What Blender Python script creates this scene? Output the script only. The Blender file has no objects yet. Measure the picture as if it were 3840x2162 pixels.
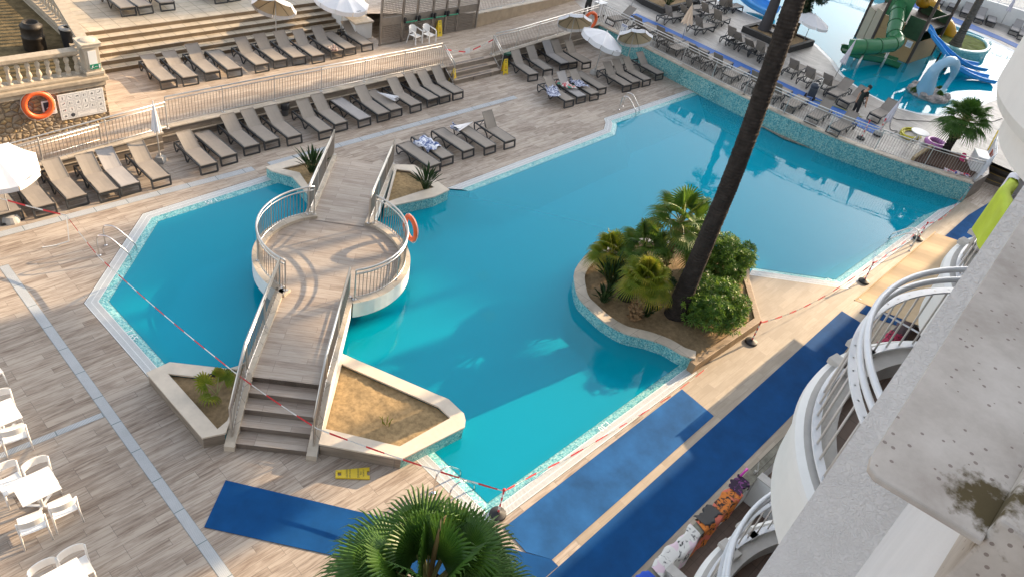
import bpy, bmesh, math, random
from mathutils import Vector, Matrix, Quaternion
from mathutils.geometry import tessellate_polygon
random.seed(7)
R = math.radians
S = bpy.context.scene
COL = S.collection

def tag(o, label=None, cat=None, group=None, kind=None):
    if label: o['label'] = label
    if cat: o['category'] = cat
    if group: o['group'] = group
    if kind: o['kind'] = kind
    return o

def thing(name, label, cat, loc=(0, 0, 0), rz=0.0, group=None):
    """An Empty at the base of a thing; its parts are children in local coordinates."""
    o = bpy.data.objects.new(name, None)
    o.empty_display_size = 0.2
    COL.objects.link(o)
    o.location = loc
    o.rotation_euler = (0, 0, rz)
    return tag(o, label, cat, group)

def copy_tree(o, parent=None):
    c = o.copy()
    COL.objects.link(c)
    if parent is not None:
        c.parent = parent
    for ch in list(o.children):
        copy_tree(ch, c)
    return c

class MB:
    """Collects vertices and faces of one mesh."""
    def __init__(s):
        s.v = []; s.f = []; s.m = []
    def face(s, pts, m=0):
        b = len(s.v); s.v += [tuple(p) for p in pts]
        s.f.append(tuple(range(b, b + len(pts)))); s.m.append(m)
    def box(s, c, size, rz=0.0, m=0, M=None):
        hx, hy, hz = size[0] / 2, size[1] / 2, size[2] / 2
        M = M or (Matrix.Translation(c) @ Matrix.Rotation(rz, 4, 'Z'))
        p = [M @ Vector((x, y, z)) for z in (-hz, hz) for y in (-hy, hy) for x in (-hx, hx)]
        b = len(s.v); s.v += [tuple(q) for q in p]
        for q in ((0, 2, 3, 1), (4, 5, 7, 6), (0, 1, 5, 4), (2, 6, 7, 3), (0, 4, 6, 2), (1, 3, 7, 5)):
            s.f.append(tuple(b + i for i in q)); s.m.append(m)
    def prism(s, poly, z0, z1, mt=0, ms=0, bottom=True):
        """Vertical prism; z0 and z1 are numbers or functions of (x, y)."""
        poly = ccw(poly)
        f0 = z0 if callable(z0) else (lambda x, y: z0)
        f1 = z1 if callable(z1) else (lambda x, y: z1)
        n = len(poly); b = len(s.v)
        s.v += [(x, y, f0(x, y)) for x, y in poly] + [(x, y, f1(x, y)) for x, y in poly]
        for i in range(n):
            j = (i + 1) % n
            s.f.append((b + i, b + j, b + n + j, b + n + i)); s.m.append(ms)
        for t in tessellate_polygon([[Vector((x, y, 0)) for x, y in poly]]):
            t = orient(t, poly)
            s.f.append(tuple(b + n + i for i in t)); s.m.append(mt)
            if bottom:
                s.f.append(tuple(b + i for i in reversed(t))); s.m.append(ms)
    def beam(s, p, q, w, h, m=0, up=(0, 0, 1)):
        p, q = Vector(p), Vector(q); d = q - p; L = d.length
        if L < 1e-6: return
        d /= L; up = Vector(up)
        if abs(d.dot(up)) > .99: up = Vector((1, 0, 0))
        y = up.cross(d).normalized(); z = d.cross(y)
        M = Matrix.Translation((p + q) / 2) @ Matrix((d, y, z)).transposed().to_4x4()
        s.box(None, (L, w, h), M=M, m=m)
    def tube(s, pts, r, n=8, closed=False, cap=True, m=0):
        pts = [Vector(p) for p in pts]; N = len(pts)
        rr = r if isinstance(r, (list, tuple)) else [r] * N
        tang = []
        for i in range(N):
            a = pts[i - 1] if (closed or i > 0) else pts[i]
            c = pts[(i + 1) % N] if (closed or i < N - 1) else pts[i]
            t = (c - a)
            tang.append(t.normalized() if t.length > 1e-9 else Vector((0, 0, 1)))
        u = tang[0].orthogonal().normalized(); b0 = len(s.v)
        for i in range(N):
            t = tang[i]; u = (u - t * u.dot(t))
            u = u.normalized() if u.length > 1e-6 else t.orthogonal().normalized()
            w = t.cross(u)
            for k in range(n):
                a = 2 * math.pi * k / n
                s.v.append(tuple(pts[i] + (u * math.cos(a) + w * math.sin(a)) * rr[i]))
        for i in range(N if closed else N - 1):
            j = (i + 1) % N
            for k in range(n):
                l = (k + 1) % n
                s.f.append((b0 + i * n + k, b0 + i * n + l, b0 + j * n + l, b0 + j * n + k)); s.m.append(m)
        if cap and not closed:
            s.f.append(tuple(b0 + k for k in reversed(range(n)))); s.m.append(m)
            s.f.append(tuple(b0 + (N - 1) * n + k for k in range(n))); s.m.append(m)
    def lathe(s, prof, c=(0, 0, 0), n=16, m=0, cap=True):
        b = len(s.v)
        for r, z in prof:
            for k in range(n):
                a = 2 * math.pi * k / n
                s.v.append((c[0] + r * math.cos(a), c[1] + r * math.sin(a), c[2] + z))
        for i in range(len(prof) - 1):
            for k in range(n):
                l = (k + 1) % n
                s.f.append((b + i * n + k, b + i * n + l, b + (i + 1) * n + l, b + (i + 1) * n + k)); s.m.append(m)
        if cap:
            s.f.append(tuple(b + k for k in reversed(range(n)))); s.m.append(m)
            e = b + (len(prof) - 1) * n
            s.f.append(tuple(e + k for k in range(n))); s.m.append(m)
    def grid(s, fn, nu, nv, m=0):
        b = len(s.v)
        for i in range(nu + 1):
            for j in range(nv + 1):
                s.v.append(tuple(fn(i / nu, j / nv)))
        for i in range(nu):
            for j in range(nv):
                q = b + i * (nv + 1) + j
                s.f.append((q, q + nv + 1, q + nv + 2, q + 1)); s.m.append(m)
    def build(s, name, mats, parent=None, smooth=False, world=True, bevel=0.0):
        """Make ONE mesh object. With world=True the points are world points and
        are moved into the (unrotated) parent's frame."""
        me = bpy.data.meshes.new(name)
        vv = s.v
        if parent is not None and world:
            L = Vector((0, 0, 0)); p = parent
            while p is not None:
                L += p.location; p = p.parent
            vv = [(x - L.x, y - L.y, z - L.z) for x, y, z in s.v]
        me.from_pydata(vv, [], s.f)
        for mt in (mats if isinstance(mats, (list, tuple)) else [mats]):
            me.materials.append(mt)
        me.polygons.foreach_set('material_index', s.m)
        if smooth:
            me.polygons.foreach_set('use_smooth', [True] * len(s.f))
        me.update()
        o = bpy.data.objects.new(name, me)
        COL.objects.link(o)
        if parent is not None:
            o.parent = parent
        if bevel:
            bv = o.modifiers.new('bevel', 'BEVEL'); bv.width = bevel; bv.segments = 2; bv.limit_method = 'ANGLE'
        return o

def ccw(poly):
    poly = [tuple(p[:2]) for p in poly]
    a = sum(poly[i - 1][0] * poly[i][1] - poly[i][0] * poly[i - 1][1] for i in range(len(poly)))
    return poly if a > 0 else poly[::-1]

def orient(t, poly):
    a, b, c = (poly[i] for i in t)
    return t if (b[0] - a[0]) * (c[1] - a[1]) - (b[1] - a[1]) * (c[0] - a[0]) > 0 else tuple(reversed(t))

def flat(polys, z, mat, name, parent=None, mb=None, m=0):
    """A flat sheet bounded by polys[0] with holes polys[1:]."""
    own = mb is None
    mb = mb or MB()
    pts = [p for pl in polys for p in pl]
    fz = z if callable(z) else (lambda x, y: z)
    b = len(mb.v); mb.v += [(x, y, fz(x, y)) for x, y in [q[:2] for q in pts]]
    for t in tessellate_polygon([[Vector((q[0], q[1], 0)) for q in pl] for pl in polys]):
        t = orient(t, [q[:2] for q in pts])
        mb.f.append(tuple(b + i for i in t)); mb.m.append(m)
    return mb.build(name, mat, parent) if own else mb

def arc(c, r, a0, a1, n, z=None):
    out = []
    for i in range(n + 1):
        a = R(a0 + (a1 - a0) * i / n)
        p = (c[0] + r * math.cos(a), c[1] + r * math.sin(a))
        out.append(p if z is None else (p[0], p[1], z))
    return out

def smooth_path(pts, n=6, closed=False):
    """Catmull-Rom through the points."""
    P = [Vector(p) for p in pts]; N = len(P); out = []
    rng = range(N) if closed else range(N - 1)
    for i in rng:
        if closed:
            a, b, c, d = P[i - 1], P[i], P[(i + 1) % N], P[(i + 2) % N]
        else:
            a, b, c, d = P[max(i - 1, 0)], P[i], P[i + 1], P[min(i + 2, N - 1)]
        for k in range(n):
            t = k / n
            out.append(0.5 * ((2 * b) + (-a + c) * t + (2 * a - 5 * b + 4 * c - d) * t * t + (-a + 3 * b - 3 * c + d) * t ** 3))
    if not closed: out.append(P[-1])
    return out

def offset_poly(pts, d, closed=False):
    """Offset a 2D polyline to its left by d (number or one per edge)."""
    n = len(pts); E = n if closed else n - 1
    dd = d if isinstance(d, (list, tuple)) else [d] * E
    L = []
    for i in range(E):
        a, b = Vector(pts[i][:2]), Vector(pts[(i + 1) % n][:2])
        t = (b - a).normalized(); nn = Vector((-t.y, t.x))
        L.append((a + nn * dd[i], t))
    out = []
    for i in range(n):
        if not closed and i == 0: out.append(tuple(L[0][0])); continue
        if not closed and i == n - 1:
            a, t = L[-1]; b = Vector(pts[-1][:2]) - Vector(pts[-2][:2]); out.append(tuple(a + t * b.length)); continue
        (p, t), (q, u) = L[i - 1], L[i]
        den = t.x * u.y - t.y * u.x
        if abs(den) < 0.05:
            out.append(tuple(q))
        else:
            k = ((q.x - p.x) * u.y - (q.y - p.y) * u.x) / den
            out.append(tuple(p + t * k))
    return out

def resample(pts, step):
    P = [Vector(p) for p in pts]; out = [P[0].copy()]; acc = 0.0
    for a, b in zip(P, P[1:]):
        L = (b - a).length
        if L < 1e-9: continue
        pos = step - acc
        while pos <= L:
            out.append(a + (b - a) * (pos / L)); pos += step
        acc = (acc + L) % step
    return out

def path_at(pts, s):
    P = [Vector(p) for p in pts]
    for a, b in zip(P, P[1:]):
        L = (b - a).length
        if s <= L: return a + (b - a) * (s / max(L, 1e-9))
        s -= L
    return P[-1]

def path_len(pts):
    P = [Vector(p) for p in pts]
    return sum((b - a).length for a, b in zip(P, P[1:]))

# ------------------------------------------------------------------ materials
def rough_sheet(poly, z, amp, mat, name, parent, cell=.12, freq=2.2, seed=0.0):
    """Uneven bed of earth: a clipped grid displaced by noise."""
    from mathutils import noise
    mb = MB(); flat([ccw(poly)], z, None, None, mb=mb)
    bm = bmesh.new(); vs = [bm.verts.new(v) for v in mb.v]
    for f in mb.f: bm.faces.new([vs[i] for i in f])
    x0, x1 = min(p[0] for p in poly), max(p[0] for p in poly); y0, y1 = min(p[1] for p in poly), max(p[1] for p in poly)
    for axis, a, b in ((0, x0, x1), (1, y0, y1)):
        k = int((b - a) / cell)
        for i in range(1, k + 1):
            co = [0, 0, 0]; no = [0, 0, 0]; co[axis] = a + (b - a) * i / (k + 1); no[axis] = 1
            bmesh.ops.bisect_plane(bm, geom=bm.verts[:] + bm.edges[:] + bm.faces[:], plane_co=co, plane_no=no)
    L = Vector((0, 0, 0)); p = parent
    while p is not None: L += p.location; p = p.parent
    for v in bm.verts:
        q = Vector((v.co.x * freq + seed, v.co.y * freq, seed)); h = noise.noise(q) + .55 * noise.noise(q * 2.7) + .35 * noise.noise(q * 6.1)
        v.co.z += amp * h; v.co -= L
    me = bpy.data.meshes.new(name); bm.to_mesh(me); bm.free(); me.materials.append(mat); me.polygons.foreach_set('use_smooth', [True] * len(me.polygons))
    o = bpy.data.objects.new(name, me); COL.objects.link(o); o.parent = parent
    return o

class NT:
    def __init__(s, name):
        s.mat = bpy.data.materials.new(name); s.mat.use_nodes = True
        s.t = s.mat.node_tree; s.t.nodes.clear()
        s.out = s.n('ShaderNodeOutputMaterial')
        s.bsdf = s.n('ShaderNodeBsdfPrincipled')
        s.l(s.bsdf.outputs[0], s.out.inputs[0])
    def n(s, ty, **kw):
        nd = s.t.nodes.new(ty)
        for k, v in kw.items(): setattr(nd, k, v)
        return nd
    def l(s, a, b): s.t.links.new(a, b)
    def set(s, nd, name, v): nd.inputs[name].default_value = v
    def coord(s, scale=(1, 1, 1), rot=(0, 0, 0), obj=False, loc=(0, 0, 0)):
        if obj:
            c = s.n('ShaderNodeTexCoord').outputs['Object']
        else:
            c = s.n('ShaderNodeNewGeometry').outputs['Position']
        mp = s.n('ShaderNodeMapping')
        mp.inputs['Scale'].default_value = scale; mp.inputs['Rotation'].default_value = rot; mp.inputs['Location'].default_value = loc
        s.l(c, mp.inputs['Vector']); return mp.outputs[0]
    def noise(s, vec, scale, detail=4, rough=.6, dist=0):
        nd = s.n('ShaderNodeTexNoise'); nd.inputs['Scale'].default_value = scale; nd.inputs['Detail'].default_value = detail
        nd.inputs['Roughness'].default_value = rough; nd.inputs['Distortion'].default_value = dist
        s.l(vec, nd.inputs['Vector']); return nd.outputs[0]
    def ramp(s, fac, stops):
        nd = s.n('ShaderNodeValToRGB'); e = nd.color_ramp.elements
        while len(e) < len(stops): e.new(.5)
        for i, (p, c) in enumerate(stops):
            e[i].position = p; e[i].color = (*c, 1)
        s.l(fac, nd.inputs[0]); return nd.outputs[0]
    def mix(s, a, b, fac=.5, mode='MIX'):
        nd = s.n('ShaderNodeMix', data_type='RGBA', blend_type=mode)
        for v, i in ((fac, 0), (a, 6), (b, 7)):
            if hasattr(v, 'is_output'): s.l(v, nd.inputs[i])
            elif i == 0: nd.inputs[0].default_value = v
            else: nd.inputs[i].default_value = (*v, 1)
        return nd.outputs[2]
    def math(s, op, a, b=0.0):
        nd = s.n('ShaderNodeMath', operation=op)
        for v, i in ((a, 0), (b, 1)):
            if hasattr(v, 'is_output'): s.l(v, nd.inputs[i])
            else: nd.inputs[i].default_value = v
        return nd.outputs[0]
    def color(s, c):
        if hasattr(c, 'is_output'): s.l(c, s.bsdf.inputs['Base Color'])
        else: s.bsdf.inputs['Base Color'].default_value = (*c, 1)
    def rough(s, v):
        if hasattr(v, 'is_output'): s.l(v, s.bsdf.inputs['Roughness'])
        else: s.bsdf.inputs['Roughness'].default_value = v
    def bump(s, h, strength=.3, dist=.02):
        nd = s.n('ShaderNodeBump'); nd.inputs['Strength'].default_value = strength; nd.inputs['Distance'].default_value = dist
        s.l(h, nd.inputs['Height']); s.l(nd.outputs[0], s.bsdf.inputs['Normal'])

def m_plain(name, c, rough=.6, metal=0.0, var=.12, scale=6.0, spec=.5, bump=0.0, obj=True):
    t = NT(name); v = t.coord(obj=obj); n = t.noise(v, scale, 5)
    t.color(t.ramp(n, [(.25, tuple(x * (1 - var) for x in c)), (.75, tuple(min(1, x * (1 + var)) for x in c))]))
    t.rough(rough); t.bsdf.inputs['Metallic'].default_value = metal
    t.bsdf.inputs['Specular IOR Level'].default_value = spec
    if bump: t.bump(t.noise(v, scale * 6, 3), bump, .01)
    return t.mat

def m_leaf(name, c1, c2, tip=None, trans=.35):
    """Leaf: noise between two greens, some light through the blade."""
    t = NT(name); v = t.coord(obj=True)
    n = t.noise(v, 3.5, 3)
    base = t.ramp(n, [(.3, c1), (.7, c2)])
    if tip:
        n2 = t.noise(v, 1.6, 2)
        base = t.mix(base, tip, t.ramp(n2, [(.5, (0, 0, 0)), (.75, (1, 1, 1))]))
    t.color(base); t.rough(.42); t.bsdf.inputs['Specular IOR Level'].default_value = .35
    tr = t.n('ShaderNodeBsdfTranslucent'); t.l(t.mix(base, (1.0, .95, .3), .35, 'MULTIPLY'), tr.inputs[0])
    mx = t.n('ShaderNodeMixShader'); mx.inputs[0].default_value = trans
    t.l(t.bsdf.outputs[0], mx.inputs[1]); t.l(tr.outputs[0], mx.inputs[2]); t.l(mx.outputs[0], t.out.inputs[0])
    return t.mat

def m_planks(name, axes='xy', rot=0.0, width=1.2, row=.2, dark=(.17, .135, .105), mid=(.30, .255, .21), light=(.44, .39, .34), gap=(.13, .11, .095), grain=1.0, rough=.55):
    """Wood-look porcelain planks laid in running bond, in world metres."""
    t = NT(name); g = t.n('ShaderNodeNewGeometry').outputs['Position']
    sp = t.n('ShaderNodeSeparateXYZ'); t.l(g, sp.inputs[0]); cb = t.n('ShaderNodeCombineXYZ')
    for i, a in enumerate(axes): t.l(sp.outputs['xyz'.index(a)], cb.inputs[i])
    mp = t.n('ShaderNodeMapping'); mp.inputs['Rotation'].default_value = (0, 0, rot); t.l(cb.outputs[0], mp.inputs[0]); v = mp.outputs[0]
    br = t.n('ShaderNodeTexBrick'); t.l(v, br.inputs['Vector'])
    br.offset = .37; br.offset_frequency = 3; br.squash = 1
    for k, x in (('Scale', 1), ('Mortar Size', .0035), ('Mortar Smooth', .2), ('Bias', 0), ('Brick Width', width), ('Row Height', row)):
        br.inputs[k].default_value = x
    br.inputs['Color1'].default_value = (0, 0, 0, 1); br.inputs['Color2'].default_value = (1, 1, 1, 1); br.inputs['Mortar'].default_value = (.5, .5, .5, 1)
    # every plank gets its own stretch of grain
    sep = t.n('ShaderNodeVectorMath', operation='MULTIPLY_ADD'); t.l(br.outputs['Color'], sep.inputs[0]); sep.inputs[1].default_value = (7.3, 0, 3.1); t.l(v, sep.inputs[2])
    m2 = t.n('ShaderNodeMapping'); m2.inputs['Scale'].default_value = (1.1, 13, 1); t.l(sep.outputs[0], m2.inputs[0])
    n1 = t.noise(m2.outputs[0], 1.3, 7, .68, .6)
    m3 = t.n('ShaderNodeMapping'); m3.inputs['Scale'].default_value = (.9, 2.2, 1); t.l(sep.outputs[0], m3.inputs[0])
    n2 = t.noise(m3.outputs[0], .9, 4, .6)
    val = t.math('ADD', t.math('MULTIPLY', n1, .62 * grain), t.math('MULTIPLY', n2, .38))
    val = t.math('ADD', val, t.math('MULTIPLY', t.math('SUBTRACT', br.outputs['Color'], .5), .12))
    c = t.ramp(val, [(.28, dark), (.45, mid), (.66, light)])
    big = t.noise(t.coord(), .22, 3, .5)                     # broad weathering, damp and dry areas
    c = t.mix(c, t.ramp(big, [(.35, (.86, .85, .84)), (.65, (1.08, 1.06, 1.04))]), 1.0, 'MULTIPLY')
    c = t.mix(c, gap, br.outputs['Fac'])
    t.color(c); t.rough(t.ramp(n1, [(.2, (rough + .12,) * 3), (.8, (rough - .1,) * 3)]))
    t.bsdf.inputs['Specular IOR Level'].default_value = .4
    t.bump(t.math('SUBTRACT', t.math('MULTIPLY', n1, .35), br.outputs['Fac']), .25, .004)
    return t.mat

def m_tiles(name, width, row, c1, c2, gap, rough=.6, mortar=.008, axes='xy', offset=.5, stain=True):
    t = NT(name); g = t.n('ShaderNodeNewGeometry').outputs['Position']
    sp = t.n('ShaderNodeSeparateXYZ'); t.l(g, sp.inputs[0]); cb = t.n('ShaderNodeCombineXYZ')
    for i, a in enumerate(axes): t.l(sp.outputs['xyz'.index(a)], cb.inputs[i])
    br = t.n('ShaderNodeTexBrick'); t.l(cb.outputs[0], br.inputs['Vector']); br.offset = offset
    for k, x in (('Scale', 1), ('Mortar Size', mortar), ('Mortar Smooth', .1), ('Bias', 0), ('Brick Width', width), ('Row Height', row)):
        br.inputs[k].default_value = x
    br.inputs['Color1'].default_value = (*c1, 1); br.inputs['Color2'].default_value = (*c2, 1); br.inputs['Mortar'].default_value = (*gap, 1)
    c = br.outputs['Color']
    if stain:
        n = t.noise(t.coord(), 1.7, 6, .65)
        c = t.mix(c, t.ramp(n, [(.3, (.72, .70, .66)), (.7, (1.1, 1.08, 1.05))]), 1.0, 'MULTIPLY')
    t.color(c); t.rough(rough); t.bump(t.math('SUBTRACT', t.math('MULTIPLY', t.noise(t.coord(), 30, 3), .2), br.outputs['Fac']), .3, .006)
    return t.mat

def m_mosaic(name, cs, scale=26.0, rough=.22, flow=True):
    """Glass mosaic: small square chips in several tints."""
    t = NT(name)
    v = t.coord(scale=(scale,) * 3)
    vo = t.n('ShaderNodeTexVoronoi', distance='CHEBYCHEV'); vo.inputs['Scale'].default_value = 1; vo.inputs['Randomness'].default_value = .35
    t.l(v, vo.inputs['Vector'])
    sp = t.n('ShaderNodeSeparateColor'); t.l(vo.outputs['Color'], sp.inputs[0])
    n = t.noise(t.coord(), 3.0, 5, .7)
    f = t.math('ADD', t.math('MULTIPLY', sp.outputs[0], .75), t.math('MULTIPLY', n, .3))
    c = t.ramp(f, [(.15 + .75 * i / (len(cs) - 1), x) for i, x in enumerate(cs)])
    gr = t.ramp(vo.outputs['Distance'], [(.40, (1, 1, 1)), (.5, (.62, .66, .66))])
    t.color(t.mix(c, gr, 1.0, 'MULTIPLY')); t.rough(rough)
    return t.mat

# ------------------------------------------------------------------ palette
M = {}
M['deck'] = m_planks('deck_planks', dark=(.10, .073, .052), mid=(.245, .19, .148), light=(.46, .395, .33), grain=1.25)
M['deck_right'] = m_planks('pale_planks', dark=(.30, .25, .19), mid=(.40, .34, .265), light=(.50, .44, .36), gap=(.24, .20, .16), grain=.5, width=.9, row=.22)
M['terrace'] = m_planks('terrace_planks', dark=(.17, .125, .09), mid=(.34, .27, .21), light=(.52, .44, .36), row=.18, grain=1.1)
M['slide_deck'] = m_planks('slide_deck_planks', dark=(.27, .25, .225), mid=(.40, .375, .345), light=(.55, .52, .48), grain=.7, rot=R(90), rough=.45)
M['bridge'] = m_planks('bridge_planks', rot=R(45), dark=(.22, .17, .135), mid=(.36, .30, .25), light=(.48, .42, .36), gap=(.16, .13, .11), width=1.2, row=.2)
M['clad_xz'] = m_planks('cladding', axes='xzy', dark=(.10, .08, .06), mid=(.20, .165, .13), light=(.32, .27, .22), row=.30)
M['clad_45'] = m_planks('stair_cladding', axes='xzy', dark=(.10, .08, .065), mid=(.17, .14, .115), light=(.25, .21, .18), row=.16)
M['limestone'] = m_plain('limestone', (.62, .54, .44), .6, var=.12, scale=3, bump=.1, obj=False)
M['curb_stone'] = m_tiles('curb_stone', .6, .6, (.60, .53, .44), (.52, .455, .375), (.30, .26, .21), mortar=.006, axes='xyz')
M['white_paint'] = m_plain('white_paint', (.78, .78, .76), .55, var=.04, scale=4, obj=False)
M['cream_paint'] = m_plain('cream_paint', (.66, .62, .55), .7, var=.10, scale=3, obj=False)
M['steel'] = m_plain('brushed_steel', (.60, .57, .53), .28, metal=.9, var=.06, scale=12)
M['galvanised'] = m_plain('galvanised_steel', (.62, .60, .57), .34, metal=.75, var=.06, scale=12)
M['bar_dark'] = m_plain('dull_steel_bar', (.30, .265, .23), .45, metal=.35, var=.06)
M['chrome'] = m_plain('polished_steel', (.72, .70, .67), .12, metal=1.0, var=.02)
M['white_metal'] = m_plain('white_enamel', (.78, .80, .83), .35, var=.05, scale=8)
M['mosaic'] = m_mosaic('aqua_mosaic', [(.09, .34, .38), (.18, .48, .51), (.28, .58, .58), (.42, .66, .62)])
M['mosaic_wall'] = m_mosaic('wall_mosaic', [(.07, .27, .31), (.14, .40, .42), (.22, .48, .48), (.38, .58, .52)], scale=22)
M['pool_tile'] = m_plain('pool_finish', (.26, .72, .90), .5, var=.03, scale=.8, obj=False)
M['grate'] = m_plain('overflow_slats', (.74, .76, .76), .45, var=.05)
M['gutter'] = m_plain('gutter_dark', (.22, .26, .27), .7)
M['drain'] = m_plain('drain_cover', (.52, .54, .56), .42, var=.10, scale=2.0, obj=False)
M['drain_gap'] = m_plain('drain_gap', (.10, .10, .10), .8)
M['sand'] = m_plain('raked_sand', (.33, .235, .125), .95, var=.35, scale=9, bump=.9, spec=.1, obj=False)
M['soil'] = m_plain('dry_soil', (.26, .185, .105), .95, var=.35, scale=7, bump=.9, spec=.1, obj=False)
M['mulch'] = m_plain('bark_mulch', (.10, .06, .045), .95, var=.6, scale=26, bump=1.0, spec=.1, obj=False)
M['timber'] = m_planks('sleeper_timber', dark=(.17, .11, .06), mid=(.28, .195, .115), light=(.37, .27, .17), width=1.6, row=.5, rot=R(45))
M['dark_timber'] = m_plain('dark_timber', (.035, .032, .03), .8, var=.3, scale=9, obj=False)

def m_water(name, density, tint, milky=(.0, .46, .63), cloud=.5):
    t = NT(name)
    t.t.nodes.remove(t.bsdf)
    tp = t.n('ShaderNodeBsdfTransparent'); df = t.n('ShaderNodeBsdfDiffuse'); df.inputs[0].default_value = (*milky, 1)
    tr = t.n('ShaderNodeMixShader'); tr.inputs[0].default_value = cloud; t.l(tp.outputs[0], tr.inputs[1]); t.l(df.outputs[0], tr.inputs[2]); gl = t.n('ShaderNodeBsdfGlossy'); gl.inputs['Roughness'].default_value = .012
    fr = t.n('ShaderNodeFresnel'); fr.inputs['IOR'].default_value = 1.34
    v = t.coord()
    h = t.math('ADD', t.math('MULTIPLY', t.noise(v, 1.1, 2, .5), 1.0), t.math('MULTIPLY', t.noise(v, 4.5, 2, .5), .16))
    bp = t.n('ShaderNodeBump'); bp.inputs['Strength'].default_value = .10; bp.inputs['Distance'].default_value = .05
    t.l(h, bp.inputs['Height'])
    t.l(bp.outputs[0], gl.inputs['Normal'])
    mx = t.n('ShaderNodeMixShader'); t.l(fr.outputs[0], mx.inputs[0]); t.l(tr.outputs[0], mx.inputs[1]); t.l(gl.outputs[0], mx.inputs[2])
    t.l(mx.outputs[0], t.out.inputs['Surface'])
    ab = t.n('ShaderNodeVolumeAbsorption'); ab.inputs['Color'].default_value = (*tint, 1); ab.inputs['Density'].default_value = density
    t.l(ab.outputs[0], t.out.inputs['Volume'])
    return t.mat
M['water'] = m_water('pool_water', .52, (.0, .935, .985))
M['water_slide'] = m_water('shallow_water', 1.0, (.0, .92, .965))

# ------------------------------------------------------------------ ground and main pool
WZ = -.045
hole = [(4.81, 14.27, 0.0)[:2], (4.681, 17.709, 0.0)[:2], (7.712, 20.847, 0.0)[:2], (12.223, 21.039, 0.0)[:2], (17.257, 17.238, 0.0)[:2],
        (26.838, 17.482, 0.0)[:2], (27.457, 17.891, 0.0)[:2], (27.713, 18.211, 0.0)[:2], (34.781, 18.232, 0.0)[:2],
        (34.978, 16.377, 0.0)[:2], (34.799, 12.488, 0.0)[:2], (36.67, 7.282, 0.0)[:2], (37.663, 4.637, 0.0)[:2],
        (37.545, 4.66, 0.0)[:2], (25.776, 4.858, 0.0)[:2], (23.116, 7.486, 0.0)[:2], (17.197, 5.739, 0.0)[:2],
        (8.541, 5.765, 0.0)[:2], (8.514, 8.17, 0.0)[:2], (8.578, 8.54, 0.0)[:2], (5.2, 13.6)]
# the left rim, the long far rim, the far right notch, right rims; each run is (first, last) vertex
RIMS = [(0, 1), (1, 2), (2, 3), (4, 5), (5, 6), (6, 7), (7, 8), (13, 14), (14, 15), (16, 17), (17, 18)]
flat([[(-60, -40), (320, -40), (320, 200), (-60, 200)], hole], 0.0, M['deck'], 'ground')['kind'] = 'structure'
flat([[hole[15], hole[14], hole[13], (37.9, 4.6), (37.9, -1.0), (10.0, -1.0), (10.0, 4.6), (10.0, 5.52), hole[16], (17.3, 5.9), (20.8, 5.8), (22.5, 7.4)]],
     .004, M['deck_right'], 'pavement')['kind'] = 'structure'

ins = [.0] * len(hole)
for i, j in RIMS: ins[i] = .62
SGN = -1 if sum(hole[i - 1][0] * hole[i][1] - hole[i][0] * hole[i - 1][1] for i in range(len(hole))) < 0 else 1
ring = lambda d: offset_poly(hole, [SGN * (d if x else 0) for x in ins], closed=True)
def floor_z(x, y): return -1.62 + .45 * max(0, min(1, (x - 8) / 26))
mb = MB()
r1 = ring(.60); rf = ring(1.5); n = len(hole)
for i in range(n):
    j = (i + 1) % n; a, b = r1[i], r1[j]
    mb.face([(a[0], a[1], -.06), (b[0], b[1], -.06), (rf[j][0], rf[j][1], floor_z(*rf[j])), (rf[i][0], rf[i][1], floor_z(*rf[i]))])
flat([rf], floor_z, None, None, mb=mb)
pool = mb.build('pool', M['pool_tile']); pool['kind'] = 'structure'
mb = MB()
mb.prism(ring(.56), lambda x, y: floor_z(x, y) - .05, WZ)
w = mb.build('pool_water', M['water']); w['kind'] = 'structure'
# rim: overflow grating (a thing per straight run) and the tiled lip beside it
r0, rg, rm = ring(.0), ring(.33), ring(.60)
g1 = ring(.015)
mb = MB()
for i, j in RIMS:
    a, b, c, d = rg[i], rg[j], rm[j], rm[i]
    mb.face([(a[0], a[1], -.004), (b[0], b[1], -.004), (c[0], c[1], -.062), (d[0], d[1], -.062)])
mb.build('pool_edge', M['mosaic'])['kind'] = 'structure'
runs = [((0, 1), 'left end'), ((1, 2), 'slanted upper left corner'), ((2, 3), 'upper left side'), ((4, 8), 'far loungers side'), ((13, 14), 'far right side by the tan awning'),
        ((14, 15), 'short edge behind the palm island'), ((16, 17), 'near right side beside the blue mats'), ((17, 18), 'near end by the chrome ladder')]
for (i0, i1), where in runs:
    t = thing('overflow_grating', 'white slatted overflow grating along the pool, ' + where, 'grating', (*hole[i0], 0), group='white overflow gratings round the main pool')
    sl, gu = MB(), MB()
    for i in range(i0, i1):
        a, b, c, d = (Vector((*g1[i], 0)), Vector((*g1[i + 1], 0)), Vector((*rg[i + 1], 0)), Vector((*rg[i], 0)))
        gu.face([(p.x, p.y, -.02) for p in (a, b, c, d)])
        L = (b - a).length; k = max(1, int(L / .045))
        for q in range(k):
            u0, u1 = q / k, (q + .62) / k
            sl.face([(p.x, p.y, -.002) for p in (a.lerp(b, u0), a.lerp(b, u1), d.lerp(c, u1), d.lerp(c, u0))])
        for f0, f1 in ((0, .07), (.46, .53), (.93, 1)):
            sl.face([(p.x, p.y, .0005) for p in (a.lerp(d, f0), b.lerp(c, f0), b.lerp(c, f1), a.lerp(d, f1))])
    gu.build('gutter', M['gutter'], t); sl.build('slat_panel', M['grate'], t)

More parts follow.
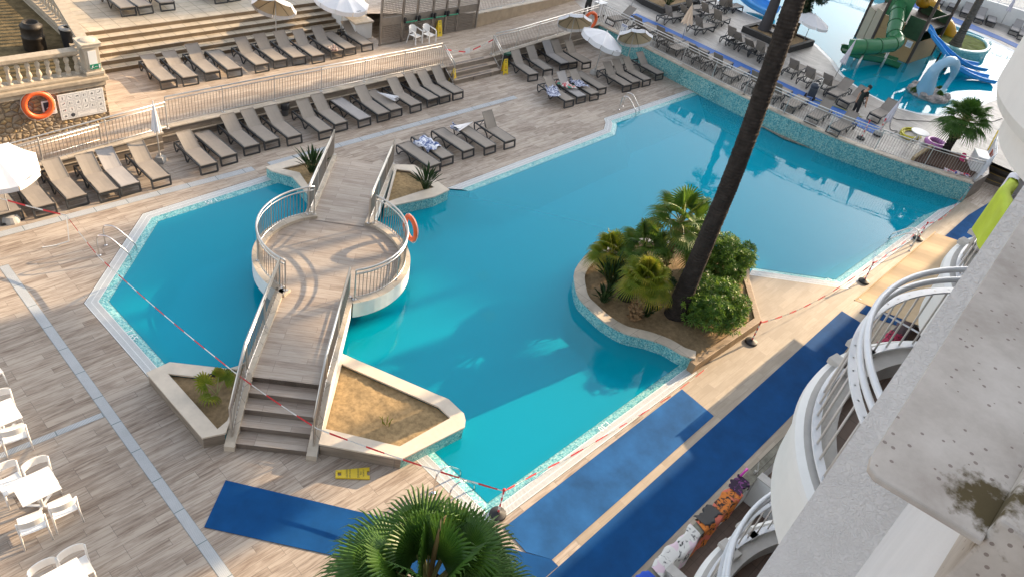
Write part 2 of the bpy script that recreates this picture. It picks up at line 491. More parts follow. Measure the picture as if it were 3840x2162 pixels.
# depth figures set in the tiled lip
def text_mesh(body, size, M4, mat, parent, name='lettering'):
    cu = bpy.data.curves.new(name, 'FONT'); cu.body = body; cu.size = size; cu.align_x = 'CENTER'; cu.align_y = 'CENTER'; cu.resolution_u = 2
    tmp = bpy.data.objects.new('lettering_curve', cu)
    me = bpy.data.meshes.new_from_object(tmp)
    bpy.data.objects.remove(tmp); bpy.data.curves.remove(cu)
    me.transform(M4); me.materials.clear(); me.materials.append(mat)
    o = bpy.data.objects.new(name, me); COL.objects.link(o)
    if parent: o.parent = parent
    return o
M['white_mark'] = m_plain('white_glaze', (.82, .84, .84), .4, var=.03)
M['ink'] = m_plain('dark_ink', (.04, .045, .06), .6, var=.1)
for body, p, rz, lab in (('1.65', (5.135, 15.889, 0.0), R(-90), 'white depth figure set in the left pool edge'), ('1.65', (9.808, 20.481, 0.0), R(180), 'white depth figure set in the upper left pool edge'),
                         ('1.30', (13.241, 6.124, 0.0), R(180), 'white depth figure set in the pool edge beside the near mats'), ('1.15', (25.562, 5.561, 0.0), R(180), 'white depth figure set in the pool edge behind the palm island')):
    o = text_mesh(body, .26, Matrix.Rotation(rz, 4, 'Z'), M['white_mark'], None, 'depth_marking'); o.location = (p[0], p[1], .004 - .02 * 0)
    tag(o, lab, 'depth marking', 'white depth figures round the pool')
for p, lab in (((16.333, 13.875, -1.4), 'square drain cover on the pool floor, farther of the two'), ((15.049, 12.218, -1.45), 'square drain cover on the pool floor, nearer of the two')):
    mb = MB(); z = floor_z(p[0], p[1])
    mb.box((p[0], p[1], z + .012), (.42, .42, .016)); mb.box((p[0], p[1], z + .026), (.26, .26, .012))
    tag(mb.build('pool_drain', M['grate']), lab, 'drain', 'drain covers on the pool floor')

# ------------------------------------------------------------------ drain channels in the deck
def channel(name, a, b, w, lab, mat=M['drain'], seg=1.0):
    t = thing(name, lab, 'drain channel', (a[0], a[1], 0))
    a, b = Vector((a[0], a[1], 0)), Vector((b[0], b[1], 0)); d = (b - a); L = d.length; d /= L; nrm = Vector((-d.y, d.x, 0)) * w / 2
    bed, cov = MB(), MB()
    bed.face([(p.x, p.y, .003) for p in (a + nrm * 1.08, a - nrm * 1.08, b - nrm * 1.08, b + nrm * 1.08)])
    k = int(L / .028)
    for i in range(k):
        if (i * .028) % seg < .028: continue
        u0, u1 = i * .028, i * .028 + .020
        cov.face([(p.x, p.y, .007) for p in (a + d * u0 + nrm, a + d * u0 - nrm, a + d * u1 - nrm, a + d * u1 + nrm)])
    bed.build('channel', M['gutter'], t); cov.build('cover', mat, t)
channel('drain_channel', (3.616, 21.778, 0.0), (12.0, 21.62), .26, 'pale drain channel between the left loungers and the pool')
channel('drain_channel', (12.6, 21.62), (25.325, 21.629, 0.0), .26, 'pale drain channel between the lounger rows across the pool')
channel('drain_channel', (3.62, 20.3), (3.62, 7.2), .22, 'long grey drain channel running past the white tables to the near edge')
channel('drain_channel', (3.5, 13.7), (-1.0, 13.9), .15, 'short drain channel branching under the white tables')

# ------------------------------------------------------------------ bridge
U = Vector((.70711, .70711, 0)); N = Vector((.70711, -.70711, 0)); B0 = Vector((5.97, 10.48, 0))
def bp(s, w, z=0.0): q = B0 + U * s + N * w; return (q.x, q.y, z)
BC = Vector((10.8, 15.08, 0)); sc = (BC - B0).dot(U); ZB = .82; RI, RO, HW, CW = 2.0, 2.28, .82, .24
s_in = sc - math.sqrt(RI ** 2 - HW ** 2); s_out = sc + math.sqrt(RI ** 2 - HW ** 2); S_END = 13.75
def ramp_z(s): return ZB if s < s_out else ZB * max(0.0, 1 - (s - s_out) / (S_END - s_out)) + .012
br = thing('footbridge', 'footbridge over the pool with a round middle platform, steps at the near end', 'bridge', (B0.x, B0.y, 0))
mb = MB()
mb.prism([bp(1.53, -HW)[:2], bp(1.53, HW)[:2], bp(s_in + .1, HW)[:2], bp(s_in + .1, -HW)[:2]], ZB - .3, ZB)
mb.prism(arc(BC, RI, 0, 360, 64)[:-1], ZB - .3, ZB + .001)
mb.build('walkway', [M['bridge']], br)
mb = MB()
for k in range(12):
    sa, sb = s_out - .1 + (S_END - s_out + .1) * k / 12, s_out - .1 + (S_END - s_out + .1) * (k + 1) / 12
    wa, wb = HW + .16 * k / 12, HW + .16 * (k + 1) / 12
    za, zb = ramp_z(max(sa, s_out)) + .002, ramp_z(sb) + .002
    mb.face([bp(sa, -wa, za), bp(sa, wa, za), bp(sb, wb, zb), bp(sb, -wb, zb)])
    mb.face([bp(sa, -wa, za - .25), bp(sb, -wb, zb - .25), bp(sb, wb, zb - .25), bp(sa, wa, za - .25)])
mb.build('ramp', [M['bridge']], br)
for k in range(5):
    s0, s1 = k * .385, (k + 1) * .385
    z = .164 * (k + 1)
    if k == 4: continue
    mb = MB(); mb.prism([bp(s0, -HW)[:2], bp(s0, HW)[:2], bp(1.53, HW)[:2], bp(1.53, -HW)[:2]], .164 * k if k else 0, z, 0, 1)
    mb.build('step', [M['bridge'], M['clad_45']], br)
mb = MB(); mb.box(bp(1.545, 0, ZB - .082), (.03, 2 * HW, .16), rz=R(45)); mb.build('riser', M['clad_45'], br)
# side curbs with their outer faces
def side(w_sign):
    mb = MB()
    def strip(pts):   # pts: (inner xy, outer xy, z top, z bottom)
        for (i0, o0, t0, b0), (i1, o1, t1, b1) in zip(pts, pts[1:]):
            f = lambda p, z: (p[0], p[1], z)
            quads = [[f(i0, t0), f(o0, t0), f(o1, t1), f(i1, t1)], [f(o0, t0), f(o0, b0), f(o1, b1), f(o1, t1)], [f(i0, b0), f(i0, t0), f(i1, t1), f(i1, b1)]]
            for k, q in enumerate(quads):
                mb.face(q if w_sign > 0 else q[::-1], m=1 if k == 1 else 0)
        for (ii, oo, tt, bb), fl in ((pts[0], 0), (pts[-1], 1)):
            q = [(ii[0], ii[1], tt), (ii[0], ii[1], bb), (oo[0], oo[1], bb), (oo[0], oo[1], tt)]
            mb.face(q if fl else q[::-1])
    a_ = []
    for s, zt, zb in ((-.12, .17, 0), (.0, .2, 0), (1.53, ZB + .1, .15), (s_in, ZB + .1, ZB - .34)):
        a_.append((bp(s, w_sign * HW), bp(s, w_sign * (HW + CW)), zt, zb))
    strip(a_)
    # ring half
    a0 = math.degrees(math.asin(HW / RI)); pts = []
    base = 45 + 180
    for k in range(25):
        th = a0 + (180 - 2 * a0) * k / 24
        an = R(base + w_sign * th)
        pts.append(((BC.x + RI * math.cos(an), BC.y + RI * math.sin(an)), (BC.x + RO * math.cos(an), BC.y + RO * math.sin(an)), ZB + .1, ZB - .42))
    strip(pts)
    a_ = []
    for k in range(9):
        s = s_out + (S_END - s_out) * k / 8; w0 = HW + .16 * k / 8
        a_.append((bp(s, w_sign * w0), bp(s, w_sign * (w0 + CW)), ramp_z(s) + .10, max(-.02, ramp_z(s) - .34)))
    strip(a_)
    return mb
side(1).build('curb', [M['curb_stone'], M['white_paint']], br); side(-1).build('curb', [M['curb_stone'], M['white_paint']], br)
mb = MB(); mb.lathe([(1.55, -1.6), (1.55, ZB - .32)], (BC.x, BC.y, 0), 40); mb.box(bp(3.4, 0, -.4), (.5, 1.5, 2.0), rz=R(45)); mb.box(bp(10.6, 0, -.6), (.5, 1.5, 2.0), rz=R(45))
mb.build('pier', M['white_paint'], br)

def railing(t, base, height=1.0, posts=None, mat=M['steel'], step=.115, bar_r=.010, top2=.13, rail_r=.026, closed_ends=True, foot=True, post_step=1.6, stuff=None):
    """Handrail, second rail, bottom rail, posts and one infill of bars per bay along a polyline of base points."""
    base = [Vector(p) for p in base]; L = path_len(base); up = Vector((0, 0, 1))
    k = max(1, round(L / post_step)); ps = posts or [L * i / k for i in range(k + 1)]
    mb = MB(); mb.tube([p + up * height for p in base], rail_r, 8); mb.build('handrail', mat, t, smooth=True)
    mb = MB(); mb.tube([p + up * (height - top2) for p in base], rail_r * .72, 6); mb.build('upper_rail', mat, t, smooth=True)
    mb = MB(); mb.tube([p + up * .09 for p in base], rail_r * .65, 6); mb.build('lower_rail', mat, t, smooth=True)
    for s in ps:
        p = path_at(base, s); mb = MB(); mb.tube([p - up * .02, p + up * height], .021, 6)
        if foot: mb.box((p.x, p.y, p.z + .006), (.11, .11, .012))
        mb.build('post', mat, t)
    for s0, s1 in zip(ps, ps[1:]):
        mb = MB(); q = max(1, round((s1 - s0) / step))
        for i in range(1, q):
            p = path_at(base, s0 + (s1 - s0) * i / q); mb.tube([p + up * .09, p + up * (height - top2)], bar_r, 4, cap=False)
        if mb.f: mb.build('baluster_infill', M['bar_dark'] if mat is not M['white_metal'] else mat, t)
    return t
def rail_thing(lab, base, **kw):
    t = thing('railing', lab, 'railing', tuple(base[0]), group='steel railings')
    return railing(t, base, **kw)
for sgn, nm in ((-1, 'left'), (1, 'right')):
    w = sgn * (HW + CW * .5); a0 = math.degrees(math.asin((HW + .12) / (RI + .12)))
    bpts = [bp(.12, w, .2), bp(1.53, w, ZB + .1), bp(s_in, w, ZB + .1)]
    ringp = []
    for k in range(25):
        th = a0 + (180 - 2 * a0) * k / 24; an = R(225 + sgn * th)
        ringp.append((BC.x + (RI + .12) * math.cos(an), BC.y + (RI + .12) * math.sin(an), ZB + .1))
    far = [bp(s_out + (S_END - s_out) * k / 6, sgn * (HW + .12 + .16 * k / 6), ramp_z(s_out + (S_END - s_out) * k / 6) + .1) for k in range(7)]
    side_name = 'left side, away from the camera' if sgn < 0 else 'right side'
    for pts, lab in ((bpts, 'steel railing of the footbridge steps and near span, %s' % nm), (ringp, 'curved steel railing round the %s half of the bridge platform' % nm), (far, 'steel railing of the bridge ramp down to the far loungers, %s' % nm)):
        rail_thing(lab, pts, height=1.02, rail_r=.03)

# ------------------------------------------------------------------ planters standing at the bridge ends
def planter(lab, out, inn, top=.40, soil='sand', wall=(0,), wallmat='clad_xz', ztop=.36):
    """Stone-topped raised bed: `wall` edges (of `out`) are timber-look, the others mosaic."""
    out, inn = [p[:2] for p in out], [p[:2] for p in inn]
    t = thing('planter', lab, 'planter', (*out[0], 0), group='stone topped planters at the bridge ends')
    mb = MB(); o = ccw(out)
    for i in range(len(o)):
        a, b = o[i], o[(i + 1) % len(o)]
        key = out.index(a); key2 = out.index(b); e = min(key, key2) if abs(key - key2) == 1 else max(key, key2)
        mb.face([(a[0], a[1], -1.5), (b[0], b[1], -1.5), (b[0], b[1], top - .05), (a[0], a[1], top - .05)], m=0 if e in wall else 1)
    mb.build('side_wall', [M[wallmat], M['mosaic']], t)
    mb = MB(); cx, cy = sum(p[0] for p in out) / len(out), sum(p[1] for p in out) / len(out)
    grow = offset_poly(ccw(out), [-.025] * len(out), closed=True)
    flat([grow, ccw(inn)], top, None, None, mb=mb)
    for ring_, sg in ((grow, 1), (ccw(inn), -1)):
        for i in range(len(ring_)):
            a, b = ring_[i], ring_[(i + 1) % len(ring_)]
            q = [(a[0], a[1], top - .05), (b[0], b[1], top - .05), (b[0], b[1], top), (a[0], a[1], top)]
            mb.face(q if sg > 0 else q[::-1])
    mb.build('coping', M['limestone'], t)
    ii = ccw(inn); rough_sheet(offset_poly(ii, [-.02] * len(ii), closed=True), top - .10, .035, M[soil], 'soil', t, .09, 2.6, out[0][0])
    return t
planter('near left planter with one fan palm seedling, beside the bridge steps',
        [(4.744, 14.022, 0.4), (5.308, 14.045, 0.4), (6.474, 12.908, 0.4)] + [bp(2.75, -1.1), bp(.1, -1.09)] + [(4.825, 11.479, 0.4)],
        [(5.108, 13.739, 0.4), (5.641, 13.214, 0.4)] + [bp(2.4, -1.14), bp(.45, -1.13)] + [(5.191, 11.5, 0.4)], soil='soil', wall=(4, 5))
planter('near right planter of bare raked sand, beside the bridge steps',
        [bp(3.1, 1.09)] + [(10.026, 9.358, 0.4), (10.169, 9.054, 0.4), (10.163, 8.463, 0.4), (10.055, 8.282, 0.4), (9.9, 8.14, 0.4), (8.054, 8.301, 0.4)] + [bp(.1, 1.09)],
        [bp(2.75, 1.13)] + [(9.811, 9.012, 0.4), (9.814, 8.554, 0.4), (8.242, 8.6, 0.4)] + [bp(.55, 1.13)], wall=(6, 7))
planter('far left planter with a spiky dark green plant, at the bridge ramp',
        [(12.11, 20.938, 0.4), (12.171, 20.616, 0.4), (12.56, 19.997, 0.4)] + [bp(10.3, -1.24), bp(13.2, -1.26)] + [(14.294, 20.995, 0.4)],
        [(12.49, 20.61, 0.4), (12.891, 20.105, 0.4)] + [bp(10.7, -1.30), bp(12.9, -1.30)], wall=(5,))
planter('far right planter with a spiky dark green plant, at the bridge ramp',
        [bp(10.35, 1.24)] + [(15.76, 16.647, 0.4), (16.07, 16.593, 0.4), (16.81, 16.671, 0.4), (16.781, 18.578, 0.4)] + [bp(13.2, 1.27)],
        [bp(10.7, 1.30)] + [(15.921, 17.084, 0.4), (16.446, 17.04, 0.4), (16.388, 18.348, 0.4)] + [bp(12.9, 1.32)], wall=(3, 4))

# ------------------------------------------------------------------ palm island
isl_out = [(23.2, 7.65), (23.05, 8.15)] + [tuple(p) for p in smooth_path([(22.6, 9.2), (21.3, 10.7), (19.7, 11.35), (18.5, 11.3), (17.3, 10.91), (16.65, 10.33), (16.31, 9.87), (16.2, 9.4), (16.12, 8.68), (16.25, 7.96), (16.65, 7.4), (16.92, 6.85), (17.0, 6.35), (17.2, 5.97)], 3)]
isl_out = [(p[0], p[1]) for p in isl_out]
isl = thing('palm_island', 'planted island bed with curved stone curb and timber edge in the pool', 'planter', (19.5, 8.5, 0))
mb = MB()
def left_in(pl, d):
    a = offset_poly(pl, [d] * (len(pl) - 1)); return a
cc = left_in(isl_out, .36) if (Vector(left_in(isl_out, .36)[8]) - Vector((19.5, 8.5))).length < (Vector(isl_out[8]) - Vector((19.5, 8.5))).length else left_in(isl_out, -.36)
ZI = .40
for (o0, o1), (c0, c1) in zip(zip(isl_out, isl_out[1:]), zip(cc, cc[1:])):
    q = [(o0[0], o0[1], ZI), (o1[0], o1[1], ZI), (c1[0], c1[1], ZI), (c0[0], c0[1], ZI)]
    mb.face(q, 0); mb.face([(c0[0], c0[1], ZI), (c1[0], c1[1], ZI), (c1[0], c1[1], .1), (c0[0], c0[1], .1)], 0)
    mb.face([(o0[0], o0[1], ZI), (o0[0], o0[1], ZI - .045), (o1[0], o1[1], ZI - .045), (o1[0], o1[1], ZI)], 0)
    i0 = Vector(o0).lerp(Vector(c0), .06); i1 = Vector(o1).lerp(Vector(c1), .06)
    mb.face([(i0[0], i0[1], ZI - .045), (i0[0], i0[1], -1.5), (i1[0], i1[1], -1.5), (i1[0], i1[1], ZI - .045)], 1)
mb.build('curb', [M['curb_stone'], M['mosaic']], isl)
rough_sheet(cc + [(17.25, 6.05), (20.7, 5.98), (22.5, 7.46)], .30, .04, M['soil'], 'soil', isl, .14, 1.6)
for a, b, nm in (((17.02, 5.93), (20.78, 5.82), 0), ((20.72, 5.86), (22.5, 7.42), 1), ((22.46, 7.36), (23.25, 7.75), 2)):
    mb = MB(); mb.beam((a[0], a[1], .17), (b[0], b[1], .17), .22, .37 - .004 * nm); mb.build('timber_edging', M['timber'], isl, bevel=.012)

# ------------------------------------------------------------------ terrace with its low wall, steps and railings
ZT = .6
def terr_z(x, y): return ZT + .335 * max(0, min(1, (x - 28.0) / 7.0))
mb = MB()
flat([[(9.9, 24.72), (23.35, 24.72), (23.35, 24.66), (26.45, 24.66), (28, 24.72), (35.0, 25.0), (36.4, 28.05), (28.15, 27.62), (22.3, 27.62), (22.3, 29.6), (8.9, 29.6), (8.9, 25.9), (9.9, 25.9)]], terr_z, None, None, mb=mb)
mb.build('terrace', M['terrace'])['kind'] = 'structure'
# ramp at the left end: low sloping walkway behind its own wall
mb = MB()
def lz(x, y): return .60 * max(0.0, min(1, (x - 2.0) / 7.9))
flat([[(-3, 24.3), (9.9, 24.3), (9.9, 26.0), (-3, 26.0)]], lz, None, None, mb=mb)
mb.build('path', M['terrace'])['kind'] = 'structure'
wl = thing('retaining_wall', 'low plank clad wall behind the lounger row under the long railing', 'wall', (9.9, 24.5, 0))
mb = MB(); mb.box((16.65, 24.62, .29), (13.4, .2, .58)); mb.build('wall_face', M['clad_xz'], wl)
mb = MB(); mb.box((16.65, 24.60, .605), (13.5, .30, .05)); mb.build('coping', M['curb_stone'], wl, bevel=.008)
mb = MB(); mb.box((16.65, 24.50, .29), (13.4, .045, .035)); mb.build('ledge', M['curb_stone'], wl)
wl = thing('retaining_wall', 'sloping plank clad wall at the left end behind the white umbrella', 'wall', (-3, 24.2, 0))
mb = MB(); mb.prism([(-3, 24.16), (10.0, 24.16), (10.0, 24.36), (-3, 24.36)], 0, lambda x, y: lz(x, y) + .02); mb.build('wall_face', M['clad_xz'], wl)
mb = MB(); mb.prism([(-3, 24.12), (10.05, 24.12), (10.05, 24.40), (-3, 24.40)], lambda x, y: lz(x, y) + .02, lambda x, y: lz(x, y) + .07); mb.build('coping', M['curb_stone'], wl)
mb = MB(); mb.box((6.5, 24.145, .3), (7.0, .03, .03)); mb.build('ledge', M['curb_stone'], wl)
wl = thing('retaining_wall', 'low plank clad wall behind the right hand loungers and umbrellas', 'wall', (26.5, 24.5, 0))
mb = MB(); mb.prism([(26.45, 24.52), (35.05, 24.86), (35.05, 25.06), (26.45, 24.72)], 0, lambda x, y: terr_z(x, y) - .02); mb.build('wall_face', M['clad_xz'], wl)
mb = MB(); mb.prism([(26.42, 24.47), (35.05, 24.81), (35.05, 25.09), (26.42, 24.75)], lambda x, y: terr_z(x, y) - .02, lambda x, y: terr_z(x, y) + .03); mb.build('coping', M['curb_stone'], wl)
mb = MB(); mb.prism([(26.45, 24.49), (34.6, 24.82), (34.6, 24.86), (26.45, 24.53)], .30, .34); mb.build('ledge', M['curb_stone'], wl)
st = thing('terrace_steps', 'three wide plank clad steps with anti slip strips up to the terrace', 'steps', (25, 24.2, 0))
for k in range(3):
    mb = MB(); y0 = 23.82 + .31 * k
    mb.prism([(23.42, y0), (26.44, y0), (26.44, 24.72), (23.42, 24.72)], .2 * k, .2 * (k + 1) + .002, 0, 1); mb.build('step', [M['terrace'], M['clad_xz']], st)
    for dy in (.10, .17):
        mb = MB(); mb.box((24.8, y0 + dy, .2 * (k + 1) + .005), (2.2, .025, .006)); mb.build('grip_strip', M['ink'], st)
mb = MB(); mb.tube([(24.6, 23.80, .02), (24.6, 23.79, .2), (25.7, 23.79, .2), (25.75, 23.79, .16), (25.75, 23.79, .01)], .012, 6); mb.build('cable', M['ink'], st)

rail_thing('long steel railing on the terrace edge above the lounger row', [(10.45, 24.66, .63), (23.2, 24.66, .63)], height=1.05, mat=M['galvanised'], post_step=2.3)
rail_thing('sloping steel railing of the ramp below the stone wall, left end', [(-2, 24.30, lz(-2, 0) + .07), (2.0, 24.30, .07), (8.6, 24.30, lz(8.6, 0) + .07), (10.3, 24.34, .66)], height=1.0, mat=M['galvanised'], post_step=2.1)
rail_thing('short sloping steel railing on the left side of the terrace steps', [(23.36, 24.7, .62), (23.36, 23.85, .06)], height=.95, mat=M['galvanised'], post_step=1.2)
rail_thing('short sloping steel railing on the right side of the terrace steps', [(26.5, 24.7, .62), (26.5, 23.9, .06)], height=.95, mat=M['galvanised'], post_step=1.2)
rail_thing('steel railing above the right hand loungers, running up to the slide deck', [(26.55, 24.62, .63), (28.0, 24.68, .63), (34.7, 24.96, terr_z(34.7, 0) + .03)], height=1.05, mat=M['galvanised'], post_step=1.7)
t = rail_thing('grey inner hand rail along the ramp foot of the stone wall', [(2.5, 24.75, lz(2.5, 0)), (8.2, 24.75, lz(8.2, 0))], height=.62, mat=M['galvanised'], post_step=1.9, step=9)

# upper wall and railing east of the gate
wl = thing('retaining_wall', 'low wall with grey railing behind the perforated gate, right side', 'wall', (28, 27.7, .6))
mb = MB(); mb.prism([(28.1, 27.60), (33, 27.84), (37, 28.08), (37, 28.3), (33, 28.06), (28.1, 27.82)], .5, 1.30); mb.build('wall_face', m_plain('ochre_render', (.36, .28, .19), .8, var=.2, scale=2.5, obj=False), wl)
mb = MB(); mb.prism([(28.1, 27.57), (33, 27.81), (37, 28.05), (37, 28.33), (33, 28.09), (28.1, 27.85)], 1.30, 1.345); mb.build('coping', M['curb_stone'], wl)
rail_thing('grey steel railing on the low wall right of the gate', [(28.3, 27.72, 1.34), (33, 27.96, 1.34), (37, 28.2, 1.34)], height=1.0, mat=M['galvanised'], post_step=1.9)
mb = MB(); flat([[(22.3, 29.7), (28.1, 27.82), (33, 28.06), (60, 29.4), (60, 60), (22.3, 60)]], 1.28, None, None, mb=mb); mb.build('upper_yard', M['terrace'])['kind'] = 'structure'

# ------------------------------------------------------------------ wide stairs and the upper terrace
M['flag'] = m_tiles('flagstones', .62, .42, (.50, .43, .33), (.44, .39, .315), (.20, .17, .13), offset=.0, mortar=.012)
M['flag_riser_shaded'] = m_tiles('shaded_riser', .62, .42, (.17, .125, .078), (.14, .10, .065), (.2, .16, .12), axes='xzy', mortar=.01)  # riser colour darkened so the step fronts carry their shade
stt = thing('wide_stairs', 'wide flight of six shallow stone steps behind the upper loungers', 'stairs', (16, 30, .6))
for k in range(6):
    y0 = 29.27 + .355 * k
    mb = MB(); mb.prism([(9.75, y0), (21.2, y0), (21.2, 31.4), (9.75, 31.4)], .6 + .15 * k, .6 + .15 * (k + 1), 0, 1); mb.build('step', [M['flag'], M['flag_riser_shaded']], stt)
mb = MB(); flat([[(9.75, 31.4), (21.2, 31.4), (21.2, 32.5), (22.3, 32.5), (22.3, 60), (9.75, 60)]], 1.498, None, None, mb=mb); mb.build('upper_terrace', M['flag'])['kind'] = 'structure'
mb = MB(); mb.prism([(9.9, 29.2), (9.9, 29.26), (22.4, 29.26), (22.4, 29.2)], .3, .601); mb.build('terrace_edge', M['terrace'])['kind'] = 'structure'
sw = thing('stair_wall', 'white painted stair side wall with stone coping beside the perforated gate', 'wall', (21.6, 29, .6))
mb = MB(); mb.prism([(21.2, 28.45), (22.15, 28.45), (22.15, 28.7), (21.55, 32.4), (21.2, 32.4)], .55, lambda x, y: 1.35 + .30 * max(0, min(1, (y - 28.4) / 4))); mb.build('wall_face', M['white_paint'], sw)
mb = MB(); mb.prism([(21.15, 28.40), (22.22, 28.40), (22.22, 28.72), (21.6, 32.45), (21.15, 32.45)], lambda x, y: 1.352 + .30 * max(0, min(1, (y - 28.4) / 4)), lambda x, y: 1.42 + .30 * max(0, min(1, (y - 28.4) / 4))); mb.build('coping', M['curb_stone'], sw)
rail_thing('grey steel railing on the white stair side wall', [(22.05, 28.8, 1.45), (21.5, 32.3, 1.75)], height=1.0, mat=M['galvanised'], post_step=1.8)

# ------------------------------------------------------------------ rubble wall with balustrade
def m_rubble():
    t = NT('rubble_stone'); g = t.n('ShaderNodeNewGeometry').outputs['Position']
    n0 = t.n('ShaderNodeTexNoise'); n0.inputs['Scale'].default_value = 3; t.l(g, n0.inputs['Vector'])
    wv = t.n('ShaderNodeVectorMath', operation='MULTIPLY_ADD'); t.l(n0.outputs['Color'], wv.inputs[0]); wv.inputs[1].default_value = (.16, .16, .16); t.l(g, wv.inputs[2])
    mp = t.n('ShaderNodeMapping'); mp.inputs['Scale'].default_value = (4.6, 4.6, 6.0); t.l(wv.outputs[0], mp.inputs[0])
    a = t.n('ShaderNodeTexVoronoi'); a.inputs['Scale'].default_value = 1; t.l(mp.outputs[0], a.inputs['Vector'])
    e = t.n('ShaderNodeTexVoronoi', feature='DISTANCE_TO_EDGE'); e.inputs['Scale'].default_value = 1; t.l(mp.outputs[0], e.inputs['Vector'])
    sp = t.n('ShaderNodeSeparateColor'); t.l(a.outputs['Color'], sp.inputs[0])
    c = t.ramp(sp.outputs[0], [(0, (.30, .22, .13)), (.3, (.36, .29, .20)), (.55, (.31, .27, .22)), (.75, (.42, .30, .15)), (1, (.26, .22, .18))])
    c = t.mix(c, t.ramp(t.noise(g, 9, 5), [(.3, (.7, .7, .7)), (.7, (1.15, 1.12, 1.1))]), 1, 'MULTIPLY')
    ed = t.ramp(e.outputs['Distance'], [(.02, (0, 0, 0)), (.09, (1, 1, 1))])
    t.color(t.mix((.15, .115, .08), c, ed)); t.rough(.85)
    t.bump(t.math('ADD', t.ramp(e.outputs['Distance'], [(.0, (0, 0, 0)), (.25, (1, 1, 1))]), t.math('MULTIPLY', t.noise(g, 12, 4), .25)), .8, .06)
    return t.mat
M['rubble'] = m_rubble()
M['old_stone'] = m_plain('weathered_stone', (.40, .33, .245), .8, var=.22, scale=5, bump=.25, obj=False)
M['old_stone_lt'] = m_plain('pale_stone', (.50, .43, .335), .75, var=.15, scale=5, bump=.2, obj=False)
rw = thing('rubble_wall', 'rubble stone wall with stone balustrade on top, left of the stairs', 'wall', (5, 25.9, 0))
mb = MB(); mb.prism([(-4, 25.85), (8.97, 25.82), (8.97, 26.3), (-4, 26.3)], -.1, 1.92); mb.build('rubble_face', M['rubble'], rw)
mb = MB(); mb.box((2.5, 26.05, 2.0), (13.06, .56, .17)); mb.box((2.5, 26.05, 2.17), (13.2, .70, .14)); mb.box((2.5, 26.05, 2.29), (13.04, .5, .10)); mb.build('cornice', M['old_stone'], rw, bevel=.02)
mb = MB(); mb.box((2.2, 26.05, 3.13), (12.3, .34, .13)); mb.box((2.2, 26.05, 3.04), (12.2, .24, .06)); mb.build('top_rail', M['old_stone'], rw, bevel=.015)
prof = [(.085, 0), (.085, .04), (.055, .05), (.05, .09), (.085, .18), (.09, .22), (.06, .31), (.045, .35), (.065, .37), (.045, .39), (.06, .44), (.085, .52), (.075, .57), (.045, .63), (.05, .66), (.085, .67), (.085, .71)]
bal = MB(); bal.lathe(prof, (0, 0, 0), 12)
bo = bal.build('baluster', M['old_stone_lt'], rw, smooth=True, world=False)
bx = [8.28 - .29 * i for i in range(16)]
for i, x in enumerate(bx):
    o = bo if i == 0 else bo.copy()
    if i: COL.objects.link(o); o.parent = rw
    o.location = Vector((x, 26.05, 2.33)) - Vector(rw.location)
ped = thing('stone_pedestal', 'square stone pedestal with domed cap at the balustrade corner', 'pedestal', (8.75, 26.08, 2.33))
mb = MB(); mb.box((8.74, 26.08, 2.80), (.48, .48, .92)); mb.box((8.74, 26.08, 2.38), (.60, .60, .10)); mb.build('shaft', M['old_stone_lt'], ped, bevel=.015)
mb = MB(); mb.box((8.74, 25.832, 2.83), (.26, .02, .62)); mb.build('panel', M['white_paint'], ped)
mb = MB(); mb.box((8.74, 26.08, 3.31), (.62, .62, .09)); mb.box((8.74, 26.08, 3.38), (.66, .66, .05)); mb.lathe([(.26, 0), (.2, .035), (.1, .055), (.01, .06)], (8.74, 26.08, 3.405), 20); mb.build('cap', M['old_stone_lt'], ped, bevel=.012)
sb = thing('balustrade', 'stone balustrade running back beside the upper stairs from the pedestal', 'balustrade', (8.9, 30, 2.2))
mb = MB(); mb.prism([(8.5, 26.3), (9.0, 26.3), (9.74, 29.2), (9.74, 45), (9.1, 45), (9.1, 29.4)], .3, 2.18); mb.build('plinth', M['old_stone'], sb)
mb = MB()
mb.beam((8.78, 26.4, 3.13), (9.42, 30.2, 3.13), .34, .13); mb.beam((9.42, 30.2, 3.132), (9.42, 44, 3.132), .34, .13); mb.build('top_rail', M['old_stone'], sb)
for i in range(34):
    o = bo.copy(); COL.objects.link(o); o.parent = sb
    y = 26.7 + .29 * i; x = 8.78 + .64 * min(1, (y - 26.4) / 3.8); o.location = Vector((x, y, 2.33)) - Vector(sb.location)
mb = MB(); mb.prism([(8.6, 26.35), (9.0, 26.35), (9.66, 30.2), (9.66, 45), (9.2, 45), (9.2, 30.3)], 2.182, 2.335); mb.build('base_rail', M['old_stone'], sb)
M['drygrass'] = m_plain('dry_grass', (.14, .105, .055), .95, var=.5, scale=4, bump=.6, spec=.1, obj=False)
mb = MB(); flat([[(-4, 26.3), (8.6, 26.3), (9.15, 29.4), (9.15, 60), (-4, 60)]], 2.1, None, None, mb=mb); mb.build('garden_ground', M['drygrass'])['kind'] = 'structure'

# ------------------------------------------------------------------ furniture
M['sling'] = m_plain('taupe_sling', (.27, .235, .20), .75, var=.07, scale=5, bump=.05)
M['sling_lt'] = m_plain('grey_sling', (.33, .31, .30), .75, var=.06, scale=5, bump=.05)
M['resin'] = m_plain('anthracite_resin', (.032, .034, .037), .42, var=.15, scale=5)
M['canopy'] = m_plain('white_canopy', (.76, .75, .76), .8, var=.05, scale=2.5)
M['canopy_in'] = m_plain('cream_lining', (.62, .50, .33), .85, var=.08, scale=3)
M['canopy_peach'] = m_plain('peach_canopy', (.72, .56, .42), .85, var=.10, scale=3)
M['canopy_lilac'] = m_plain('lilac_canopy', (.62, .60, .66), .85, var=.08, scale=3)
M['pole'] = m_plain('grey_pole', (.55, .54, .52), .4, metal=.4)
M['concrete'] = m_plain('cast_concrete', (.42, .40, .37), .85, var=.15, scale=8, bump=.2)
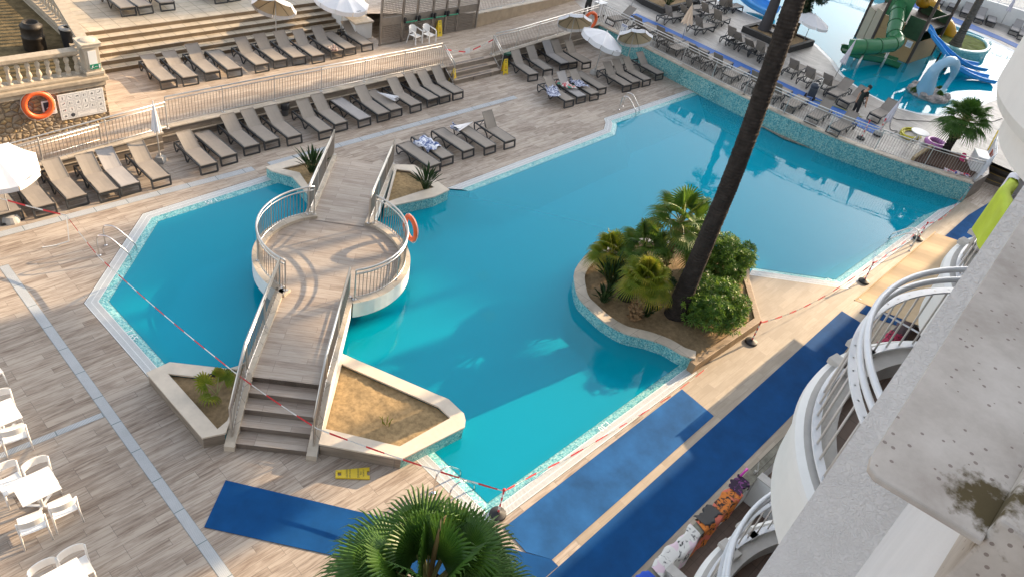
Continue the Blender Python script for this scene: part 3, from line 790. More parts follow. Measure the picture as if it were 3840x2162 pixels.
M['white_plastic'] = m_plain('white_plastic', (.80, .79, .77), .42, var=.04, scale=4)
M['yellow'] = m_plain('yellow_plastic', (.74, .53, .03), .45, var=.08, scale=6)
M['orange'] = m_plain('orange_buoy', (.80, .13, .03), .45, var=.08, scale=3)
M['red'] = m_plain('red_plastic', (.62, .04, .035), .5, var=.1)
M['rope'] = m_plain('white_rope', (.72, .68, .6), .8)
M['black'] = m_plain('black_rubber', (.02, .02, .022), .6, var=.2)
M['mat_blue'] = m_plain('blue_matting', (.004, .062, .20), .85, var=.22, scale=1.6, bump=.12, obj=False, spec=.15)
M['mat_blue2'] = m_plain('worn_blue_matting', (.016, .095, .26), .85, var=.35, scale=1.1, bump=.12, obj=False, spec=.15)
M['mat_bright'] = m_plain('bright_blue_matting', (.005, .10, .38), .6, var=.12, scale=1.5, obj=False)
M['tape_red'] = m_plain('red_tape', (.70, .05, .06), .5); M['tape_white'] = m_plain('white_tape', (.8, .8, .78), .5)

def lounger_parts(root, ang, sling):
    W = .27; hinge = 1.12; bl = .72; a = R(ang)
    def hb(k): return (hinge + bl * k * math.cos(a), .375 + bl * k * math.sin(a))
    mb = MB()
    mb.grid(lambda u, v: (hinge * u, (v - .5) * 2 * W, .375 - .018 * math.sin(math.pi * v) * math.sin(math.pi * min(1, u * 1.2))), 6, 4)
    mb.grid(lambda u, v: (hinge * (1 - u), (v - .5) * 2 * W, .362 - .018 * math.sin(math.pi * v) * math.sin(math.pi * min(1, (1 - u) * 1.2))), 6, 4)
    mb.box((-.012, 0, .37), (.03, 2 * W + .05, .03))
    mb.build('seat', sling, root, smooth=False, world=False)
    mb = MB()
    def back(u, v, d=0):
        x, z = hb(u); return (x + d * math.sin(a), (v - .5) * 2 * W, z - .02 * math.sin(math.pi * v) - d * math.cos(a))
    mb.grid(lambda u, v: back(u, v), 5, 4); mb.grid(lambda u, v: back(1 - u, v, .012), 5, 4)
    for s in (-1, 1):
        mb.tube([(hinge, s * W, .375), (*hb(1)[:1], s * W, hb(1)[1])], .013, 5)
    mb.tube([(hb(1)[0], -W, hb(1)[1]), (hb(1)[0], W, hb(1)[1])], .013, 5)
    mb.build('backrest', sling, root, world=False)
    mb = MB(); Y = W + .035
    for s in (-1, 1):
        rail = [(0.0, .345), (.35, .335), (1.0, .325), (1.5, .335), (1.78, .35), (1.86, .33)]
        for (x0, z0), (x1, z1) in zip(rail, rail[1:]):
            mb.beam((x0, s * Y, z0), (x1, s * Y, z1), .042, .062)
    for x, z in ((1.84, .335), (.72, .315)): mb.beam((x, -Y, z), (x, Y, z), .04, .045)
    if ang > 8:
        for s in (-1, 1): mb.tube([(hb(.62)[0], s * W * .8, hb(.62)[1] - .01), (1.62, s * W * .8, .32)], .011, 5)
        mb.tube([(1.62, -Y, .32), (1.62, Y, .32)], .012, 5)
    mb.build('frame', M['resin'], root, world=False)
    # foot-end loop leg
    mb = MB()
    for s in (-1, 1): mb.beam((.03, s * Y, .33), (-.035, s * (Y - .005), .02), .05, .05)
    mb.beam((-.035, -Y, .025), (-.035, Y, .025), .045, .05); mb.beam((.015, -Y, .285), (.015, Y, .285), .035, .075)
    mb.build('leg', M['resin'], root, world=False)
    # arched side legs at the head end
    for s in (-1, 1):
        mb = MB(); y = s * Y
        mb.tube([(1.86, y, .33), (1.87, y, .22), (1.80, y, .06), (1.74, y, .02), (1.68, y, .05), (1.58, y, .19), (1.42, y, .285), (1.25, y, .285), (1.10, y, .21), (1.0, y, .05), (.95, y, .02), (.90, y, .05), (.78, y, .22), (.68, y, .32)], .027, 6)
        mb.build('leg', M['resin'], root, world=False)

PROTO = {}
def lounger(p, az, ang, label, group, lt=False):
    key = (ang, lt)
    if key not in PROTO:
        r = thing('sun_lounger', None, 'sun lounger'); lounger_parts(r, ang, M['sling_lt'] if lt else M['sling']); PROTO[key] = r; first = True
        o = r
    else:
        o = copy_tree(PROTO[key])
    o.location = p; o.rotation_euler = (0, 0, R(az)); tag(o, label, 'sun lounger', group)
    return o
ORD = ['first', 'second', 'third', 'fourth', 'fifth', 'sixth', 'seventh', 'eighth', 'ninth', 'tenth', 'eleventh', 'twelfth', 'thirteenth', 'fourteenth', 'fifteenth', 'sixteenth', 'seventeenth', 'eighteenth', 'nineteenth', 'twentieth']
def rowof(pts, az, angs, desc, group, lts=(), jit=1.5, extra={}):
    n = len(pts)
    for i, p in enumerate(pts):
        a = angs[i]; st = 'flat taupe' if a < 8 else 'raised back taupe'
        lab = '%s lounger, %s from the left in %s' % (st, ORD[i], desc)
        if i in extra: lab = extra[i]
        lounger(p, az + random.uniform(-jit, jit), a, lab, group, i in lts)
w36 = [38, 38, 38, 38, 38, 40, 34, 0, 38, 38, 38, 44, 40, 0, 38, 0, 40, 38, 38, 44]
rowof([(4.503, 22.207, 0.0), (5.38, 22.097, 0.0), (6.324, 22.126, 0.0), (7.231, 22.002, 0.0), (7.912, 22.052, 0.0), (8.886, 21.986, 0.0), (10.569, 22.041, 0.0), (11.431, 22.262, 0.0), (12.445, 22.499, 0.0)] + [(13.283, 22.536, 0.0), (14.158, 22.428, 0.0), (15.439, 22.289, 0.0), (16.293, 22.517, 0.0), (17.35, 22.418, 0.0), (18.31, 22.447, 0.0), (19.014, 22.51, 0.0), (20.047, 22.496, 0.0), (21.076, 22.604, 0.0), (21.778, 22.61, 0.0), (22.568, 22.619, 0.0)],
      91, w36, 'the row along the low wall', 'loungers in the long row along the low wall', lts=(4, 13))
rowof([(17.536, 18.296, 0.0), (18.364, 18.517, 0.0), (19.503, 18.547, 0.0), (20.503, 18.345, 0.0)] + [(21.583, 18.3, 0.0)], 90, [0, 0, 0, 0, 52], 'the poolside row beyond the bridge', 'loungers in the poolside row beyond the bridge')
rowof([(27.384, 22.558, 0.0), (28.568, 22.652, 0.0), (29.986, 22.823, 0.0), (30.535, 22.73, 0.0)] + [(31.283, 22.429, 0.0)], 84, [44, 44, 44, 40, 42], 'the right back row under the umbrella', 'loungers in the right back row', lts=(2,))
rowof([(26.944, 19.768, 0.0), (27.843, 19.803, 0.0), (28.715, 19.714, 0.0), (29.598, 19.975, 0.0), (31.161, 19.614, 0.0), (31.926, 19.661, 0.0), (32.771, 19.588, 0.0), (34.137, 19.759, 0.0)], 86, [38, 44, 38, 0, 40, 42, 40, 40], 'the front row by the mosaic wall', 'loungers in the front row by the mosaic wall', lts=(1,))
rowof([(11.752, 27.224, 0.6), (12.586, 27.166, 0.6), (13.539, 27.25, 0.6), (14.422, 27.164, 0.6)] + [(15.637, 27.151, 0.6), (16.534, 27.224, 0.6), (17.411, 27.191, 0.6), (18.249, 27.028, 0.6), (19.268, 27.105, 0.6), (20.008, 27.172, 0.6), (21.003, 27.241, 0.6)], 89, [20, 24, 38, 0, 38, 38, 40, 42, 40, 0, 34], 'the terrace row at the stone steps', 'loungers on the terrace below the wide stairs')
rowof([(12.528, 32.076, 1.5), (13.229, 32.052, 1.5), (14.197, 32.141, 1.5), (16.678, 32.243, 1.5)] + [(17.352, 32.294, 1.5)], 92, [0, 0, 0, 0, 0], 'the upper terrace at the top edge', 'loungers on the upper terrace', jit=3)

# ------------------------------------------------------------------ umbrellas
def umbrella(label, base, rad, h, tilt=(0, 0), kind='open', mat='canopy', lining=None, n=8, foot=True, valance=.16, sag=.22, rz=0.0, lean=(0, 0), group='sun umbrellas'):
    t = thing('sun_umbrella', label, 'umbrella', base, group=group)
    top = Vector((lean[0], lean[1], h)); mb = MB(); mb.tube([(0, 0, .02), tuple(top * .97)], .022, 8); mb.build('pole', M['pole'], t, smooth=True, world=False)
    if foot:
        mb = MB(); mb.lathe([(.24, 0), (.24, .05), (.17, .2), (.06, .22), (.04, .32)], (0, 0, 0), 4 if foot == 'square' else 16); mb.build('base', M['concrete'], t, world=False)
    ax = top.normalized(); Q = Vector((0, 0, 1)).rotation_difference((ax + Vector((tilt[0], tilt[1], 0))).normalized()).to_matrix().to_4x4()
    MM = Matrix.Translation(top) @ Q @ Matrix.Rotation(R(rz), 4, 'Z')
    if kind == 'open':
        drop = rad * sag * 1.6
        def cp(r, a):      # canopy surface: ribs straight, panels dished between them
            k = a / (2 * math.pi) * n; f = abs((k % 1) - .5) * 2
            rr = r * rad; chord = math.cos(math.pi / n) + (1 - math.cos(math.pi / n)) * f ** 2
            z = -drop * (r ** 1.35) - .05 * rad * r * (1 - f ** 2) * .8
            return MM @ Vector((rr * chord * math.cos(a), rr * chord * math.sin(a), z))
        NA = n * 4
        mb = MB(); mb.grid(lambda u, v: cp(max(.02, u), 2 * math.pi * v), 7, NA)
        if valance:
            for i in range(NA):
                a0, a1 = 2 * math.pi * i / NA, 2 * math.pi * (i + 1) / NA
                p, q = cp(1, a0), cp(1, a1); dn = MM.to_3x3() @ Vector((0, 0, -valance))
                if i % 4 == 3: q = p.lerp(q, .86)
                mb.face([p, q, q + dn, p + dn])
        mb.lathe([(.03, 0), (.035, .05), (.015, .09)], tuple(MM @ Vector((0, 0, -.01))), 8)
        mb.build('canopy', M[mat], t, world=False)
        if lining:
            mb = MB(); off = MM.to_3x3() @ Vector((0, 0, -.02)); mb.grid(lambda u, v: cp(max(.02, .985 * u), -2 * math.pi * v) + off, 6, NA); mb.build('lining', M[lining], t, world=False)
        for i in range(n):
            a = 2 * math.pi * i / n; mb = MB()
            mb.tube([cp(.03, a) + MM.to_3x3() @ Vector((0, 0, -.03)), cp(.5, a) + MM.to_3x3() @ Vector((0, 0, -.035)), cp(.98, a) + MM.to_3x3() @ Vector((0, 0, -.03))], .009, 4)
            mb.build('rib', M['resin'], t, world=False)
        # printed line on the edge
        mb = MB()
        for s0 in ((2,), (n // 2 + 2,)):
            for i in range(14):
                a = 2 * math.pi * (s0[0] + .3 + .4 * i / 14) / n
                p, q = cp(.93, a), cp(.93, a + .35 * .4 * 2 * math.pi / n / 8); w_ = cp(.955 + .012 * (i % 3), a); up = MM.to_3x3() @ Vector((0, 0, .004))
                mb.face([p + up, q + up, w_ + (q - p) + up, w_ + up])
        mb.build('print', M['ink'], t, world=False)
    else:
        L, half = rad, (.34 if kind == 'half' else .17)
        def fp(u, v):
            a = 2 * math.pi * v; k = v * n; f = abs((k % 1) - .5) * 2
            r = .015 + half * (u ** .9) * (.62 + .38 * f) ; z = -L * u * (1 - .10 * (1 - f) * (u > .8))
            return MM @ Vector((r * math.cos(a), r * math.sin(a), z))
        mb = MB(); mb.grid(fp, 8, n * 4); mb.lathe([(.02, 0), (.02, .06), (.008, .08)], tuple(MM @ Vector((0, 0, 0))), 6); mb.build('canopy', M[mat], t, world=False)
        mb = MB()
        for i in range(9):
            a = .14 + .018 * i; p, q = fp(.9, a), fp(.9, a + .010); d = fp(.93 + .01 * (i % 2), a); out = (MM.to_3x3() @ Vector((math.cos(2 * math.pi * a), math.sin(2 * math.pi * a), 0))) * .012
            mb.face([p + out, q + out, d + (q - p) + out, d + out])
        mb.build('print', M['ink'], t, world=False)
    return t
gz = ZT
umbrella('open white umbrella at the left edge over the first loungers', (4.507, 22.284, 2.1)[:2] + (0,), 1.12, 2.25, tilt=(.0, -.12), mat='canopy', rz=10)
umbrella('closed white umbrella in a concrete block by the left loungers', (9.549, 23.468, 0.0), 1.05, 2.2, kind='closed', foot='square')
umbrella('open white umbrella with cream print above the terrace lounger backs', (17.395, 28.938, 0.6), .92, 2.2, tilt=(.66, .72), lining='canopy_in', foot=False, rz=15)
umbrella('big open white umbrella with hanging valance by the stair wall', (20.879, 29.052, 0.6), 1.25, 2.15, tilt=(.06, -.10), valance=.2, n=10, foot=False, rz=8)
umbrella('small open umbrella with tan lining over the right back row', (31.541, 24.041, 0.0), .92, 2.15, tilt=(.62, .76), lining='canopy_in', foot=False, rz=20)
umbrella('large leaning white umbrella with valance between the right lounger rows', (31.237, 21.786, 0.0), 1.15, 2.1, tilt=(.08, -.22), lean=(.34, .10), valance=.22, n=10)
umbrella('small open umbrella with tan lining over the front row by the wall', (33.108, 21.281, 0.0), .92, 2.2, tilt=(.66, .76), lining='canopy_in', foot=False, rz=20)
umbrella('closed peach umbrella at the top edge behind the lifebuoy railing', (37.63, 24.881, 0.93), 1.15, 2.3, kind='closed', mat='canopy_peach', foot=False)
umbrella('half open peach umbrella beside the blue walkway mat', (37.945, 21.263, 0.93), 1.05, 2.0, kind='half', mat='canopy_peach', foot=False, lean=(.05, .08))
umbrella('open white umbrella behind the tall palm trunk', (45.4, 17.6, .93), 1.15, 1.95, tilt=(.1, -.1), valance=.15, foot=False)
umbrella('closed lilac white umbrella at the round pool edge', (42.03, 13.912, 0.93), 1.35, 2.35, kind='closed', mat='canopy_lilac', foot=False, lean=(.35, -.1))
umbrella('closed lilac umbrella next to the last lounger by the walkway', (37.968, 9.451, 0.93), 1.25, 1.95, kind='closed', mat='canopy_lilac', foot=True, lean=(.2, -.15))
umbrella('closed pale umbrella against the far white wall', (68.244, 12.751, 1.0), 1.25, 2.3, kind='closed', mat='canopy_lilac', foot=False)

def folded(label, p, az, L=1.0):
    t = thing('folded_umbrella', label, 'umbrella', p, R(az))
    def fp(u, v):
        a = 2 * math.pi * v; f = abs((v * 8 % 1) - .5) * 2; r = (.012 + .15 * u) * (.6 + .4 * f)
        return (L * u, r * math.cos(a) * 1.25, .11 + r * .62 * math.sin(a) - .05 * (1 - u))
    mb = MB(); mb.grid(fp, 7, 32); mb.build('canopy', M['canopy'], t, world=False)
    mb = MB(); mb.tube([(-.04, 0, .07), (L + .1, 0, .11)], .014, 6); mb.build('pole', M['pole'], t, world=False)
    return t

# ------------------------------------------------------------------ towels
def m_pattern(name, base, ink, scale, sharp=.06, th=.5, third=None):
    t = NT(name); v = t.coord(obj=True); n = t.noise(v, scale, 2, .5, 1.2)
    c = t.ramp(n, [(th - sharp, base), (th + sharp, ink)])
    if third:
        c = t.mix(c, third, t.ramp(t.noise(v, scale * .45, 1, .4, .8), [(.54, (0, 0, 0)), (.57, (1, 1, 1))]))
    t.color(c); t.rough(.9); t.bump(t.noise(v, 40, 2), .3, .01); return t.mat
M['tw_blue'] = m_pattern('blue_pattern_towel', (.66, .70, .80), (.07, .11, .27), 7, third=(.74, .75, .80))
M['tw_navy'] = m_pattern('navy_leopard_towel', (.70, .73, .84), (.02, .03, .11), 16, th=.49)
M['tw_multi'] = m_pattern('bright_print_towel', (.72, .70, .66), (.55, .06, .07), 8, third=(.05, .32, .22))
M['tw_dark'] = m_pattern('plum_print_cloth', (.20, .10, .09), (.52, .42, .34), 14)
M['tw_orange'] = m_pattern('orange_print_towel', (.62, .19, .03), (.03, .02, .02), 7, third=(.60, .15, .10), th=.53)
M['tw_pastel'] = m_pattern('pastel_cartoon_towel', (.70, .69, .66), (.05, .05, .055), 6, th=.62, third=(.70, .55, .62))
M['tw_pink'] = m_pattern('pink_print_towel', (.72, .06, .16), (.03, .02, .03), 9, th=.6)
M['tw_white'] = m_plain('white_towel', (.66, .66, .72), .9, var=.08, scale=4, bump=.3)
M['tw_lime'] = m_plain('lime_towel', (.48, .60, .05), .9, var=.12, scale=4, bump=.3)
M['tw_plum'] = m_plain('plum_towel', (.17, .125, .145), .9, var=.15, scale=4, bump=.3)
M['tw_royal'] = m_plain('royal_blue_towel', (.02, .09, .55), .9, var=.12)
M['tw_flag'] = m_pattern('flag_print_cloth', (.70, .70, .72), (.55, .03, .04), 5, third=(.02, .05, .30))
def cloth(label, p, az, sx, sy, mat, fall=.25, z=.42, seed=1, flop=1, name='towel', fringe=False):
    """A crumpled towel lying over a lounger: bumps on the seat, falling over its side edge."""
    rnd = random.Random(seed); ph = [rnd.uniform(0, 6.3) for _ in range(6)]
    t = MB()
    def fn(u, v):
        x, y = (u - .5) * sx, (v - .5) * sy
        x += .07 * math.sin(5 * v + ph[0]) + .03 * math.sin(11 * v + ph[4]); y += .06 * math.sin(4 * u + ph[1]) + .02 * math.sin(13 * u + ph[5])
        zz = z + .045 * abs(math.sin(7 * u + 5 * v + ph[2])) + .035 * abs(math.sin(9 * v - 6 * u + ph[3])) + .02 * math.sin(17 * u + ph[4]) * math.sin(13 * v)
        over = max(0, abs(y) - .33)
        if over > 0: zz -= over * 1.6 * fall / .25; y = math.copysign(.33 + over * .25, y)
        return (x, y, max(.03, zz))
    t.grid(fn, 18, 18)
    if fringe:
        for i in range(26):
            b = Vector(fn(i / 25, 0)); t.tube([b, b + Vector((.005 * rnd.uniform(-1, 1), -.01, -.09))], .004, 3)
    o = t.build(name, mat, smooth=True, world=False); o.location = p; o.rotation_euler = (0, 0, R(az))
    return tag(o, label, 'towel')
cloth('blue and white patterned towel hanging off a flat poolside lounger', (18.247, 19.575, 0.42)[:2] + (0,), 95, .9, .85, M['tw_blue'], fringe=True, seed=3)
cloth('navy spotted towel on the leftmost front row lounger', (26.736, 20.676, 0.42)[:2] + (0,), 60, 1.15, .62, M['tw_navy'], seed=4)
cloth('multicoloured crumpled towel between the two navy ones', (27.879, 20.861, 0.42)[:2] + (0,), 80, .85, .6, M['tw_multi'], seed=5)
cloth('navy spotted towel on the third front row lounger', (28.671, 20.772, 0.42)[:2] + (0,), 70, .95, .6, M['tw_navy'], seed=6)
cloth('small plum printed cloth at the foot of a terrace lounger', (19.17, 27.209, 1.02)[:2] + (ZT,), 100, .5, .42, M['tw_dark'], seed=7)
cloth('navy towel wrapped round the folded umbrella on the poolside lounger', (20.094, 20.056, 0.5)[:2] + (.02,), 100, .42, .4, M['tw_navy'], seed=8)
p = (21.014, 20.025, 0.5); folded('folded white umbrella lying across flat poolside loungers', (p[0], p[1], .42), 190, 1.1)
p = (19.115, 23.897, 0.45); folded('folded white umbrella with navy tips lying on a lounger along the low wall', (p[0], p[1], .40), -72, .95)

# ------------------------------------------------------------------ wet floor signs, bins, lifebuoys
def wet_sign(label, p, rz, h=.62, lying=False):
    t = thing('wet_floor_sign', label, 'floor sign', p, R(rz), group='yellow wet floor signs')
    def board(s, name):
        mb = MB(); th = .16
        out = [(-.15, 0), (-.09, 0), (-.07, .05), (.07, .05), (.09, 0), (.15, 0), (.10, h), (-.10, h)]
        top = lambda x, z: (x, s * (th * (1 - z / h)), z)
        f = [Vector(top(x, z)) for x, z in out]; b = [v + Vector((0, -s * .018, 0)) for v in f]
        flatpts = [Vector((x, z, 0)) for x, z in out]
        for tri in tessellate_polygon([flatpts]):
            mb.face([f[i] for i in tri]); mb.face([b[i] for i in reversed(tri)])
        for i in range(len(f)): j = (i + 1) % len(f); mb.face([f[i], f[j], b[j], b[i]])
        o = mb.build(name, M['yellow'], t, world=False)
        mk = MB(); e = s * .004
        q = lambda x, z: tuple(Vector(top(x, z)) + Vector((0, e, 0)))
        mk.face([q(-.06, h * .42), q(.06, h * .42), q(0, h * .62)], 0); mk.face([tuple(Vector(q(-.038, h * .45)) + Vector((0, e, 0))), tuple(Vector(q(.038, h * .45)) + Vector((0, e, 0))), tuple(Vector(q(0, h * .575)) + Vector((0, e, 0)))], 1)
        for z, w_ in ((.90, .06), (.85, .05), (.76, .05), (.30, .07), (.25, .05)): mk.face([q(-w_, h * z), q(w_, h * z), q(w_, h * z + .02), q(-w_, h * z + .02)], 2)
        k = mk.build('lettering', [M['red'], M['yellow'], M['ink']], o, world=False)
        return o
    if not lying:
        board(-1, 'front_board'); board(1, 'rear_board')
    else:
        mb = MB(); L = .78
        def prof(z): return .115 + .05 * (1 - z / L)
        out = [(-.165, 0), (-.07, 0), (-.06, .06), (.06, .06), (.07, 0), (.165, 0), (.105, L), (-.105, L)]
        hole_ = [(-.05, L - .13), (.05, L - .13), (.05, L - .05), (-.05, L - .05)]
        pts = out + hole_
        for tri in tessellate_polygon([[Vector((x, y, 0)) for x, y in out], [Vector((x, y, 0)) for x, y in hole_]]):
            tri = orient(tri, pts); mb.face([(pts[i][0], pts[i][1], .045) for i in tri])
        for ring_ in (out, hole_):
            for i in range(len(ring_)): a, b = ring_[i], ring_[(i + 1) % len(ring_)]; mb.face([(a[0], a[1], .004), (b[0], b[1], .004), (b[0], b[1], .045), (a[0], a[1], .045)])
        o = mb.build('board', M['yellow'], t, world=False)
        for body, y, sz in (('CAUTION', .52, .06), ('WET FLOOR', .45, .045), ('CUIDADO', .26, .06), ('PISO', .20, .05), ('MOJADO', .14, .05)):
            text_mesh(body, sz, Matrix.Translation((0, y, .049)), M['ink'], o)
    return t
wet_sign('yellow wet floor sign lying flat on the deck near the blue mat', (7.396, 8.609, 0.0), math.degrees(math.atan2((6.896, 8.961, 0.0)[1] - (7.396, 8.609, 0.0)[1], (6.896, 8.961, 0.0)[0] - (7.396, 8.609, 0.0)[0])) - 90, lying=True)
wet_sign('yellow wet floor sign at the left foot of the terrace steps by a lounger', (23.555, 24.083, 0.0), 20, .66)
wet_sign('yellow wet floor sign at the right foot of the terrace steps by the green bin', (26.641, 23.795, 0.0), -10, .72)
wet_sign('yellow wet floor sign in front of the perforated gate', (25.448, 27.436, 0.6), -5, .8)

def trash(label, p, r, h, body, square=False, bag=True):
    t = thing('litter_bin', label, 'bin', p)
    mb = MB(); mb.lathe([(r * .8, 0), (r, h), (r * 1.06, h), (r * 1.06, h + .03)], (0, 0, 0), 20 if not square else 4); mb.build('body', body, t, world=False)
    if bag:
        mb = MB(); mb.grid(lambda u, v: ((r * (1.1 - .25 * u) * (1 + .05 * math.sin(9 * 6.28 * v))) * math.cos(6.2832 * v), (r * (1.1 - .25 * u) * (1 + .05 * math.sin(7 * 6.28 * v))) * math.sin(6.2832 * v), h + .06 * math.sin(3.14 * u) - .22 * (1 - u) * (u < .34)), 6, 28); mb.lathe([(r * .85, h - .02), (.01, h - .06)], (0, 0, 0), 16); mb.build('bin_bag', M['black'], t, world=False, smooth=True)
    return t
trash('green bin with black bag beside the right back row', (27.401, 24.496, 0.0), .25, .62, m_plain('green_bin', (.02, .13, .07), .5))
trash('black bin with black bag behind the lounger row at the wall', (15.071, 24.598, 0.0), .20, .50, m_plain('grey_bin', (.10, .10, .10), .5))
t = trash('black litter bin with round pale rim behind the balustrade', (9.004, 28.624, 2.1), .25, .62, M['black'], bag=False)
mb = MB(); mb.lathe([(.10, .64), (.24, .66), (.27, .71), (.22, .75), (.10, .74)], (0, 0, 0), 24, cap=False); mb.build('rim', M['concrete'], t, smooth=True, world=False)
t = thing('metal_drum', 'dark old metal drum on the dry garden ground', 'drum', (7.95, 28.831, 2.1))
mb = MB(); mb.lathe([(.34, 0), (.36, .05), (.35, .45), (.37, .48), (.34, .51), (.34, .82), (.36, .85), (.28, .9), (.25, .98), (.23, .98), (.21, .88)], (0, 0, 0), 24); mb.build('body', m_plain('sooty_metal', (.035, .028, .022), .55, metal=.4, var=.5, scale=5), t, smooth=True, world=False)

def buoy(label, p, normal, ro=.36, ri=.085, spin=0):
    t = thing('lifebuoy', label, 'lifebuoy', p, group='orange lifebuoys')
    q = Vector((0, 0, 1)).rotation_difference(Vector(normal).normalized()); rp = []
    mb = MB(); mb.tube([q @ Vector((ro * math.cos(a * math.pi / 24), ro * math.sin(a * math.pi / 24), 0)) for a in range(48)], ri, 14, closed=True); mb.build('ring', M['orange'], t, smooth=True, world=False)
    mb = MB()
    for k in range(4):
        pts = []
        for i in range(9):
            a = R(spin + 90 * k + 90 * i / 8); rr = ro + ri * (1.03 + .35 * math.sin(math.pi * i / 8)); pts.append(q @ Vector((rr * math.cos(a), rr * math.sin(a), .01)))
        mb.tube(pts, .009, 5)
    mb.build('grab_rope', M['rope'], t, world=False)
    return t
buoy('orange lifebuoy hanging on the rubble stone wall', (6.802, 25.72, 1.67), (0, -1, .1), .40, .085, 20)
buoy('orange lifebuoy tied to the railing below the slide deck corner', (33.968, 24.8, 1.297), (-.2, -1, .05), .40, .085)
buoy('orange lifebuoy hanging outside the round bridge platform', (BC.x + 2.52 * math.cos(R(-12)), BC.y + 2.52 * math.sin(R(-12)), 1.28), (math.cos(R(-12)), math.sin(R(-12)), 0), .36, .075)

# ------------------------------------------------------------------ signs on the rubble wall
def wall_sign(label, name, cat, x0, x1, z0, z1, y=25.80):
    t = thing(name, label, cat, ((x0 + x1) / 2, y, z0))
    mb = MB(); mb.box(((x0 + x1) / 2, y, (z0 + z1) / 2), (x1 - x0, .02, z1 - z0)); mb.build('board', M['white_plastic'], t, bevel=.006)
    return t
def pict(mb, x, z, s, k, y):
    """small pictograms: 0 figure, 1 figure and lines, 2 diagonal bar, 3 dish, 4 animal, 5 swimmer"""
    f = lambda pts, m=0: mb.face([(x + a * s, y, z + b * s) for a, b in pts], m)
    if k % 6 == 0: f([(-.08, -.4), (.08, -.4), (.1, .15), (-.1, .15)]); f([(-.07, .2), (.07, .2), (.07, .36), (-.07, .36)])
    elif k % 6 == 1: f([(-.35, -.35), (-.2, -.35), (-.2, .3), (-.35, .3)]); [f([(-.05, c), (.4, c), (.4, c + .06), (-.05, c + .06)]) for c in (-.3, -.05, .2)]
    elif k % 6 == 2: f([(-.4, .25), (-.33, .33), (.4, -.25), (.33, -.33)])
    elif k % 6 == 3: f([(-.35, -.05), (-.2, -.3), (.2, -.3), (.35, -.05)]); f([(-.1, .05), (.15, .05), (.2, .3), (-.05, .2)])
    elif k % 6 == 4: f([(-.35, -.1), (.3, -.05), (.38, .2), (.2, .15), (-.3, .12)]); f([(-.3, -.35), (-.2, -.35), (-.2, 0), (-.3, 0)]); f([(.15, -.35), (.25, -.35), (.25, 0), (.15, 0)])
    else: f([(-.4, -.2), (.1, -.1), (.4, .2), (.3, .25), (0, .05), (-.4, -.05)]); f([(.2, .25), (.35, .25), (.35, .4), (.2, .4)])
M['frame_grey'] = m_plain('frame_grey', (.30, .31, .33), .6)
xs0, xs1 = (7.946, 26.587, 1.75)[0], 8.88
t = wall_sign('large white pool rules board covered with pictograms on the rubble wall', 'rules_sign', 'sign', 7.42, 8.88, .93, 1.84)
mb, fr = MB(), MB(); cw, ch = 1.40 / 6, .86 / 4
for r_ in range(4):
    for c_ in range(6):
        x, z = 7.45 + cw * (c_ + .5), 1.815 - ch * (r_ + .5); y = 25.787
        if r_ == 3 and c_ in (3, 4): continue
        wide = (r_ == 3 and c_ == 2)
        xa, xb = x - cw * .43, x + cw * (.43 if not wide else 2.43); za, zb = z - ch * .43, z + ch * .43; e = .010
        for q in ([(xa, za), (xb, za), (xb, za + e), (xa, za + e)], [(xa, zb - e), (xb, zb - e), (xb, zb), (xa, zb)], [(xa, za), (xa + e, za), (xa + e, zb), (xa, zb)], [(xb - e, za), (xb, za), (xb, zb), (xb - e, zb)]): fr.face([(a, y, b) for a, b in q])
        if wide:
            for q in ((-.02, .02, .36), (.06, .05, .14), (.0, -.06, .30)): fr.face([(x + q[0], y, z + q[1]), (x + q[0] + q[2], y, z + q[1] + .02), (x + q[0] + q[2], y, z + q[1] + .026), (x + q[0], y, z + q[1] + .006)])
        elif r_ == 3 and c_ == 1:
            mb.lathe([(.001, 0), (.07, 0)], (0, 0, 0), 20, cap=False); k = len(mb.v) - 40
            for i in range(k, k + 40): v = mb.v[i]; mb.v[i] = (x + v[0], y, z + v[1])
        else: pict(mb, x, z, ch * .62, r_ * 5 + c_ * 2 + (c_ // 3), y); [mb.m.__setitem__(-1, 1) for _ in (0,) if (r_, c_) in ((2, 0), (2, 1), (1, 0))]
mb.build('pictogram', [M['ink'], M['red']], t); fr.build('grid_frame', M['frame_grey'], t)
t = wall_sign('small white no running sign with a black picture on the rubble wall', 'warning_sign', 'sign', 6.92, 7.34, 1.22, 1.72)
mb = MB(); mb.face([(6.97, 25.787, 1.37), (7.29, 25.787, 1.37), (7.29, 25.787, 1.67), (6.97, 25.787, 1.67)]); o = mb.build('picture', M['ink'], t)
mb = MB(); y = 25.783
for q in ([(7.10, 1.43), (7.15, 1.43), (7.19, 1.55), (7.12, 1.58)], [(7.13, 1.58), (7.20, 1.56), (7.24, 1.50), (7.26, 1.52), (7.20, 1.62)], [(7.03, 1.45), (7.05, 1.42), (7.16, 1.50), (7.13, 1.53)], [(7.15, 1.60), (7.20, 1.60), (7.20, 1.65), (7.15, 1.65)]): mb.face([(a, y, b) for a, b in q])
mb.build('figure', M['white_plastic'], o)
text_mesh('NO RUNNING', .045, Matrix.Translation((7.13 - 7.13, 25.787 - 25.80, 1.28 - 1.22)) @ Matrix.Rotation(R(90), 4, 'X'), M['ink'], t)
M['exit_green'] = m_plain('exit_green', (.01, .22, .12), .4, var=.03)
t = thing('exit_sign', 'green emergency exit sign with running man on the stone pedestal', 'sign', (8.78, 25.80, 2.55))
mb = MB(); mb.box((8.78, 25.81, 2.60), (.34, .012, .17)); mb.build('board', M['exit_green'], t)
mb = MB(); y = 25.800
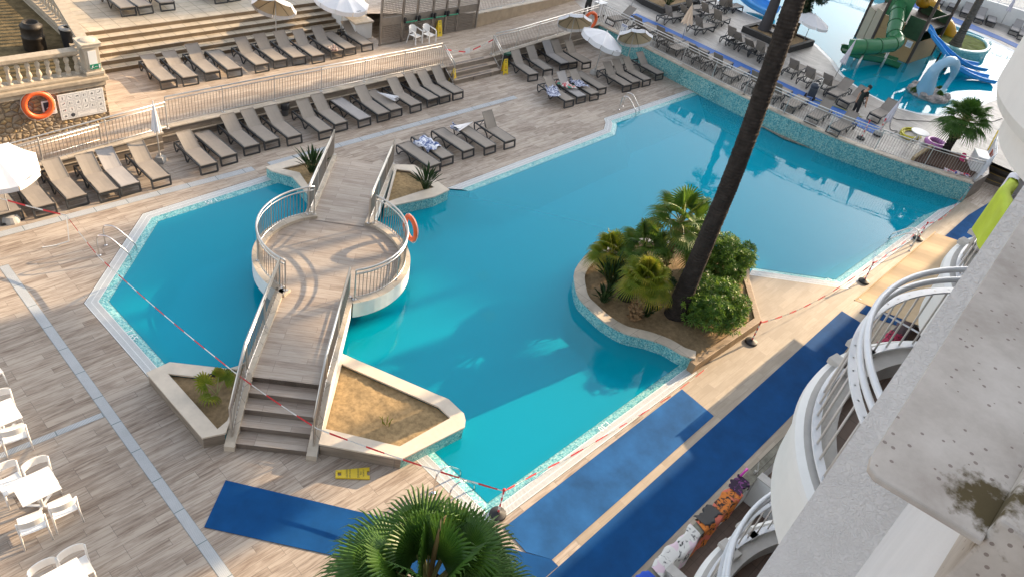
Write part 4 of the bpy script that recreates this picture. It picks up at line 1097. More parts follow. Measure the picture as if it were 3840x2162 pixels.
for q in ([(8.88, 2.54), (8.93, 2.54), (8.93, 2.66), (8.88, 2.66)], [(8.75, 2.595), (8.84, 2.595), (8.84, 2.61), (8.75, 2.61)], [(8.66, 2.59), (8.69, 2.59), (8.71, 2.635), (8.67, 2.64)], [(8.635, 2.54), (8.65, 2.535), (8.68, 2.585), (8.66, 2.59)], [(8.68, 2.59), (8.73, 2.56), (8.735, 2.57), (8.70, 2.60)], [(8.69, 2.645), (8.71, 2.645), (8.71, 2.665), (8.69, 2.665)]): mb.face([(a, y, b) for a, b in q])
mb.build('symbol', M['white_plastic'], t)
# ------------------------------------------------------------------ perforated gate, chairs
def m_perf():
    t = NT('perforated_steel'); g = t.n('ShaderNodeNewGeometry').outputs['Position']
    sp = t.n('ShaderNodeSeparateXYZ'); t.l(g, sp.inputs[0])
    def saw(o): return t.math('FRACT', t.math('MULTIPLY', o, 1 / .085))
    a = t.math('ABSOLUTE', t.math('SUBTRACT', saw(sp.outputs[0]), .5)); b = t.math('ABSOLUTE', t.math('SUBTRACT', saw(sp.outputs[2]), .5))
    hole_ = t.math('LESS_THAN', t.math('MAXIMUM', a, b), .31)
    t.color((.33, .29, .25)); t.bsdf.inputs['Metallic'].default_value = .6; t.rough(.45)
    tr = t.n('ShaderNodeBsdfTransparent'); mx = t.n('ShaderNodeMixShader'); t.l(hole_, mx.inputs[0]); t.l(t.bsdf.outputs[0], mx.inputs[1]); t.l(tr.outputs[0], mx.inputs[2]); t.l(mx.outputs[0], t.out.inputs[0])
    return t.mat
M['perf'] = m_perf(); M['gate_steel'] = m_plain('weathered_steel', (.27, .235, .20), .45, metal=.6, var=.2, scale=3)
gt = thing('perforated_gate', 'tall perforated steel gate with green panic bars behind the white chairs', 'gate', (25, 27.55, ZT))
gx = [21.94, 23.21, 24.08, 25.04, 25.9, 26.7, 28.05]; gy = 27.54; z0 = ZT
for x in gx:
    mb = MB(); mb.box((x, gy, z0 + 1.3), (.09, .09, 2.6)); mb.build('post', M['gate_steel'], gt)
for i, (a, b) in enumerate(zip(gx, gx[1:])):
    mb = MB(); mb.box(((a + b) / 2, gy, z0 + 1.13), (b - a - .09, .04, .34)); mb.box(((a + b) / 2, gy, z0 + .05), (b - a - .09, .04, .06)); mb.box(((a + b) / 2, gy, z0 + 2.57), (b - a - .09, .05, .06)); mb.build('solid_band', M['gate_steel'], gt)
    mb = MB(); mb.face([(a, gy, z0 + .07), (b, gy, z0 + .07), (b, gy, z0 + .97), (a, gy, z0 + .97)]); mb.face([(a, gy, z0 + 1.29), (b, gy, z0 + 1.29), (b, gy, z0 + 2.55), (a, gy, z0 + 2.55)]); mb.build('perforated_panel', M['perf'], gt)
    if 1 <= i <= 4:
        mb = MB(); mb.tube([(a + .1, gy - .12, z0 + .98), (b - .1, gy - .12, z0 + .98)], .03, 8); o = mb.build('panic_bar', M['exit_green'], gt)
        for x in (a + .08, b - .08):
            mb = MB(); mb.box((x, gy - .07, z0 + 1.06), (.09, .10, .24)); mb.build('bar_end', M['black'], o)
def monobloc(label, p, rz):
    t = thing('plastic_chair', label, 'chair', p, R(rz), group='white plastic armchairs at the gate')
    mb = MB(); mb.grid(lambda u, v: ((v - .5) * .44, -.21 + .42 * u, .43 - .02 * math.sin(3.14 * u) * math.sin(3.14 * v)), 5, 5); mb.box((0, -.20, .42), (.44, .02, .05)); mb.build('seat', M['white_plastic'], t, world=False)
    mb = MB()
    def bk(u, v): a = R(200 - 220 * v) ; return (.26 * math.cos(a) * (1 + .04 * u), .17 + .10 * math.sin(a) * (1 + .5 * u) if math.sin(a) > 0 else .17 + .02 * math.sin(a), .45 + .40 * u * (.35 + .65 * max(0, math.sin(R(10 + 160 * v)))))
    mb.grid(bk, 5, 12); mb.build('backrest', M['white_plastic'], t, smooth=True, world=False)
    for s in (-1, 1):
        mb = MB(); mb.tube([(s * .26, .18, .72), (s * .28, .02, .67), (s * .275, -.16, .64), (s * .265, -.21, .58)], [.022, .03, .03, .022], 6); mb.build('armrest', M['white_plastic'], t, smooth=True, world=False)
        mb = MB(); mb.beam((s * .265, -.21, .60), (s * .25, -.25, 0), .045, .035); mb.build('leg', M['white_plastic'], t, world=False)
        mb = MB(); mb.beam((s * .24, .20, .45), (s * .27, .29, 0), .045, .035); mb.build('leg', M['white_plastic'], t, world=False)
    return t
pa, pb = (23.693, 27.109, 0.6), (24.42, 26.971, 0.6)
monobloc('white plastic armchair at the gate, the one beside the stair wall', pa, 12); monobloc('white plastic armchair at the gate, the one beside the yellow sign', pb, 12)
mb = MB(); q = (25.109, 25.285, 0.62); mb.box((0, 0, .30), (.36, .006, .28)); o = mb.build('notice_sheet', M['white_plastic']); o.location = (24.9, 24.75, .72); tag(o, 'white notice sheet hanging from the tape across the terrace steps', 'notice')

# ------------------------------------------------------------------ white tables and chairs on the near left deck
def cafe_chair(label, p, rz):
    t = thing('cafe_chair', label, 'chair', p, R(rz), group='white plastic chairs round the white tables')
    mb = MB()
    mb.grid(lambda u, v: ((v - .5) * (.43 + .02 * u), -.22 + .44 * u, .45 + .012 * math.sin(6 * u) - .02 * math.sin(3.14 * v)), 6, 6); mb.grid(lambda u, v: ((v - .5) * .43, .22 - .44 * u, .425), 2, 2)
    for s in (-1, 1): mb.box((s * .215, 0, .437), (.012, .43, .03))
    mb.box((0, -.22, .44), (.43, .012, .03)); mb.build('seat', M['white_plastic'], t, world=False)
    mb = MB()
    def bk(u, v, d=0): a = R(-62 + 124 * v); return (.255 * math.sin(a) * 1.06, .13 + (.13 + d) * math.cos(a) + .02 * u, .63 + .19 * u + .02 * math.cos(a))
    mb.grid(lambda u, v: bk(u, v), 3, 12); mb.grid(lambda u, v: bk(1 - u, v, -.018), 3, 12); mb.grid(lambda u, v: bk(1, v, -.018 * u), 1, 12); mb.build('backrest', M['white_plastic'], t, smooth=False, world=False)
    for s in (-1, 1):
        mb = MB(); mb.tube([(s * .245, .19, .80), (s * .235, .20, .45), (s * .25, .25, 0)], [.018, .022, .016], 6); mb.build('leg', M['white_plastic'], t, smooth=True, world=False)
        mb = MB(); mb.tube([(s * .205, -.20, .44), (s * .22, -.23, 0)], [.021, .016], 6); mb.build('leg', M['white_plastic'], t, smooth=True, world=False)
    return t
M['table_white'] = m_plain('white_slat_top', (.80, .79, .78), .4, var=.04)
def table(label, p, rz, sx=.78, sy=.62):
    t = thing('table', label, 'table', p, R(rz), group='white tables on the near left deck')
    mb = MB(); k = 7
    for i in range(k): mb.box((0, -sy / 2 + sy * (i + .5) / k, .735), (sx, sy / k - .006, .022))
    mb.box((0, 0, .72), (sx - .03, sy - .03, .02)); mb.build('tabletop', M['table_white'], t, world=False)
    mb = MB(); mb.tube([(0, 0, .04), (0, 0, .71)], .035, 10)
    mb.build('pedestal', M['white_plastic'], t, world=False, smooth=True)
    for a in (45, 135, 225, 315):
        mb = MB(); mb.beam((0, 0, .07), (.36 * math.cos(R(a)), .36 * math.sin(R(a)), .02), .05, .03); mb.build('foot', M['white_plastic'], t, world=False)
    return t
table('white slatted table in the middle of the left deck, with four chairs', (1.56, 11.97, 0), 0, .72, .70)
table('white table at the bottom left corner of the deck, cut by the photo edge', (1.18, 9.60, 0), 0, .72, .70)
table('white table farther up the left photo edge, by the short drain channel', (1.64, 14.25, 0), 0, .72, .70)
for lab, p, rz in (('white chair tucked behind the middle table, right one', (1.75, 12.33, 0), 0), ('white chair behind the middle table, left one at the photo edge', (1.25, 12.56, 0), 4),
                   ('white chair in front of the middle table, left one', (1.22, 11.40, 0), 172), ('white chair in front of the middle table, right one', (1.80, 11.43, 0), 178),
                   ('white chair behind the bottom corner table, left one', (1.00, 9.92, 0), 2), ('white chair behind the bottom corner table, right one', (1.49, 9.90, 0), -2),
                   ('white chair in front of the upper table by the drain channel', (1.74, 13.84, 0), 172), ('white chair behind the upper table at the photo edge', (1.82, 14.62, 0), 0),
                   ('white chair farthest up the left photo edge, only its side showing', (1.95, 15.98, 0), 95)):
    cafe_chair(lab, p, rz)

# ------------------------------------------------------------------ blue mats
def mat(lab, pts, m='mat_blue', z=0.0, name='floor_mat', th=.012, group='blue non slip mats'):
    mb = MB(); mb.prism(pts, z + .006, z + .006 + th, bottom=False); o = mb.build(name, M[m]); return tag(o, lab, 'mat', group)
mat('blue mat lying askew in front of the foreground palm', [(4.76, 10.39), (3.83, 9.59), (8.05, 4.12), (9.19, 4.12), (9.19, 4.34), (8.87, 4.78), (8.36, 5.54)], 'mat_blue')
mat('wide worn blue mat nearest the pool edge', [(8.87, 4.82), (9.2, 4.32), (16.12, 4.45), (16.21, 5.63), (8.92, 5.58)], 'mat_blue2', .003)
mat('long dark blue mat beside the hotel wall', [(8.9, 4.10), (24.3, 4.38), (24.29, 3.53), (19.76, 3.05), (10.36, 2.89), (7.2, 2.85), (7.2, 4.10)], 'mat_blue')
mat('small blue mat under the tan awning', [(24.8, 3.95), (25.6, 3.99), (26.6, 2.75), (25.4, 2.7)], 'mat_blue')
mat('blue mat beyond the tan awning toward the curved steps', [(32.8, 3.98), (36.5, 4.0), (39.6, 3.75), (41.5, 3.4), (41.5, 2.2), (32.8, 2.3)], 'mat_blue2')

# ------------------------------------------------------------------ pool ladders
def ladder(label, p, az, w=.5, inward=1.0, steps=True):
    """p: deck point midway between the two feet; az: direction toward the water."""
    t = thing('pool_ladder', label, 'ladder', p, R(az), group='chrome pool ladders')
    for s in (-1, 1):
        y = s * w / 2; pts = smooth_path([(0, y, 0), (0, y, .35), (.03, y, .66), (.16, y, .74), (.36, y, .70), (.62, y, .44), (.80, y, .22), (.86, y, .05), (.87, y, -.25), (.87, y, -.95)], 4)
        mb = MB(); mb.tube(pts, .021, 8); mb.build('handrail', M['chrome'], t, smooth=True, world=False)
        mb = MB(); mb.lathe([(.055, .004), (.055, .02), (.03, .035)], (0, y, 0), 12); mb.build('foot', M['chrome'], t, world=False)
    if steps:
        for k in range(3):
            mb = MB(); mb.box((.87, 0, -.12 - .25 * k), (.09, w, .03)); mb.build('rung', M['black'], t, world=False)
            o = t.children[-1]
            for q in (-.12, .12):
                mb = MB(); mb.box((.87, q, -.103 - .25 * k), (.07, .12, .006)); mb.build('tread_pad', M['white_plastic'], o, world=False)
    return t
def mid(a, b): return ((a[0] + b[0]) / 2, (a[1] + b[1]) / 2, 0)
ladder('chrome pool ladder with black rungs at the left end of the pool', mid((6.188, 19.871, 0.0), (5.818, 19.438, 0.0)), -42)
ladder('chrome pool ladder behind the foreground palm', mid((8.198, 7.27, 0.0), (8.29, 6.822, 0.0)), 0)
ladder('chrome pool ladder at the far right pool corner below the mosaic wall', mid((29.135, 18.525, 0.0), (29.656, 18.529, 0.0)), -72)
ladder('chrome pool ladder beside the tan awning', mid((30.032, 4.428, 0.0), (31.954, 4.617, 0.0)), 102)

# ------------------------------------------------------------------ barrier posts and tape
def bollard(label, p, h=.92, lean=(0, 0)):
    t = thing('barrier_post', label, 'barrier post', p, group='red and white barrier posts')
    mb = MB(); mb.lathe([(.20, 0), (.205, .03), (.19, .07), (.08, .11), (.035, .13)], (0, 0, 0), 20); mb.build('base', M['black'], t, world=False)
    mb = MB()
    for k in range(7): mb.tube([(lean[0] * (k / 7), lean[1] * (k / 7), .1 + (h - .1) * k / 7), (lean[0] * ((k + 1) / 7), lean[1] * ((k + 1) / 7), .1 + (h - .1) * (k + 1) / 7)], .022, 8, m=k % 2)
    mb.build('striped_pole', [M['tape_red'], M['tape_white']], t, world=False)
    mb = MB(); mb.lathe([(.028, 0), (.04, .02), (.04, .05), (.012, .07)], (lean[0], lean[1], h - .01), 10); mb.build('cap', M['red'], t, world=False)
    return t
q1 = (9.038, 5.923, 0.0); q2 = (19.914, 5.486, 0.0); q3 = (26.8, 4.685, 0.0); q4 = (32.035, 4.62, 0.0)
bollard('barrier post on a black rubber foot at the near pool corner', q1); bollard('barrier post between the island timber edge and the long mat', q2, .85)
bollard('leaning barrier post at the short pool edge by the awning', q3, .8, (.08, .05)); bollard('barrier post beside the ladder at the awning', q4, .8)
bollard('barrier post on the slide deck behind the curved railing, nearer one', (36.615, 9.735, 0.93)); bollard('barrier post on the slide deck at the end of the walkway mat', (37.89, 9.442, 0.93), .85)
def tape(label, pts, sag=.12, seg=.45, w=.028, name='barrier_tape'):
    mb = MB(); P_ = [Vector(p) for p in pts]; sdist = 0
    for a, b in zip(P_, P_[1:]):
        L = (b - a).length; n = max(4, int(L / .15)); sg = sag * min(1, L / 6)
        f = lambda k: a.lerp(b, k) - Vector((0, 0, sg * 4 * k * (1 - k)))
        for i in range(n):
            p, q = f(i / n), f((i + 1) / n); c = int((sdist + L * i / n) / seg) % 2
            tw = .35 * math.sin(7 * (sdist + L * i / n)); up = Vector((0, math.sin(tw), math.cos(tw))) * w
            mb.face([p - up, q - up, q + up, p + up], c); mb.beam(p, q, .008, .008, c)
        sdist += L
    return tag(mb.build(name, [M['tape_red'], M['tape_white']]), label, 'tape', 'red and white barrier tapes')
tape('barrier tape from the left umbrella across the bridge to the near pool corner', [(3.75, 22.25, 1.35), (5.464, 20.4, 0.98), (5.563, 18.644, 0.6), (6.092, 12.167, 1.12), (6.741, 9.798, 0.95), (q1[0], q1[1], .90)], sag=.10)
mb = MB(); a = (5.464, 20.4, 0.98); mb.tube([a, (a[0] - .03, a[1] - .02, .6), (a[0] - .08, a[1], .1), (a[0] - .4, a[1] + .1, .02), (a[0] - .75, a[1] + .18, .02)], .015, 4); tag(mb.build('tape_tail', M['tape_white']), 'loose tape end hanging down to the drain channel by the left loungers', 'tape')
tape('slack barrier tape lying along the grating from the near corner to the island', [(q1[0], q1[1], .90), (10.185, 6.016, 0.45), (11.688, 5.992, 0.05), (15.69, 5.663, 0.02), (17.637, 5.684, 0.02)], sag=.05)
tape('barrier tape between the island post and the post at the awning', [(q2[0], q2[1], .84), (q3[0] + .08, q3[1] + .05, .78)], sag=.45)
tape('barrier tape from the awning posts along the right pool edge to the wall end', [(q3[0] + .08, q3[1] + .05, .78), (q4[0], q4[1], .78), (33.753, 4.466, 0.55), (37.163, 4.69, 0.35), (37.821, 4.7, 0.95)], sag=.2)
tape('barrier tape across the top of the terrace steps', [(23.4, 24.7, 1.35), (24.9, 24.7, .98), (26.5, 24.7, 1.35)], sag=.06)

# ------------------------------------------------------------------ plants
M['frond'] = m_leaf('fan_palm_leaf', (.055, .13, .018), (.13, .22, .032), tip=(.25, .24, .04))
M['frond_y'] = m_leaf('yellow_green_fan', (.13, .20, .014), (.27, .29, .022), tip=(.46, .35, .05), trans=.45)
M['frond_dk'] = m_leaf('foreground_fan', (.034, .098, .016), (.085, .18, .026), trans=.30)
M['petiole'] = m_plain('palm_stalk', (.26, .25, .09), .5, var=.2)
M['spear'] = m_leaf('spear_leaf', (.014, .042, .012), (.035, .075, .02), tip=(.10, .11, .04), trans=.12)
M['oleander'] = m_leaf('oleander_leaf', (.045, .12, .018), (.12, .22, .034), trans=.25)
M['oleander_lt'] = m_leaf('young_oleander_leaf', (.16, .29, .035), (.26, .37, .05), trans=.3)
M['cypress'] = m_leaf('dense_dark_leaf', (.010, .028, .010), (.024, .052, .018), trans=.08)
M['bark_dark'] = m_plain('dark_palm_bark', (.038, .031, .027), .92, var=.45, scale=4, bump=.8, spec=.15)
M['bark_boots'] = m_plain('boot_bark', (.27, .17, .09), .9, var=.45, scale=9, bump=.5, spec=.15)
M['dry_frond'] = m_plain('dry_frond', (.34, .23, .10), .85, var=.3, scale=6)
M['twig'] = m_plain('twig_bark', (.12, .085, .05), .9, var=.3)

def fan_leaf(mb, base, d, pet, L, nseg=26, spread=250, droop=.25, w=.05, mp=1, rnd=random, cup=.25):
    """One costapalmate leaf: arching stalk, pleated blade with free drooping tips."""
    base = Vector(base); d = Vector(d).normalized(); z = Vector((0, 0, 1)); s = d.cross(z)
    s = s.normalized() if s.length > .05 else Vector((1, 0, 0))
    hub = base + d * pet - z * (pet * droop * .25)
    mb.tube([base, base + d * pet * .55, hub], [.022 * (.5 + L), .015 * (.5 + L), .010], 5, m=mp, cap=False)
    f = (d - z * droop * .8).normalized(); n = s.cross(f).normalized()
    for k in range(nseg):
        t = -1 + 2 * (k + .5) / nseg; th = R(spread / 2) * t
        l = L * (1 - .38 * abs(t) ** 1.6) * rnd.uniform(.93, 1.05)
        e = (f * math.cos(th) + s * math.sin(th) + n * (cup * (1 - abs(t)) * .3 + .06)).normalized()
        tw = s * math.cos(th) - f * math.sin(th); ww = w * (1.0 + .3 * (1 - abs(t)))
        p0 = hub; p1 = hub + e * l * .5; p2 = hub + e * l * .8 - z * (l * .10 * (1 + droop)); p3 = hub + e * l * .98 - z * (l * (.20 + .16 * rnd.random()) * (1 + droop))
        wid = max(ww, 2 * math.sin(R(spread) / nseg / 2) * l * .5 * .98)
        up = n * wid * .35
        for sg in (-1, 1):
            mb.face([p0, p1 + up * .6, p1 + tw * sg * wid / 2 - up * .4] if sg < 0 else [p0, p1 + tw * wid / 2 - up * .4, p1 + up * .6])
            mb.face([p1 + up * .6, p2 + up * .3, p2 + tw * sg * wid * .24, p1 + tw * sg * wid / 2 - up * .4])
            mb.face([p2 + up * .3, p3, p2 + tw * sg * wid * .24])

def fan_crown(t, c, nleaf, pet, L, mats, el=(75, -35), seed=1, nseg=26, spread=250, name='crown', droop=.3, az0=0, azr=360):
    rnd = random.Random(seed); mb = MB()
    for i in range(nleaf):
        k = i / max(1, nleaf - 1); az = R(az0 + (i * 137.5) % azr + rnd.uniform(-12, 12)); e = R(el[0] + (el[1] - el[0]) * k + rnd.uniform(-8, 8))
        d = (math.cos(az) * math.cos(e), math.sin(az) * math.cos(e), math.sin(e))
        fan_leaf(mb, Vector(c) + Vector(d) * .05, d, pet * rnd.uniform(.8, 1.15), L * rnd.uniform(.85, 1.1), nseg, spread, droop + .35 * k, rnd=rnd)
    return mb.build(name, mats, t)

def trunk(t, pts, rad, mat, rings=0.12, seed=1, rough=.04, n=14, name='trunk'):
    rnd = random.Random(seed); P_ = resample(smooth_path(pts, 6), rings * .5); rr = []
    for i in range(len(P_)):
        k = i / max(1, len(P_) - 1); r = rad[0] + (rad[1] - rad[0]) * k + (rad[2] * math.exp(-k * 14) if len(rad) > 2 else 0)
        rr.append(r * (1 + rough * (1 if i % 2 else -.6) + rnd.uniform(-rough, rough) * .6))
    mb = MB(); mb.tube(P_, rr, n)
    for i, v in enumerate(mb.v):
        mb.v[i] = tuple(Vector(v) + Vector((rnd.uniform(-1, 1), rnd.uniform(-1, 1), rnd.uniform(-1, 1))) * rad[0] * rough * .6)
    return mb.build(name, mat, t)

def boots(t, pts, r, count, seed):
    """Old leaf bases wrapping a short trunk."""
    rnd = random.Random(seed); mb = MB(); L = path_len(pts)
    for i in range(count):
        k = i / count; c = path_at(pts, L * k * .97); a = i * 2.4 + rnd.uniform(-.2, .2)
        o = Vector((math.cos(a), math.sin(a), 0)); s = Vector((-o.y, o.x, 0)); rr = r * (1.15 - .25 * k)
        b = c + o * rr * .8; tip = c + o * rr * 1.65 + Vector((0, 0, r * rnd.uniform(.9, 1.3))); wv = s * r * .42
        mb.face([b - wv, b + wv, tip + wv * .45, tip - wv * .45]); mb.face([b - wv, tip - wv * .45, b + o * -.02 + Vector((0, 0, r * .9)), b - wv * .2]); mb.face([b + wv, b + Vector((0, 0, r * .9)), tip + wv * .45])
    return mb.build('leaf_bases', M['bark_boots'], t)

def spear_clump(label, name, cat, p, n, h, seed, spread=.55, group=None, leaf=.34, mat='spear', w=.075):
    """Bird-of-paradise like clump: upright stalks with lance shaped blades."""
    rnd = random.Random(seed); t = thing(name, label, cat, p, group=group); mb = MB()
    for i in range(n):
        a = i * 2.4 + rnd.uniform(-.4, .4); lean = spread * (i / n) ** .7 * rnd.uniform(.7, 1.25); o = Vector((math.cos(a), math.sin(a), 0))
        H = h * rnd.uniform(.6, 1.05) * (1 - .35 * lean); b = Vector(p) + o * rnd.uniform(0, .10)
        m_ = b + o * lean * H * .45 + Vector((0, 0, H * .55)); e = b + o * lean * H * 1.05 + Vector((0, 0, H))
        mb.tube([b, m_], [.012, .008], 4, cap=False); d = (e - m_).normalized(); s = d.cross(o if d.dot(o) < .9 else Vector((0, 0, 1))).normalized(); s = (s * math.cos(rnd.uniform(-.8, .8)) + d.cross(s) * math.sin(rnd.uniform(-.8, .8))).normalized()
        L = leaf * rnd.uniform(1.0, 1.6) * (h / .8); nn = d.cross(s)
        q = [m_ + d * L * u + o * lean * .12 * L * u * u - Vector((0, 0, .10 * L * u * u * lean)) for u in (0, .3, .65, 1)]
        ws = [.010, w * .9, w, .006]
        for k in range(3):
            for sg in (-1, 1):
                A, B = q[k], q[k + 1]; mb.face([A, B, B + s * sg * ws[k + 1] / 1.0 * .6 + nn * ws[k + 1] * .35, A + s * sg * ws[k] * .6 + nn * ws[k] * .35])
    mb.build('foliage', M[mat], t); return t

def leafy(t, c, r, count, mats, seed, lw=.028, ll=.11, name='foliage', whorl=True, squash=1.0, clumps=24, light=.25, fn=None):
    """Foliage of leaf-sized blades in whorls gathered into clumps of uneven size."""
    rnd = random.Random(seed); mb = MB(); C = Vector(c); cl = []
    for i in range(clumps):
        v = Vector((rnd.gauss(0, 1), rnd.gauss(0, 1), rnd.gauss(0, 1))).normalized()
        if v.z < -.55: v.z *= -.5
        k = rnd.uniform(.45, .92); cl.append((C + Vector((v.x * r[0], v.y * r[1], v.z * r[2])) * k, rnd.uniform(.20, .34) * (sum(r) / 3)))
    for i in range(count):
        cc, cr = cl[rnd.randrange(clumps)]; v = Vector((rnd.gauss(0, 1), rnd.gauss(0, 1), rnd.gauss(0, 1) + .35)).normalized()
        p = cc + v * cr * rnd.uniform(.65, 1.12); nb = 5 if whorl else 1; new = rnd.random() < light
        ax = (v + Vector((0, 0, .5)) + Vector((rnd.uniform(-.4, .4), rnd.uniform(-.4, .4), 0))).normalized(); u = ax.orthogonal().normalized(); a0 = rnd.uniform(0, 6.3)
        for b in range(nb):
            a = a0 + b * 6.283 / nb; o = (u * math.cos(a) + ax.cross(u) * math.sin(a)); d = (o * .8 + ax * rnd.uniform(.25, .9)).normalized(); s = d.cross(ax).normalized() * lw; L = ll * rnd.uniform(.7, 1.25)
            mid_ = p + d * L * .5; mb.face([p, mid_ + s * .5, p + d * L - Vector((0, 0, L * .12)), mid_ - s * .5], 1 if new else 0)
    return mb.build(name, mats, t)

# tall trunk beside the island
tp = (18.491, 7.606, 0.32)
t = thing('tall_palm', 'very tall dark palm trunk rising out of the island bed past the top edge', 'palm', (tp[0], tp[1], .28))
trunk(t, [(tp[0], tp[1], .2), (tp[0] + .02, tp[1] - .02, 3), (18.75, 7.68, 6), (19.02, 7.98, 10), (19.3, 8.3, 14.5)], (.27, .235, .10), M['bark_dark'], .10, 3, .035, 18)
fan_crown(t, (19.3, 8.3, 14.6), 30, .9, .85, [M['frond'], M['petiole']], seed=5, nseg=18)
# second tall trunk, reflected in the water, out of the frame on the right
def island_palm(label, base, top, r, nleaf, pet, L, seed, mat='frond', nb=40, el=(80, -30), spread=240):
    t = thing('fan_palm', label, 'palm', base, group='young fan palms on the island')
    trunk(t, [base, tuple((Vector(base) + Vector(top)) / 2), top], (r, r * .9), M['bark_boots'], .09, seed, .06, 12)
    if nb: boots(t, [base, top], r, nb, seed)
    fan_crown(t, top, nleaf, pet, L, [M[mat], M['petiole']], seed=seed, nseg=30, el=el, spread=spread, droop=.22)
    rnd = random.Random(seed); mb = MB()
    for i in range(6):     # dry skirt
        a = R(i * 40 + rnd.uniform(-10, 10)); d = (math.cos(a) * .6, math.sin(a) * .6, -.8); fan_leaf(mb, Vector(top) - Vector((0, 0, .06)), d, .12, L * .38, 12, 150, .5, rnd=rnd, mp=0)
    mb.build('dry_leaves', M['dry_frond'], t)
    return t
b = (17.124, 8.264, 0.32); h = 1.42
island_palm('shaggy trunked young fan palm with bright yellow green crown at the island front', (b[0], b[1], .3), (b[0] + .10, b[1] + .06, .32 + h), .15, 24, .36, .66, 11, 'frond_y', 60, el=(85, -2))
b2 = (19.681, 9.093, 0.32)
island_palm('tallest young fan palm, spreading crown at the back of the island', (b2[0], b2[1], .3), (b2[0] + .05, b2[1], 2.5), .11, 17, .60, .92, 12, 'frond', 40, el=(85, -20))
b3 = (18.9, 9.587, 0.32)
island_palm('young fan palm with one big upright fan, left of the tallest one', (b3[0], b3[1], .3), (b3[0], b3[1], 1.55), .11, 12, .42, .78, 13, 'frond', 26, el=(82, 5))
b4 = (18.307, 10.331, 0.32)
island_palm('young fan palm at the left rim of the island above the curb', (b4[0], b4[1], .3), (b4[0], b4[1], 1.05), .10, 16, .34, .66, 14, 'frond_y', 20, el=(80, -15))
b5 = (21.033, 8.811, 0.32)
island_palm('young fan palm half hidden behind the tall trunk', (b5[0], b5[1], .3), (b5[0], b5[1], 1.35), .11, 14, .40, .70, 15, 'frond', 26, el=(80, -25))
spear_clump('dense dark bird of paradise clump at the left curb of the island', 'bird_of_paradise', 'plant', (17.711, 9.712, 0.32), 60, 1.15, 21, .75, 'bird of paradise clumps on the island', leaf=.36)
spear_clump('low bird of paradise clump at the front left curb of the island', 'bird_of_paradise', 'plant', (16.953, 9.335, 0.32), 34, .60, 22, .9, 'bird of paradise clumps on the island')
spear_clump('small bird of paradise clump at the foot of the shaggy trunk', 'bird_of_paradise', 'plant', (17.59, 8.119, 0.32), 26, .62, 23, .8, 'bird of paradise clumps on the island')
t = thing('tree_stump', 'dark sawn stump between the shaggy palm and the curb', 'stump', (17.628, 9.023, 0.32)); trunk(t, [(17.712, 9.066, 0.25), ((17.712, 9.066, 0.25)[0], (17.712, 9.066, 0.25)[1], .72)], (.24, .20), M['bark_dark'], .1, 4, .05, 12, 'stump_body')
def shrub(label, c, r, n, seed, mats=None, lw=.036, ll=.13, clumps=52, light=.30):
    t = thing('oleander_shrub', label, 'shrub', (c[0], c[1], .3), group='oleander shrubs on the island'); rnd = random.Random(seed)
    leafy(t, (c[0], c[1], c[2]), r, n, mats or [M['oleander'], M['oleander_lt']], seed, lw, ll, clumps=clumps, light=light)
    mb = MB()
    for i in range(7): a = i * .9; mb.tube([(c[0] + .1 * math.cos(a), c[1] + .1 * math.sin(a), .28), (c[0] + r[0] * .6 * math.cos(a), c[1] + r[1] * .6 * math.sin(a), c[2] + r[2] * .3)], [.03, .012], 5)
    mb.build('stems', M['twig'], t); return t
c1, c2, c3 = (19.231, 6.786, 0.75), (21.35, 7.819, 0.85), (18.9, 8.598, 0.75)
shrub('rounded bright green oleander at the front of the island by the timber edge', (c1[0], c1[1], .84), (1.16, 1.06, .78), 3600, 31)
shrub('tall bright green oleander behind the tall trunk at the back right of the island', (c2[0], c2[1], .98), (1.14, 1.08, .95), 3600, 32)
shrub('small dark green oleander between the shaggy palm and the tall trunk', (c3[0], c3[1], .72), (.62, .62, .52), 800, 33, [M['spear'], M['oleander']], .05, .11, 18, .15)
# planters at the bridge
spear_clump('spiky dark green plant in the far left bridge planter', 'spiky_plant', 'plant', (13.324, 19.982, 0.34), 46, .85, 41, .75, 'spiky plants in the bridge planters', leaf=.40, w=.055)
spear_clump('spiky dark green plant in the far right bridge planter', 'spiky_plant', 'plant', (16.161, 17.181, 0.34), 46, .80, 42, .75, 'spiky plants in the bridge planters', leaf=.40, w=.055)
c = (5.72, 12.52, 0.32); t = thing('palm_seedling', 'small fan palm seedling with three leaves in the near left planter', 'palm', (c[0], c[1], .3)); mb = MB(); mb2 = MB()
rnd = random.Random(4)
fan_leaf(mb, c, (-.35, .55, .75), .42, .42, 20, 300, .2, rnd=rnd); fan_leaf(mb, c, (.30, .30, .8), .46, .36, 22, 120, .1, rnd=rnd); fan_leaf(mb, c, (.6, .3, .5), .4, .40, 24, 260, .2, rnd=rnd); fan_leaf(mb, c, (-.5, -.25, .45), .28, .36, 18, 290, .5, rnd=rnd)
mb.build('foliage', [M['frond_y'], M['petiole']], t)
spear_clump('thin green weed alone in the raked sand of the near right planter', 'weed', 'plant', (8.433, 9.363, 0.32), 7, .34, 44, .6, None, leaf=.2, mat='frond_y', w=.018)

